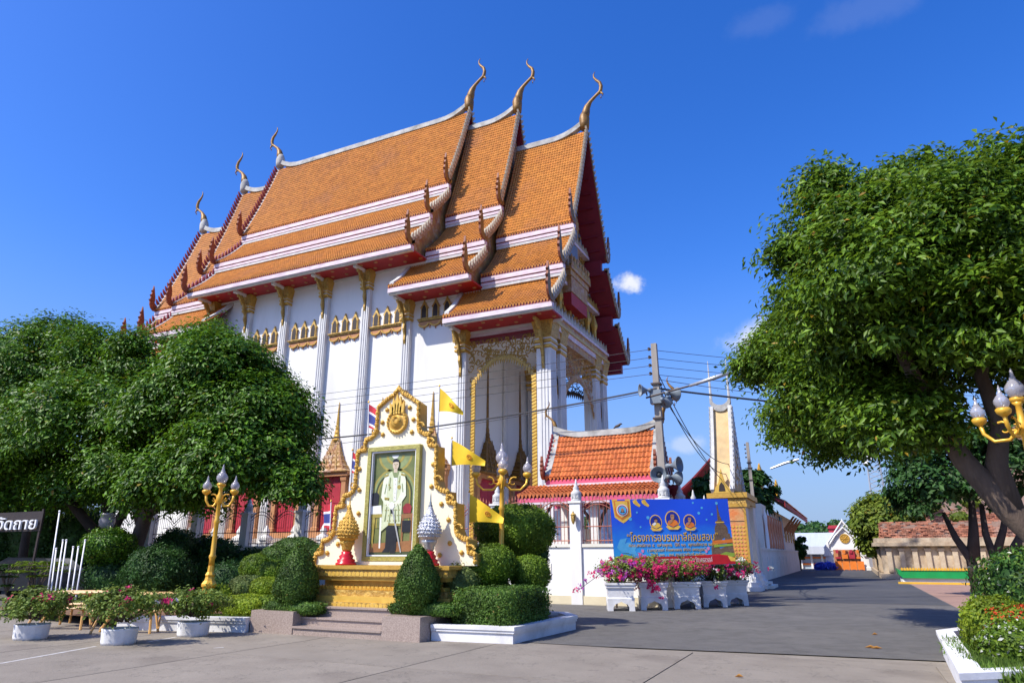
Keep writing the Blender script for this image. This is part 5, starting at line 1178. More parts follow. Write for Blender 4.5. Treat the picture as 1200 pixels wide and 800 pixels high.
# ================================================================== POTTED BOUGAINVILLEA
def plant(t, c, rx, ry, rz, n, fl, flm, seed, spread=1., trail=None, leaf='leaf_boug'):
    """loose flowering shrub: stems, leaf clumps, bract clusters"""
    b = MB(); rg = random.Random(seed); ends = []
    for k in range(22):
        a = rg.random()*6.28; e = rg.uniform(.1,1.25); d = Vector((math.cos(a)*math.sin(e)*rx,math.sin(a)*math.sin(e)*ry,math.cos(e)*rz*1.15+rz*.25))*rg.uniform(.8,1.12)
        p0 = Vector(c)+Vector((d.x*.12,d.y*.12,-rz*.55)); m_ = Vector(c)+d*.5+Vector((0,0,-.1)); e_ = Vector(c)+d; ends.append(e_)
        b.tube([p0,m_,e_],[.018,.012,.006],4,cap=False)
    if trail:
        k0 = 0
        for q in range(1,len(trail)):
            if (Vector(trail[q])-Vector(trail[q-1])).length > .3: continue
            b.tube([trail[q-1],trail[q]],.008,4,cap=False)
        b.tube([Vector(c)+Vector((0,0,.05)),trail[0]],[.012,.008],4,cap=False)
    b.build('stems',M['bark'],t)
    blobs = [(c[0],c[1],c[2]+rz*.15,rx*.72,ry*.72,rz*.8)] + [(e.x*.75+c[0]*.25,e.y*.75+c[1]*.25,e.z*.8+c[2]*.2,rx*.34,ry*.34,rz*.34) for e in ends]
    P,N,Tp = crown(blobs, n//22, 22, .13, .9, .35, -1)
    leaf_mesh('foliage',P,N,.075,M[leaf],t,aspect=.6,jitter=.6)
    if fl:
        src = [Vector(e) for e in ends] + [Vector(c)+Vector((rg.gauss(0,.5)*rx,rg.gauss(0,.5)*ry,rg.uniform(.1,1.0)*rz)) for _ in range(fl//3)]
        if trail: src += [Vector(q) for q in trail]
        F = []; FN = []; mi = []
        for q in range(fl):
            o = rg.choice(src); mcol = flm[int(rg.random()**1.0*len(flm))] if len(flm) > 1 else 0
            out = (o-Vector(c)); out = out/ (out.length+1e-6)
            cc = o + out*.05 + Vector((rg.gauss(0,.07),rg.gauss(0,.07),rg.gauss(0,.06)))
            for _ in range(9): F.append(cc+Vector((rg.gauss(0,.035),rg.gauss(0,.035),rg.gauss(0,.03)))); FN.append(out+Vector((0,-.3,.4))); mi.append(mcol if len(flm)>1 else 0)
        names = ['fl_pink','fl_purple','fl_white']; leaf_mesh('blossoms',[tuple(q) for q in F],[tuple(q) for q in FN],.075,None,t,aspect=.8,jitter=.6,mats=[M[x] for x in names],mi=mi if len(flm)>1 else [flm[0]]*len(F))
row = (Vector((-3.75,25.2,0))-Vector((-6.35,21.25,0))).normalized(); rowa = math.atan2(row.y,row.x)
def square_pot(t, w=.9, h=.80):
    b = MB(); z0 = .30
    b.lathe((0,0,z0),[(w*.44,0),(w*.44,.06),(w*.41,.08),(w*.43,.34),(w*.47,.36),(w*.47,h-z0-.08),(w*.5,h-z0-.06),(w*.5,h-z0),(w*.43,h-z0),(w*.42,h-z0-.12)],4,sq=True); b.build('pot',M['potwhite'],t,world=False)
    b = MB()
    arch = [(-.44*w,0),(-.26*w,0),(-.26*w,.10),(-.2*w,.19),(-.08*w,.23),(0,.27),(.08*w,.23),(.2*w,.19),(.26*w,.10),(.26*w,0),(.44*w,0),(.43*w,.298),(-.43*w,.298)]
    for k in range(4):
        a = k*math.pi/2; U = Vector((math.cos(a),math.sin(a),0)); Nn = Vector((math.sin(a),-math.cos(a),0)); inset = .02 if k%2 else 0
        b.prism([(x*(1 if not k%2 else .86),z) for x,z in arch], Nn*(w*.44), U, (0,0,1), -Nn*.08)
    b.build('foot',M['potwhite'],t,world=False)
    b = MB(); b.box(-w*.41,w*.41,-w*.41,w*.41,h-.14,h-.1); b.build('soil',M['soil'],t,world=False)
pots = ((732,716,'leftmost white footed planter, purple and crimson bougainvillea spilling left'),(771,715,'second white footed planter from the left with crimson bougainvillea hanging over it'),(810,713.5,'middle white footed planter full of crimson bougainvillea'),(843,711.5,'second white footed planter from the right with white and pink blossoms'),(868,709.5,'rightmost white footed planter with pink and white bougainvillea'))
for k,(u,v,lb) in enumerate(pots):
    p = PG(u,v); w_ = .92 if k < 3 else .86
    p = p + Vector((-.25,.42,0)) if True else p
    t = thing('potted_bougainvillea',lb,'potted plant',(p.x,p.y,0),0,'white planters under the banner'); square_pot(t,w_,.80)
    for ch in t.children: ch.rotation_euler = (0,0,rowa-.62)
    c = (p.x,p.y,.93); rg = random.Random(k)
    tr = None
    if k == 0: tr = [(p.x-.35-.1*i,p.y-.3-.02*i,1.15-.07*i) for i in range(9)]
    if k == 1: tr = [(p.x+.1+.03*i,p.y-.5,.85-.06*i) for i in range(7)] + [(p.x-.3,p.y-.45,.9-.06*i) for i in range(5)]
    if k == 3: tr = [(p.x+.1+.05*i,p.y-.45,.8-.04*i) for i in range(4)]
    flm = ([0,0,1,1,0],[0,0,0,0],[0,0,0,0],[0,2,2,0],[0,0,2,2])[k]
    plant(t,c,.82,.74,.34,2600,(150,210,220,130,150)[k],flm,20+k,trail=tr)
def round_pot(t, r=.42, h=.34):
    b = MB(); n = 40; vs = []
    prof = [(r*.93,0),(r*.96,.05),(r*1.0,h*.9),(r*1.03,h),(r*.94,h),(r*.90,h-.10)]
    for rr_,z in prof:
        for j in range(n): a = 2*math.pi*j/n; q = rr_*(1+(.022*math.cos(a*16) if z < h*.95 and rr_ > r*.92 else 0)); vs.append((q*math.cos(a),q*math.sin(a),z))
    b.add(vs,[(i*n+j,i*n+(j+1)%n,(i+1)*n+(j+1)%n,(i+1)*n+j) for i in range(len(prof)-1) for j in range(n)]+[tuple(range(n-1,-1,-1))]); b.build('pot',M['potwhite'],t,True,world=False)
    b = MB(); b.lathe((0,0,h-.1),[(r*.9,0),(r*.9,.03)],24); b.build('soil',M['soil'],t,world=False)
for k,(u,v,lb,rx,rz,fl) in enumerate(((17,751,'leftmost round white tub with a green bougainvillea cut by the picture edge',1.0,.40,14),(122,757,'middle round white tub with leggy pink-flowering bougainvillea',1.0,.48,16),(213,747,'round white tub with bushy bougainvillea nearest the white kerb',.9,.40,3))):
    p = PG(u,v)+Vector((-.12,.36,0)); t = thing('potted_bougainvillea',lb,'potted plant',(p.x,p.y,0),0,'round tubs in front of the left trees'); round_pot(t,.31,.28)
    plant(t,(p.x,p.y,.30+rz*.48),rx*.80,rx*.70,rz*.52,3600,fl,[0,0,2] if k==1 else [0],40+k)
# ================================================================== BAMBOO TABLES
def bamboo_table(loc, rz, label):
    t = thing('bamboo_table',label,'table',loc,rz,'bamboo picnic tables')
    def bl(b,nm): return b.build(nm,M['bamboo'],t,world=False)
    b = MB()
    for i in range(11): y = -.33+i*.066; L = .62*math.sqrt(max(.1,1-(y/.40)**2))+.1; b.tube([(-L,y,.76),(L,y,.76)],.032,6)
    b.tube([(.72*math.cos(a*math.pi/12),.37*math.sin(a*math.pi/12),.745) for a in range(25)],.03,6,cap=False); bl(b,'table_top')
    for sx in (-1,1):
        for sy in (-1,1): b = MB(); b.tube([(sx*.62,sy*.42,0),(sx*.34,sy*.2,.73)],.03,6); bl(b,'leg')
        b = MB(); b.tube([(sx*.5,-.75,.42),(sx*.5,.75,.42)],.026,6); b.tube([(sx*.62,-.42,.06),(sx*.36,.2,.68)],.02,6); b.tube([(sx*.62,.42,.06),(sx*.36,-.2,.68)],.02,6); bl(b,'brace')
    for sy in (-1,1):
        b = MB()
        for i in range(4): b.tube([(-.72,sy*(.6+i*.06),.45),(.72,sy*(.6+i*.06),.45)],.028,6)
        bl(b,'bench_seat')
        for sx in (-1,1): b = MB(); b.tube([(sx*.62,sy*.82,0),(sx*.52,sy*.66,.44)],.028,6); bl(b,'leg')
p = PY(152,738,11.1); bamboo_table((p.x,11.3,0),.5,'bamboo picnic table with benches between the middle and kerbside tubs')
p = PY(72,738,10.9); bamboo_table((p.x,11.2,0),.45,'bamboo picnic table mostly hidden behind the left tubs')
# ================================================================== LEANING PIPES, SIGN, CAR
for k,(u0,v0,u1,v1) in enumerate(((55,702,70,598),(60,700,66,642),(64,702,74,632),(69,702,78,632),(78,700,86,640),(84,700,92,640),(89,700,100,632))):
    a = PY(u0,v0,13.6); c = PY(u1,v1,14.2); a.z = 0
    b = MB(); b.tube([a,c],.022,7); b.tube([c-(c-a)*.02,c],.032,7)
    o = tag(b.build('white_pipe',M['letter'],None,True),('tallest white pole, leftmost of the leaning bundle','short white pole beside the tallest leaning pole','third white pole from the left in the leaning bundle','fourth white pole from the left in the leaning bundle','third white pole from the right in the leaning bundle','second white pole from the right in the leaning bundle','rightmost white pole of the leaning bundle')[k],'pole','white poles leaning in the shade'); recenter(o,tuple(a))
sg = thing('temple_sign','dark sign board with white cut-out Thai letters under the left trees','sign',(PY(10,640,15.2).x,15.2,0))
a = PY(-34,621,15.2); c = PY(46,606,15.2)
b = MB(); b.box(a.x,c.x+.1,15.25,15.31,a.z-.08,c.z+.22); b.build('board',M['dark'],sg)
for x in (a.x+.1,c.x): b = MB(); b.tube([(x,15.3,0),(x,15.3,c.z+.3)],.05,6); b.build('post',M['irondark'],sg)
me = text_mesh('ข่าววัดถาย'); co = [v.co.copy() for v in me.vertices]; x0,x1 = min(q.x for q in co),max(q.x for q in co); y0,y1 = min(q.y for q in co),max(q.y for q in co); off = parent_origin(sg)
bm_ = MB(); 
for v,q in zip(me.vertices,co): v.co = Vector((a.x+.4+(q.x-x0)/(x1-x0)*(c.x-a.x-.45),15.18,a.z-.02+(q.y-y0)/(y1-y0)*(c.z-a.z+.12)))-off
me.materials.clear(); me.materials.append(M['letter']); lo = bpy.data.objects.new('letters',me); COL.objects.link(lo); lo.parent = sg
so_ = lo.modifiers.new('thick','SOLIDIFY'); so_.thickness = .06; so_.offset = 0
p = PG(8,705); car = thing('parked_car','dark car parked in deep shade behind the left tubs','car',(p.x-.6,17.2,0),.5)
def cb(b,nm,m,par=None,sm=False): return b.build(nm,m,par or car,sm,world=False)
side = [(-2.1,.35),(2.05,.35),(2.15,.6),(2.1,.85),(1.15,.98),(.45,1.48),(-.9,1.52),(-1.7,1.05),(-2.15,.98)]
b = MB(); b.prism(side,(0,-.85,0),(1,0,0),(0,0,1),(0,1.7,0)); cb(b,'body',M['carpaint'])
b = MB(); b.add([(1.12,-.7,1.02),(1.12,.7,1.02),(.5,.6,1.46),(.5,-.6,1.46)],[(0,1,2,3)]); b.v = [(x+.02,y,z+.02) for x,y,z in b.v]; cb(b,'windscreen',M['carglass'])
for s in (-1,1):
    b = MB(); b.prism([(.95,1.02),(.42,1.42),(-.85,1.45),(-1.4,1.06)],(0,s*.853,0),(1,0,0),(0,0,1),(0,s*.01,0)); cb(b,'side_window',M['carglass'])
    b = MB(); b.box(2.08,2.14,s*.6-.2,s*.6+.2,.66,.8); cb(b,'headlight',M['letter'])
    b = MB(); b.box(1.0,1.2,s*.95-.08,s*.95+.08,1.0,1.12); cb(b,'mirror',M['carpaint'])
    for x in (-1.35,1.35):
        b = MB(); b.dlathe((x,s*.72,.33),(0,s,0),[(.2,-.1),(.33,-.1),(.33,.14),(.2,.15)],18); wv = cb(b,'wheel',M['tyre']); b = MB(); b.dlathe((x,s*.72,.33),(0,s,0),[(.2,.13),(.12,.1),(.03,.16)],10); cb(b,'rim',M['steel'],wv)
b = MB(); b.box(2.12,2.17,-.5,.5,.62,.72); cb(b,'grille',M['steel'])
# ================================================================== PLANTING BEDS
def kerb_path(t, pts, h=.34, w=.16, lip=.05):
    P_ = [Vector((q[0],q[1],0)) for q in pts]; n = len(P_)
    def off(i, o):
        ds = []
        if i > 0: ds.append((P_[i]-P_[i-1]).normalized())
        if i < n-1: ds.append((P_[i+1]-P_[i]).normalized())
        ns = [Vector((-d.y,d.x,0)) for d in ds]
        if len(ns) == 1: return P_[i] + ns[0]*o
        m = (ns[0]+ns[1]).normalized(); return P_[i] + m*(o/max(.3,m.dot(ns[0])))
    for i in range(n-1):
        b = MB()
        for o0,o1,z0,z1 in ((0,w,0,h-.12),(-.03,w+.03,h-.119,h-.07),(-.05,w+.05,h-.069,h)):
            q = [off(i,o0),off(i+1,o0),off(i+1,o1),off(i,o1)]; b.add([(v.x,v.y,z0) for v in q]+[(v.x,v.y,z1) for v in q],[(0,3,2,1),(4,5,6,7),(0,1,5,4),(1,2,6,5),(2,3,7,6),(3,0,4,7)])
        b.build('kerb',M['kerb'],t)
def grass(name, poly_c, rx, ry, z, n, m, par=None, h=.14):
    x = RNG.uniform(-1,1,(n,2)); P = np.column_stack([poly_c[0]+x[:,0]*rx,poly_c[1]+x[:,1]*ry,np.full(n,z)+RNG.uniform(.0,.06,n)])
    N = RNG.normal(0,1,(n,3)); N[:,2] = .1; Tp = np.tile([0,0,1.],(n,1)); return leaf_mesh(name,P,N,h,M[m],par,aspect=.12,jitter=.2,tipdir=Tp)
bedR = thing('planting_bed','white kerbed planting bed with grass right of the shrine steps','planter',(-6.8,14,0))
kerb_path(bedR,[(-7.7,12.45),(-6.0,12.62),(-5.85,15.6),(-6.4,16.4),(-8.8,16.4)],.30,.14)
b = MB(); b.add([(-7.7,12.6,.2),(-6.1,12.75,.2),(-5.98,15.5,.2),(-6.4,16.3,.2),(-8.8,16.3,.2),(-8.8,14.4,.2),(-7.7,14.4,.2)],[(0,1,2,3,4,5,6)]); b.build('soil',M['soil'],bedR)
kind(grass('grass',(-6.75,13.6),.65,.95,.22,2600,'grass',bedR),'stuff')
bedL = thing('planting_bed','white kerbed planting bed left of the shrine steps','planter',(-14,12.6,0))
kerb_path(bedL,[(-15.2,11.15),(-12.11,11.95)],.30,.14)
b = MB(); b.add([(-15.2,11.3,.2),(-12.11,12.1,.2),(-12.11,15.5,.2),(-22,17,.2),(-22,12.0,.2)],[(0,1,2,3,4)]); b.build('soil',M['soil'],bedL)
kind(grass('grass',(-13.4,12.3),1.0,.35,.22,900,'grass',bedL,.1),'stuff')
def shrub(label, c, r, n, size, m, cat='shrub', power=2., cone=0, amp=.06, group=None, stem=None, jitter=.5, loose=.03, name='clipped_bush', mats=None, frac=None):
    o = bush(name if not stem else 'foliage', c, r, n, size, M[m] if m else None, power, amp, jitter, loose, cone=cone, mats=mats, frac=frac)
    if stem:
        t = thing(name,label,cat,(c[0],c[1],stem[0]),0,group); b = MB()
        limb(b,[(c[0],c[1],stem[0]),(c[0]+.05,c[1],(stem[0]+c[2])/2),(c[0],c[1],c[2])],.07,.05); b.build('trunk',M['barkdark'],t)
        o.data.transform(__import__('mathutils').Matrix.Translation(-Vector(t.location))); o.parent = t; return t
    tag(o,label,cat,group); return recenter(o,(c[0],c[1],max(0,c[2]-r[2])))
# right of the shrine
def at(u,v,y): q = PY(u,v,y); return (q.x,q.y,q.z)
shrub('long box-clipped dark hedge along the front of the right bed',(-6.78,13.75,.57),(.72,1.05,.40),17000,.055,'leaf_box','hedge',7,amp=.015,loose=.02,name='clipped_hedge')
shrub('pointed egg-shaped dark topiary in front of the silver urn',at(489,687,12.55)[:2]+(1.12,),(.52,.52,.66),9000,.05,'leaf_box','topiary',2.3,cone=.62,name='cone_topiary')
shrub('low dark hedge skirt at the foot of the egg-shaped topiary',(-7.98,12.62,.56),(.80,.22,.13),3000,.05,'leaf_box','hedge',4,name='clipped_hedge')
shrub('large round topiary ball on a bare stem beside the gold lamp post',at(604,622,16.1),(.98,.9,.64),12000,.065,'leaf_topiary','topiary',2.2,stem=(.2,),name='ball_topiary')
shrub('round topiary ball in front of the gold lamp post base',at(571,662,14.3),(.64,.6,.46),7500,.055,'leaf_topiary','topiary',2.3,name='ball_topiary')
shrub('small round topiary ball at the right end of the bed',at(621,672,15.0),(.44,.44,.40),4500,.055,'leaf_topiary','topiary',2.3,stem=(.2,),name='ball_topiary')
shrub('bright green round shrub peeking behind the topiary left of the lamp post',at(548,662,15.2),(.40,.4,.42),3000,.06,'leaf_yellow','shrub',2)
shrub('dusty pale shrub between the shrine base and the long hedge',at(540,683,13.7),(.42,.4,.42),3200,.055,'leaf_pale','shrub',2,amp=.12,loose=.06)
shrub('dark shaded foliage trailing below the large topiary ball',at(630,650,16.4),(.26,.3,.42),1800,.06,'leaf_dark','shrub',2,amp=.15,loose=.08)
# left of the shrine
shrub('tall pointed egg-shaped topiary left of the gold shrine base',at(347,691,12.5)[:2]+(1.10,),(.54,.54,.70),9500,.05,'leaf_box','topiary',2.3,cone=.6,name='cone_topiary')
shrub('low dark hedge skirt at the foot of the left egg-shaped topiary',(at(347,720,12.5)[0],12.45,.50),(.75,.28,.14),2800,.05,'leaf_box','hedge',4,name='clipped_hedge')
shrub('yellow-green clipped hedge at the front of the left bed',at(291,710,12.9),(.62,.42,.26),5200,.055,'leaf_yellow','hedge',3,amp=.08,name='clipped_hedge')
shrub('paler hedge mound beside the yellow-green front hedge',at(316,710,13.1),(.40,.4,.24),2600,.055,'leaf_topiary','hedge',3,amp=.08,name='clipped_hedge')
shrub('pale dusty cushion shrub above the yellow-green hedge',at(289,687,13.7),(.42,.4,.27),3000,.055,'leaf_pale','shrub',2.4,amp=.08)
shrub('mid-green cushion shrub touching the left egg-shaped topiary',at(313,689,13.8),(.42,.4,.27),3000,.055,'leaf_yellow','shrub',2.4,amp=.08)
shrub('rounded green topiary tier left of the cloud-pruned group',at(301,664,14.5),(.42,.4,.33),3600,.055,'leaf_topiary','topiary',2.3,name='ball_topiary')
shrub('rounded green topiary tier at the middle of the cloud-pruned group',at(322,670,14.4),(.40,.4,.30),3300,.055,'leaf_topiary','topiary',2.3,name='ball_topiary')
shrub('upper dark dome of the cloud-pruned group left of the shrine',at(328,654,15.0),(.56,.5,.36),4500,.055,'leaf_box','topiary',2.3,name='ball_topiary')
shrub('topmost dark dome of the cloud-pruned group',at(346,645,15.3),(.62,.55,.36),5000,.055,'leaf_box','topiary',2.3,name='ball_topiary')
shrub('dark dome behind the gold urn and the egg-shaped topiary',at(366,656,14.9),(.46,.45,.40),3600,.055,'leaf_box','topiary',2.3,name='ball_topiary')
shrub('loose yellowish shrub at the foot of the left gold lamp',at(258,700,13.3),(.36,.35,.30),1800,.06,'leaf_yellow','shrub',2,amp=.15,loose=.08)
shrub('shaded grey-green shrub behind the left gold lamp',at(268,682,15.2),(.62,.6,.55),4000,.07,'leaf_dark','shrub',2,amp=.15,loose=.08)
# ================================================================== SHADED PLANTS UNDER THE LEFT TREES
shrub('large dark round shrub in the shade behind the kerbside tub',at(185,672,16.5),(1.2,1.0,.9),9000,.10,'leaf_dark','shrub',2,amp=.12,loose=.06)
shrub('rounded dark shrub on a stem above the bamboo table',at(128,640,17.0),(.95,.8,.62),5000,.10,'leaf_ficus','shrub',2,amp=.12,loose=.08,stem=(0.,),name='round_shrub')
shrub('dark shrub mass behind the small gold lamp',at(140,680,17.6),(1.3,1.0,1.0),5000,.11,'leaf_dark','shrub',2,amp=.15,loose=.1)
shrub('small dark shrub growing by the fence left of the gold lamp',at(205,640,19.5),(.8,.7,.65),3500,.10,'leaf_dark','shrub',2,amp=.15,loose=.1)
def fern(label,c,n,L,m):
    t = thing('fern_plant',label,'plant',(c[0],c[1],0)); P=[];N=[];Tp=[]; rg=random.Random(int(c[0]*10))
    b = MB()
    for k in range(n):
        a = rg.random()*6.28; pts=[]
        for i in range(8):
            s = i/7; pts.append(Vector((c[0]+math.cos(a)*L*s*.8,c[1]+math.sin(a)*L*s*.8,c[2]+L*1.1*math.sin(s*2.3)*.9)))
        b.tube(pts,[.012]*7+[.004],4,cap=False)
        for i in range(1,8):
            for sd in (-1,1):
                for q in range(2): o=pts[i]; P.append((o.x+sd*math.sin(a)*-.09,o.y+sd*math.cos(a)*.09,o.z-.02*q)); N.append((0,0,1)); Tp.append((sd*-math.sin(a)*2,sd*math.cos(a)*2,-.6))
    b.build('stalks',M['bark'],t); leaf_mesh('fronds',P,N,.24,M[m],t,aspect=.2,jitter=.25,tipdir=np.array(Tp))
fern('bright arching fern in front of the parked car',at(42,690,14.6)[:2]+(.3,),26,1.1,'leaf_topiary')
fern('dark arching fern at the far left under the trees',at(8,690,15.0)[:2]+(.3,),20,1.0,'leaf_dark')
# ================================================================== GOLD STREET GATEWAY
gw = thing('street_gateway','tall narrow temple gateway with steep cream roof and gold mosaic pier','gate',(-5.08,36.96,0))
def gp(b,nm,m,par=None,sm=False):
    b.v = [(x*.77,y*.77,z*.80) for x,y,z in b.v]; return b.build(nm,m,par or gw,sm)
GX0,GX1,GY0,GY1 = -7.75,-5.65,45.6,50.4
for y in (GY0,GY1-1.2):
    b = MB(); b.box(GX0,GX1,y,y+1.2,1.0,5.29); gp(b,'pier',M['offwhite'])
b = MB(); 
for k,(e,z0,z1) in enumerate(((.45,0,.25),(.32,.251,.5),(.2,.501,.78),(.1,.781,1.0))): b.box(GX0-e,GX1+e,GY0-e,GY0+1.2+e,z0,z1); b.box(GX0-e,GX1+e,GY1-1.2-e,GY1+e,z0,z1)
gp(b,'pier_base',M['white'])
b = MB(); b.box(GX0+.05,GX1-.05,GY0-.06,GY0-.003,1.1,3.9); b.box(GX0+.05,GX1-.05,GY0-.10,GY0-.003,3.95,4.7); gp(b,'mosaic_panel',mat('red_orange_mosaic',(.62,.19,.05),(.50,.30,.12),3,.5,bump=.4,bscale=9))
b = MB(); rg = random.Random(9)
for i in range(9):
    for j in range(12):
        x = GX0+.22+i*.205; z = 1.25+j*.215; s = .08
        b.prism([(0,-s),(s,0),(0,s),(-s,0)],(x,GY0-.09,z),(1,0,0),(0,0,1),(0,.03,0))
kind(gp(b,'mosaic_studs',M['goldlight']),'stuff')
b = MB()
for x in (GX0+.02,GX1-.14): b.box(x,x+.14,GY0-.13,GY0-.062,1.1,4.7)
b.box(GX0-.1,GX1+.1,GY0-.16,GY0+1.3,4.75,4.95); b.box(GX0-.18,GX1+.18,GY0-.24,GY1+.2,5.3,5.6); gp(b,'gold_moulding',M['gold'])
b = MB(); b.box(GX0-.06,GX1+.06,GY0-.1,GY1+.1,4.96,5.29); gp(b,'entablature',M['goldcarve'])
RG0,RG1 = GX0+.12,-6.25
rp = curve((48.0,11.3),(45.5,5.7),.75,10)
poly = [(y,z) for y,z in rp] + [(96-y,z) for y,z in reversed(rp[:-1])]
b = MB(); b.prism(poly,(RG0+.1,0,0),(0,1,0),(0,0,1),(RG1-RG0-.2,0,0)); gp(b,'gable_roof',mat('cream_yellow_render',(.66,.48,.24),(.54,.37,.17),1.5,.8,c3=(.42,.30,.16),s3=.8))
for x in (RG0,RG1-.2):
    for sd in (0,1):
        b = MB(); vs = []; pp_ = rp if sd == 0 else [(96-y,z) for y,z in rp]; n = len(pp_); sg = -1 if sd == 0 else 1
        for (y,z) in pp_:
            for dx,dy,dz in ((0,0,-.2),(0,sg*.22,.12),(.2,sg*.22,.12),(.2,0,-.2)): vs.append((x+dx,y+dy,z+dz))
        b.add(vs,[(i*4+j,i*4+(j+1)%4,(i+1)*4+(j+1)%4,(i+1)*4+j) for i in range(n-1) for j in range(4)]+[(0,1,2,3),(n*4-1,n*4-2,n*4-3,n*4-4)]); gp(b,'white_verge',M['verge'])
        b = MB(); fins(b,pp_,x+(.0 if x == RG0 else .2),-1 if x == RG0 else 1,.34,.3,.08,.2); kind(gp(b,'verge_fins',[M['verge'],M['verge']]),'stuff')
b = MB(); N=12; vs=[]
for i in range(N+1):
    x = RG0+(RG1-RG0)*i/N; q = abs(i/N-.5)*2; z = 11.35+.55*q**2.5
    for y,zz in ((-.2,-.3),(-.15,.15),(.15,.15),(.2,-.3)): vs.append((x,48+y,z+zz))
b.add(vs,[(i*4+j,i*4+(j+1)%4,(i+1)*4+(j+1)%4,(i+1)*4+j) for i in range(N) for j in range(4)]+[(3,2,1,0),(N*4,N*4+1,N*4+2,N*4+3)]); gp(b,'ridge_cap',M['ridge'])
for x in (RG0+.08,RG1-.08): b = MB(); b.tube([(x,48,11.7),(x,48,12.4),(x,48,13.2),(x,48,14.6)],[.11,.09,.07,.02],6); gp(b,'horn_finial',M['verge'])
b = MB(); b.prism([(-.55,0),(.55,0),(.42,.3),(.2,.6),(.12,.9),(0,1.45),(-.12,.9),(-.2,.6),(-.42,.3)],((RG0+RG1)/2,45.35,5.6),(1,0,0),(0,0,1),(0,.3,0)); gp(b,'small_gable_niche',M['goldlight'])
b = MB(); b.prism([(-.2,.05),(.2,.05),(.15,.4),(0,.6),(-.15,.4)],((RG0+RG1)/2,45.33,5.65),(1,0,0),(0,0,1),(0,.015,0)); gp(b,'niche_recess',M['dark'])
b = MB(); rg = random.Random(2)
for i in range(70):
    z = rg.uniform(6.2,10.6); lim = (11.2-z)/5.4*1.8; y = 48+rg.uniform(-lim,lim); curl(b,(RG1+.02,y,z),(0,1,0),(0,0,1),rg.uniform(.12,.26),rg.choice((-1,1)),6,rg.random()*6,.04)
kind(gp(b,'gable_scrollwork',M['offwhite']),'stuff')
b = MB(); b.prism([(0,0),(1.5,0),(1.5,.5),(.7,1.2),(.2,2.2),(0,3)],(GX1-.4,GY1,0),(0,1,0),(0,0,1),(.5,0,0)); b.box(-5.6,-4.9,49.3,52.6,0,.18); b.box(-5.6,-5.2,49.6,52.3,.181,.36); gp(b,'stair_buttress',M['offwhite'])
# ================================================================== STREET HALL
hl = thing('street_hall','low white temple hall with brown tiled roof and red eaves along the road','building',(-9,70,0))
def hp(b,nm,m,par=None,sm=False): return b.build(nm,m,par or hl,sm)
HY0,HY1 = 54.0,86.0
b = MB(); b.box(-13,-5.62,HY0,HY1,0,5.2); hp(b,'wall',M['offwhite'])
b = MB(); b.box(-5.62,-5.35,39.9,84.5,0,1.9); b.box(-5.62,-5.30,39.9,84.5,1.901,2.05); lw = hp(b,'street_wall',M['offwhite'])
for i in range(9): 
    y = 43+i*3.0; b = MB(); b.box(-5.349,-5.32,y,y+.9,.6,1.5); hp(b,'wall_panel',M['offwhite'],lw)
for i in range(6):
    y = 54.5+i*2.0; b = MB(); b.box(-5.60,-5.30,y,y+1.5,2.1,4.4); hp(b,'red_panel',mat('red_orange_panel_%d'%i,(.55,.16,.06),(.45,.12,.05),2,.6))
    b = MB(); b.lathe((-5.42,y-.4,2.05),[(.12,0),(.14,.5),(.1,1.6),(.14,2.2),(.07,2.5),(.02,2.8)],8); hp(b,'white_post',M['white'])
b = MB(); b.box(-5.60,-5.5,67.5,69.5,2.06,4.9); d_ = hp(b,'blue_door',mat('blue_door_paint',(.12,.30,.50),(.10,.25,.42),2,.5)); b = MB(); b.dlathe((-5.5,69.2,3.2),(1,0,0),[(.06,0),(.05,.06)],8); hp(b,'door_handle',M['gold'],d_)
for i in range(4):
    y = 71.5+i*3.2; b = MB(); b.dlathe((-5.6,y+1.2,3.3),(1,0,0),[(.5,0),(.55,.06),(.38,.08),(.36,.03)],14); w_ = hp(b,'round_window',M['gold']); b = MB(); b.dlathe((-5.56,y+1.2,3.3),(1,0,0),[(.35,0),(.34,.01)],14); hp(b,'pane',M['dark'],w_)
    b = MB(); b.prism([(0,0),(1.1,1.6),(.9,1.6),(.0,.5)],(-5.6,y,3.5),(1,0,0),(0,0,1),(0,.15,0)); hp(b,'eave_bracket',M['tan'])
rx = curve((-9.3,9.6),(-4.3,5.55),.4,8)
b = MB(); tiles(b,rx,58.0,88.0,.5,.6,h=.09,swap=True,pend=False); kind(hp(b,'roof_tiles',mat('brown_roof_tile',(.30,.12,.06),(.22,.085,.045),1,.7,island=.25)),'stuff')
b = MB(); slab_from(rx,58.0,88.0,.2,b,swap=True); slab_from([(-18.6-x,z) for x,z in rx],58.0,88.0,.2,b,swap=True); hp(b,'roof_deck',M['maroon'])
b = MB(); b.box(-4.36,-4.24,58.0,88.0,5.15,5.5); hp(b,'eave_fascia',M['crimson'])
for y in (61.5,76.0):
    b = MB(); 
    for k in range(9):
        a = math.pi*k/8; b.tube([(-6.2,y+.9*math.cos(a),7.3+1.1*math.sin(a)),(-6.2,y+1.2*math.cos(a),7.3+1.7*math.sin(a))],[.2,.04],5)
    b.dlathe((-6.3,y,7.4),(1,0,0),[(.9,0),(.8,.2),(.3,.25)],14); hp(b,'gable_crest',M['lampgold'])
b = MB(); b.tube([(-9.3,57.8,9.7),(-9.3,57.4,10.2),(-9.3,57.6,11.2)],[.2,.15,.04],6); hp(b,'roof_finial',M['gold'])
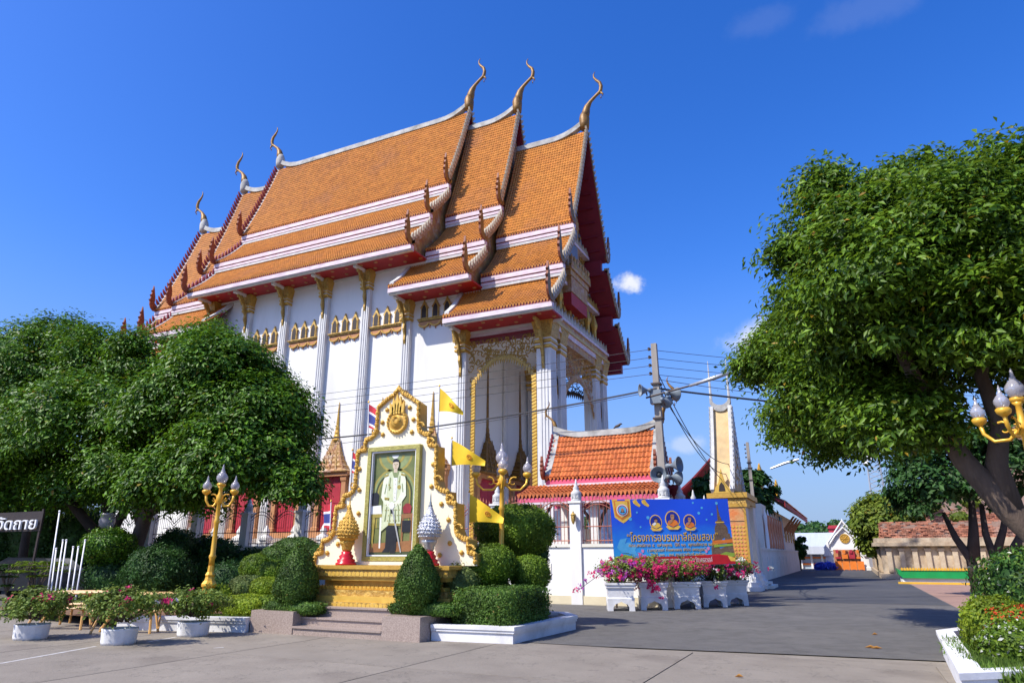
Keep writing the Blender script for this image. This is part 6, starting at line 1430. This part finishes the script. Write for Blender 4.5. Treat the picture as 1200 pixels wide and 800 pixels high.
# ================================================================== FAR END OF THE ROAD
fg = thing('far_gate','white steep-gabled gateway with a gold wheel emblem at the end of the road','gate',(PY(986,668,88).x,88,0))
ax = PY(986,607,88); lx = PY(965.5,640,88).x; rx_ = 2*ax.x-lx; ez = PY(985,641,88).z; zt = ax.z
def fp(b,nm,m,par=None,sm=False): return b.build(nm,m,par or fg,sm)
b = MB(); b.prism([(lx,ez),(rx_,ez),(ax.x+.35,zt-1.2),(ax.x,zt),(ax.x-.35,zt-1.2)],(0,88,0),(1,0,0),(0,0,1),(0,.5,0)); fp(b,'gable',M['white'])
for s in (-1,1):
    for k,(o,mm) in enumerate(((0,'white'),(.30,'bluegrey'),(.45,'white'))):
        x_ = ax.x+s*(ax.x-lx-o*1.0); b = MB(); b.tube([(x_,87.9-.05*k,ez-.1+o*.4),(ax.x+s*(ax.x-lx)*.42,87.9-.05*k,(ez+zt)/2-o*.8),(ax.x,87.9-.05*k,zt-.3-o*1.6)],.10 if k != 1 else .05,5); fp(b,'gable_moulding',M[mm])
    b = MB(); x_ = ax.x+s*(ax.x-lx-.42); b.lathe((x_,88.2,0),[(.48,0),(.48,.3),(.38,.4),(.38,ez-.4),(.46,ez-.36),(.46,ez-.26)],4,sq=True); b.prism([(-.1,0),(.55,0),(.35,.7),(.05,1.3),(-.1,1.6)],(x_,87.6,ez*.62),(s,0,0),(0,0,1),(0,.2,0)); fp(b,'gate_pillar',M['white'])
b = MB(); b.box(lx,rx_,87.9,88.6,ez-.25,ez+.02); fp(b,'lintel',M['white'])
em = PY(988,632,87.8); b = MB(); b.dlathe((ax.x+.05,87.97,ez+.95),(0,-1,0),[(.50,0),(.52,.05),(.42,.06),(.41,.02)],20); w_ = fp(b,'wheel_emblem',M['gold'])
b = MB()
for k in range(8): a = k*math.pi/4; b.tube([(ax.x+.05,87.93,ez+.95),(ax.x+.05+.44*math.cos(a),87.93,ez+.95+.44*math.sin(a))],.03,4)
fp(b,'wheel_spoke',M['gold'],w_)
b = MB(); b.box(lx+.8,rx_-.8,92,92.2,0,ez); b.build('back_wall',M['tan'],fg)
for k in range(4):
    x_ = lx+.95+k*.74; b = MB(); b.box(x_,x_+.66,87.5,87.58,.08,.95); b.box(x_+.05,x_+.12,87.42,87.66,0,.079); b.box(x_+.54,x_+.61,87.42,87.66,0,.079); o = b.build('orange_barrier',M['orange'],None); tag(o,('orange barrier panel at the left of the far gate opening','second orange barrier panel in the far gate opening','third orange barrier panel in the far gate opening','rightmost orange barrier panel in the far gate opening')[k],'barrier','orange barriers under the far gate'); recenter(o,(x_+.5,87.5,0))
    b = MB(); b.box(x_,x_+.6,91.7,91.9,1.2,1.4+.3*(k%3)); b.box(x_+.1,x_+.4,91.6,91.7,1.8,2.5); b.build('shelf_goods',M['orange'] if k%2 else M['reddoor'],fg)
sh = thing('far_shed','long shed with pale metal roof, blue shutters and orange rails at the road end','building',(PY(945,668,96).x,96,0))
sx0,sx1 = PY(915,640,96).x,PY(972,640,96).x; e1 = PY(945,640,96).z; e2 = PY(945,624,104).z
b = MB(); b.box(sx0,sx1,96.3,108,0,e1-.1); b.build('wall',M['shopblue'],sh)
b = MB(); b.add([(sx0-1,95.2,e1),(sx1+1,95.2,e1),(sx1+1,104,e2),(sx0-1,104,e2),(sx0-1,95.2,e1-.9),(sx1+1,95.2,e1-.9)],[(0,1,2,3),(0,4,5,1)]); b.build('metal_roof',M['metalroof'],sh)
for k in range(2): b = MB(); b.box(sx0,sx1,96.1,96.28,.45+k*.75,.65+k*.75); b.build('orange_rail',M['orange'],sh)
for k in range(4): x_ = sx0+1+k*(sx1-sx0-2)/3; b = MB(); b.box(x_-.12,x_+.12,96.0,96.29,0,e1-.2); b.build('post',M['white'],sh)
for k,(u,r) in enumerate(((964,.7),(969,.9),(974,.6))):
    p = PG(u,667.5); o = bush('tarpaulin_heap',(p.x,p.y-.5,.35),(r,.6,.4),300,.5,None,2,.25,mats=[mat('blue_tarpaulin_%d'%k,(.03,.06,.55),(.05,.12,.65),3,.5)],frac=[1.]); tag(o,('leftmost bright blue tarpaulin heap by the far gate','tallest bright blue tarpaulin heap by the far gate','rightmost bright blue tarpaulin heap by the far gate')[k],'tarpaulin','blue heaps by the far gate'); recenter(o,(p.x,p.y-.5,0))
# lattice mast far away
mx = PY(1026,560,160); mt = thing('lattice_mast','thin steel lattice telecom mast rising behind the far trees','tower',(mx.x,160,0)); top = PY(1017,512,160).z
b = MB(); H_ = top
for sx,sy in ((-1,-1),(1,-1),(1,1),(-1,1)): b.tube([(mx.x+sx*1.6,160+sy*1.6,0),(mx.x+sx*1.0,160+sy*1.0,H_)],.13,4)
b.build('mast_leg',M['steel'],mt); b = MB(); n = 26
for i in range(n):
    z0,z1 = H_*i/n,H_*(i+1)/n; w0,w1 = 1.6-.6*i/n,1.6-.6*(i+1)/n
    for s in (-1,1): b.tube([(mx.x-w0*s,160-w0,z0),(mx.x+w1*s,160-w1,z1)],.08,3,cap=False); b.tube([(mx.x+w0,160-w0*s,z0),(mx.x+w1,160+w1*s,z1)],.08,3,cap=False)
b.build('lattice',M['steel'],mt)
for k in range(4): b = MB(); b.dlathe((mx.x-1.3+.9*(k%2),158.6,H_*(.78+.05*k)),(-.3,-1,0),[(.6,0),(.65,.3),(.1,.4)],10); b.build('dish_antenna',M['letter'],mt)
# ================================================================== BRICK RUIN
ru = thing('brick_ruin','stepped old brick stupa base on a stained cream moulded plinth','ruin',(14,66,0))
RX0, RY0 = 1.6, 57.0; RX1 = 45
def rpt(b,nm,m,par=None,sm=False): return b.build(nm,m,par or ru,sm)
b = MB(); b.box(RX0,RX1,RY0,RY0+30,0,.35); b.box(RX0+.2,RX1,RY0+.2,RY0+30,.351,2.2); rpt(b,'plinth',M['ruincream'])
b = MB(); b.box(RX0-.25,RX1,RY0-.25,RY0+30,2.2,2.45); b.box(RX0-.1,RX1,RY0-.1,RY0+30,2.451,2.75); rpt(b,'plinth_cornice',M['ruincream'])
nic_ = None
for i in range(26):
    if nic_ is None: b = MB(); b.box(-.16,.16,-.16,.02,0,1.6); b.box(-.22,.22,-.2,.02,1.45,1.6); nic_ = b.build('baluster_pier',M['ruincream'],ru,world=False); o = nic_
    else: o = nic_.copy(); COL.objects.link(o); o.parent = ru
    o.location = (RX0+.7+i*.8-14,RY0+.19-66,.45)
for i in range(8): o = nic_.copy(); COL.objects.link(o); o.parent = ru; o.location = (RX0+.19-14,RY0+1.2+i*1.6-66,.45); o.rotation_euler = (0,0,-math.pi/2)
bk = random.Random(4)
def brick_tier(x0,y0,z0,z1,inset,rag=.5,x1=RX1,d=26):
    b = MB(); b.box(x0+.15,x1,y0+.15,y0+d,z0,z1-.1); core = rpt(b,'brick_core',M['brickback'])
    b = MB(); z = z0; c = 0; hb = .115
    while z < z1+rag*.6:
        x = x0 + (.14 if c%2 else 0)
        while x < min(x1,x0+26):
            lim = z1 - rag*(.5+.5*math.sin(x*.9+z0))*bk.random()
            if z < lim and bk.random() > .07:
                o_ = bk.uniform(-.06,.08)+inset*(z-z0); b.box(x,x+.27,y0+o_,y0+.2+o_,z,z+hb-.02)
            x += .29
        y = y0+.25
        while y < y0+d*.7:
            if z < z1-rag*bk.random()*.8: o_ = bk.uniform(-.04,.05)+inset*(z-z0); b.box(x0+o_,x0+.2+o_,y,y+.37,z,z+hb-.02)
            y += .40
        z += hb; c += 1
    kind(rpt(b,'bricks',M['brick']),'stuff'); return core
brick_tier(1.9,57.6,2.76,3.9,.15,.25); brick_tier(5.2,59.8,3.9,6.0,.22,.6); brick_tier(8.2,62.0,6.0,8.6,.3,.9); brick_tier(12.2,65,8.5,13.0,.3,1.0); brick_tier(17,69,12.8,17.5,.3,1.2)
rg = random.Random(8)
for k in range(7):
    x_,y_,z_ = ((6,60,5.9),(7.3,59.7,4.2),(9.5,62,7.6),(11,62.2,8.4),(8.2,60,5.2),(14,65,10),(5.5,59.6,5.0))[k]
    o = bush('weed_tuft',(x_,y_-.1,z_),(.6,.35,.4),220,.22,M['leaf_mid'],2,.2,loose=.25); tag(o,('weed tuft at the left corner of the second brick tier','weed tuft low on the face of the second brick tier','weed tuft on the third brick tier face','weed tuft on the rim of the third brick tier','weed tuft beside the middle of the second brick tier','weed tuft high on the upper brick tier','weed tuft at the left edge of the brick steps')[k],'weed','weeds on the brick ruin'); recenter(o,(x_,y_,z_-.3))
# green tank
gt = thing('green_trough','long green trough with yellow petal rim on a white base before the ruin','trough',(8,50,0))
tx0,ty = PG(1056,683).x, PG(1056,683).y
b = MB(); b.box(tx0+.1,tx0+18,ty,ty+2,0,.30); b.build('base',M['white'],gt)
b = MB(); b.prism([(.15,.301),(17.9,.301),(18,.74),(0,.74),(-.12,.86),(-.05,.5)],(tx0,ty-.15,0),(1,0,0),(0,0,1),(0,2.2,0)); b.build('trough_body',M['greenpaint'],gt)
b = MB()
for i in range(120): b.prism([(-.06,0),(.06,0),(.065,.1),(0,.17),(-.065,.1)],(tx0+.15+i*.148,ty-.2,.735),(1,0,0),(0,0,1),(0,.1,0))
kind(b.build('petal_rim',M['yellowpaint'],gt),'stuff')
b = MB(); b.box(tx0-.2,tx0+20,ty-1.3,ty-1.1,.008,.12); tag(b.build('low_kerb',M['yellowpaint'],None),'low yellow-green kerb line in front of the green trough','kerb')
# ================================================================== TREES
def tree(name,label,base,blobs,clumps,per,cr,size,leafm,limbs,bark='bark',aspect=.42,droop=0.,group=None,inner=.2,lo=-.75,flat=.65,jit=.35,cat='tree',sep=0.,lumps=0,spread=1.1):
    t = thing(name,label,cat,base,0,group); b = MB()
    for pts,r0,r1 in limbs: limb(b,pts,r0,r1,9)
    if limbs: b.build('trunk',M[bark],t,True)
    if lumps:
        ex = []
        for (x,y,z,a,b_,c_) in blobs:
            for _ in range(lumps):
                d = sph(1)[0]; d[2] = abs(d[2])*.9-.25; r = a*RNG.uniform(.22,.36); ex.append((x+d[0]*a*.86,y+d[1]*b_*.86,z+d[2]*c_*.9,r,r,r*.8))
        blobs = list(blobs)+ex
    P,N,Tp = crown(blobs,clumps,per,cr,flat,inner,lo,sep)
    leaf_mesh('crown',P,N,size,M[leafm],t,aspect=aspect,droop=droop,tipdir=Tp,jitter=jit,spread=spread); return t
def B(u,v,y,rpx,ppm,sy=1.,sz=.85): p = PY(u,v,y); r = rpx/ppm; return (p.x,p.y,p.z,r,r*sy,r*sz)
# left pair of clipped fig trees
A = [B(20,570,18,75,28),B(-60,570,18,90,28),B(105,575,18.2,52,28),B(165,585,17.6,38,29),B(40,455,19,85,28),B(-60,470,19,120,28),B(120,440,19.5,62,28),B(172,432,19.2,46,28),B(90,515,17.5,80,29),B(0,540,17,70,29),B(150,500,18,60,29),B(60,420,20.5,60,27)]
bA = PG(120,668); bA.y = 18.6; bA.x = PY(118,660,18.6).x
tree('fig_tree','broad dense dark-green fig tree at the far left beside the hall',(bA.x,18.6,0),A,1050,210,.62,.19,'leaf_ficus',
     [([(bA.x,18.6,0),(bA.x+.1,18.7,2),(bA.x-.3,18.6,4),(bA.x-2,18.8,7)],.38,.15),([(bA.x-.2,18.6,2.2),(bA.x-3,18,4.5),(bA.x-6,18,6.5)],.22,.08),([(bA.x+.1,18.6,2),(bA.x+1.6,18.6,4.5),(bA.x+2,19,7)],.2,.08),([(bA.x-4,18,0),(bA.x-4.2,18,2.5),(bA.x-4,18,5)],.2,.12)],'barkdark',.5,lo=-.5,inner=.25,sep=1.1,lumps=4)
Bb = [B(255,455,18,70,32),B(300,500,18,62,32),B(215,490,17.6,66,32),B(318,545,17.6,42,32),B(340,578,17.4,28,32),B(270,552,17.2,66,32),B(205,572,17.0,52,32),B(150,560,17.4,50,32),B(240,420,18.8,40,31)]
bx_ = PY(150,660,18.0).x
tree('fig_tree','rounded dark-green fig tree nearer the shrine, drooping over the railings',(bx_,18.0,0),Bb,900,210,.52,.175,'leaf_ficus',
     [([(bx_,18,0),(bx_+.15,18,1.6),(bx_+.7,18,3.4),(bx_+2.2,18,5.5),(bx_+3,18,7.5)],.34,.12),([(bx_+.5,18,3),(bx_+3.2,17.8,4.2),(bx_+5.5,17.6,4.8)],.2,.07),([(bx_+.4,18,2.6),(bx_-.8,18,4.5),(bx_-1,18,6)],.18,.07)],'bark',.5,lo=-.5,inner=.25,sep=1.1,lumps=4)
# big tree over the road at the right
Y_ = 15.0; pm_ = 60.
Cb = [B(1085,350,15.2,155,pm_),B(985,285,15.4,70,pm_),B(935,310,15.3,34,pm_),B(965,232,15.4,34,pm_),B(968,402,18.5,78,49),B(1005,470,17.5,92,52,1,.8),B(1000,400,16.5,70,55),B(1150,285,15.8,118,pm_),B(1225,315,15.6,150,pm_),B(1190,385,14.4,110,pm_,1,.7),B(1080,255,16,80,pm_),B(915,428,19.5,44,47),B(886,438,20.5,24,45),B(985,520,18.5,42,49,1,.8),B(1060,500,14.8,58,pm_,1,.7),B(945,500,19,44,48,1,.8),B(1310,360,15,150,pm_),B(1035,240,15.6,48,pm_)]
tb = PY(1262,690,15.0); tb.z = 0
def Q(u,v,y=15.): return tuple(PY(u,v,y))
tree('broadleaf_tree','huge broad-leaved tree leaning in over the road from the right bed',(tb.x,15.0,0),Cb,1500,180,.44,.155,'leaf_big',
     [([(tb.x,15,0),Q(1240,650),Q(1185,600),Q(1130,540),Q(1095,485),Q(1060,420),Q(1030,350)],.29,.09),([Q(1185,598),Q(1168,545),Q(1172,500),Q(1150,440),Q(1160,350)],.22,.08),([Q(1110,510),Q(1050,450,16),Q(975,420,18.5)],.14,.05),([Q(1165,500),Q(1220,430),Q(1260,330)],.14,.05),([Q(1090,480),Q(1010,480,17),Q(940,450,19)],.11,.04)],'bark',.42,.3,inner=.2,lo=-.8,flat=.55,jit=.5,sep=1.2,lumps=5)
# trees by the ruin and beyond
def small_tree(label,u,v,y,rpx,ppm,leafm,base_v,n,size,extra=(),lo=-.9,name='road_tree',bark='barkdark',grp=None,limbs=None,sz=.85):
    bl = [B(u,v,y,rpx,ppm,1,sz)] + [B(u+a,v+c,y+d,r,ppm,1,.85) for a,c,d,r in extra]; p = PY(u,base_v,y)
    L = limbs or [([(p.x,y,0),(p.x+.1,y,bl[0][2]*.5),(p.x,y,bl[0][2])],.16,.05),([(p.x,y,bl[0][2]*.35),(p.x+bl[0][3]*.4,y,bl[0][2]*.9)],.09,.03),([(p.x,y,bl[0][2]*.4),(p.x-bl[0][3]*.4,y,bl[0][2]*.9)],.09,.03)]
    return tree(name,label,(p.x,y,0),bl,n,60,bl[0][3]*.2,size,leafm,L,bark,.5,lo=lo,inner=.3,group=grp)
small_tree('mid-green bushy tree beside the far white gate',1040,615,62,30,12.5,'leaf_mid',668,230,.42,((-14,-8,1,16),(10,14,-1,22),(-8,20,0,18),(14,-12,0,18),(-20,-22,2,9)))
small_tree('dark spreading tree with forked trunks in front of the brick ruin',1105,568,34,40,20,'leaf_dark',690,240,.26,((-22,25,0,24),(55,-15,1,34),(0,-25,1,38),(90,-30,0,36)),lo=-.6,
     limbs=[([Q(1140,660,34)[:2]+(0,),Q(1138,655,34),Q(1120,630,34),Q(1105,600,34)],.24,.08),([Q(1141,655,34),Q(1141,620,34),Q(1138,580,34)],.26,.1),([Q(1175,670,34)[:2]+(0,),Q(1166,655,34),Q(1155,625,34),Q(1150,590,34)],.2,.09),([Q(1166,655,34),Q(1176,620,34),Q(1180,590,34)],.18,.08),([Q(1188,670,34)[:2]+(0,),Q(1190,640,34),Q(1210,600,34)],.25,.1)])
small_tree('dark tree rising behind the gold gateway on the street side',882,575,58,22,13,'leaf_dark',668,110,.45,((4,22,0,14),(-4,-16,0,10)))
small_tree('dark tree between the pavilion roof and the gold gateway',832,566,52,15,14,'leaf_dark',668,80,.4,((6,14,0,13),(-10,12,0,9)))
small_tree('small dark tree hanging over the wall end of the street hall',938,640,84,9,9.5,'leaf_dark',668,50,.5,((-3,8,0,7),))
# wooded crest of the hills
nn = 5200; hxs = RNG.uniform(-420,520,nn); rowk = RNG.uniform(0,1,nn)
def hh(x,s): i = (x+900)/30; k = int(i); f = i-k; h = prof[k][1]*(1-f)+prof[k+1][1]*f; return h*s
P=[];N=[]
for x,s in zip(hxs,rowk):
    dy = s*90; z = hh(x,(.55*s/.445 if s < .445 else .55+.45*(s-.445)/.555)) ; y = 520+dy+.036*abs(x)
    for _ in range(5): d = sph(1)[0]; P.append((x+d[0]*3,y+d[1]*3-1,z+2+d[2]*2.2)); N.append((d[0],d[1]-.3,d[2]+.5))
fw_ = leaf_mesh('hill_woodland',P,N,3.2,M['leaf_dark'],None,aspect=.8,jitter=.5); kind(fw_,'stuff'); tag(fw_,'distant dark woodland covering the low hills','woodland'); fw_['kind']='stuff'
hr = PY(977,617,518); b = MB(); b.prism([(-4,0),(4,0),(3,2),(-3,2)],(hr.x,518,hr.z-1),(1,0,0),(0,0,1),(0,6,0)); b.box(hr.x-3.4,hr.x+3.4,519,523,hr.z-8,hr.z-1); o = tag(b.build('hillside_house',M['reddoor'],None),'tiny red-roofed house on the wooded hill behind the far gate','house')
# ================================================================== RIGHT PLANTING BED
kN, kF, kR = PG(1130,792,.36), PG(1101,741,.36), PG(1275,786,.36)
bedX = thing('planting_bed','white kerbed planting bed under the big tree at the right edge','planter',(kF.x+1.5,kN.y+2.5,0))
kerb_path(bedX,[(kR.x,kR.y),(kN.x,kN.y),(kF.x,kF.y),(kF.x+.5,kF.y+.9),(kF.x+7,kF.y+1.6)][::-1],.40,.15)
b = MB(); b.add([(kN.x+.1,kN.y+.1,.24),(kR.x,kR.y+.1,.24),(kR.x+6,kF.y,.24),(kF.x+7,kF.y+1.5,.24),(kF.x+.1,kF.y,.24)],[(0,1,2,3,4)]); b.build('soil',M['soil'],bedX)
kind(grass('grass',(kN.x+1.62,kN.y+.80),1.4,.58,.28,7500,'grass',bedX,.24),'stuff'); kind(grass('grass',(kN.x+1.0,kN.y+2.4),.85,1.3,.28,6500,'grass',bedX,.24),'stuff')
c = at(1190,686,14.6); shrub('big dark hedge with small white flowers under the tree',(c[0]+1.05,14.7,.95),(1.55,.9,.78),11000,.085,None,'hedge',3.2,amp=.08,loose=.05,mats=[M['leaf_dark'],M['leaf_box'],M['fl_white']],frac=[.5,.475,.025],name='flowering_hedge')
c = at(1143,735,12.2); shrub('light green rounded shrub at the near corner of the right bed',(c[0]+.25,12.3,.60),(.40,.45,.42),5000,.06,'leaf_yellow','shrub',2.3,amp=.1,loose=.06)
c = at(1190,752,11.0); shrub('low shrub with white flowers at the right picture edge',(c[0]+.15,11.0,.48),(.55,.45,.34),5000,.06,None,'shrub',2.3,amp=.1,loose=.07,mats=[M['leaf_topiary'],M['fl_white']],frac=[.93,.07],name='flowering_shrub')
c = at(1192,733,11.9); shrub('orange-red flowering shrub behind the white-flowered one',(c[0]+.2,11.9,.62),(.55,.4,.32),4000,.06,None,'shrub',2.3,amp=.1,loose=.07,mats=[M['leaf_topiary'],M['fl_red']],frac=[.55,.45],name='flowering_shrub')
# fallen leaves
for k,(u,v,lb) in enumerate(((1027,758,'largest curled orange leaf lying on the asphalt'),(1020,757,'smaller orange leaf touching the largest fallen leaf'),(1025,742,'tiny brown leaf lying alone farther up the road'),(866,791,'brown leaf on the concrete near the bottom edge'))):
    p = PG(u,v,.03); s = .10 if k < 2 else .06; b = MB(); b.add([(-s,0,0),(0,-s*.5,.03),(s,0,.01),(0,s*.5,.04),(0,0,0)],[(0,1,4),(1,2,4),(2,3,4),(3,0,4)]); b.v = [(p.x+x,p.y+y,.012+z) for x,y,z in b.v]
    o = tag(b.build('fallen_leaf',M['dryleaf'],None),lb,'leaf','fallen leaves'); recenter(o,(p.x,p.y,0))
# dark foliage backdrop, added to deepen the shade between left trees and railings
for k,(u,v,y,rx_2,rz_2,lb) in enumerate(((-25,640,20.5,2.6,2.4,'dark thicket of added shrubs at the far left picture edge behind the sign'),(35,625,21.2,2.2,2.2,'dark thicket of added shrubs behind the parked car'),(95,640,21.4,1.7,1.7,'dark thicket of added shrubs behind the small gold lamp post'),(240,660,20.8,1.6,.95,'low dark thicket of added shrubs against the wall behind the left gold lamp'),(300,668,21.5,1.6,.7,'low dark thicket of added shrubs against the wall behind the cloud-pruned shrubs'))):
    p = PY(u,v,y); shrub(lb,(p.x,y,max(rz_2*.8,p.z)),(rx_2,.9,rz_2),6000,.16,'leaf_dark','shrub',2.4,amp=.2,loose=.08,name='backdrop')
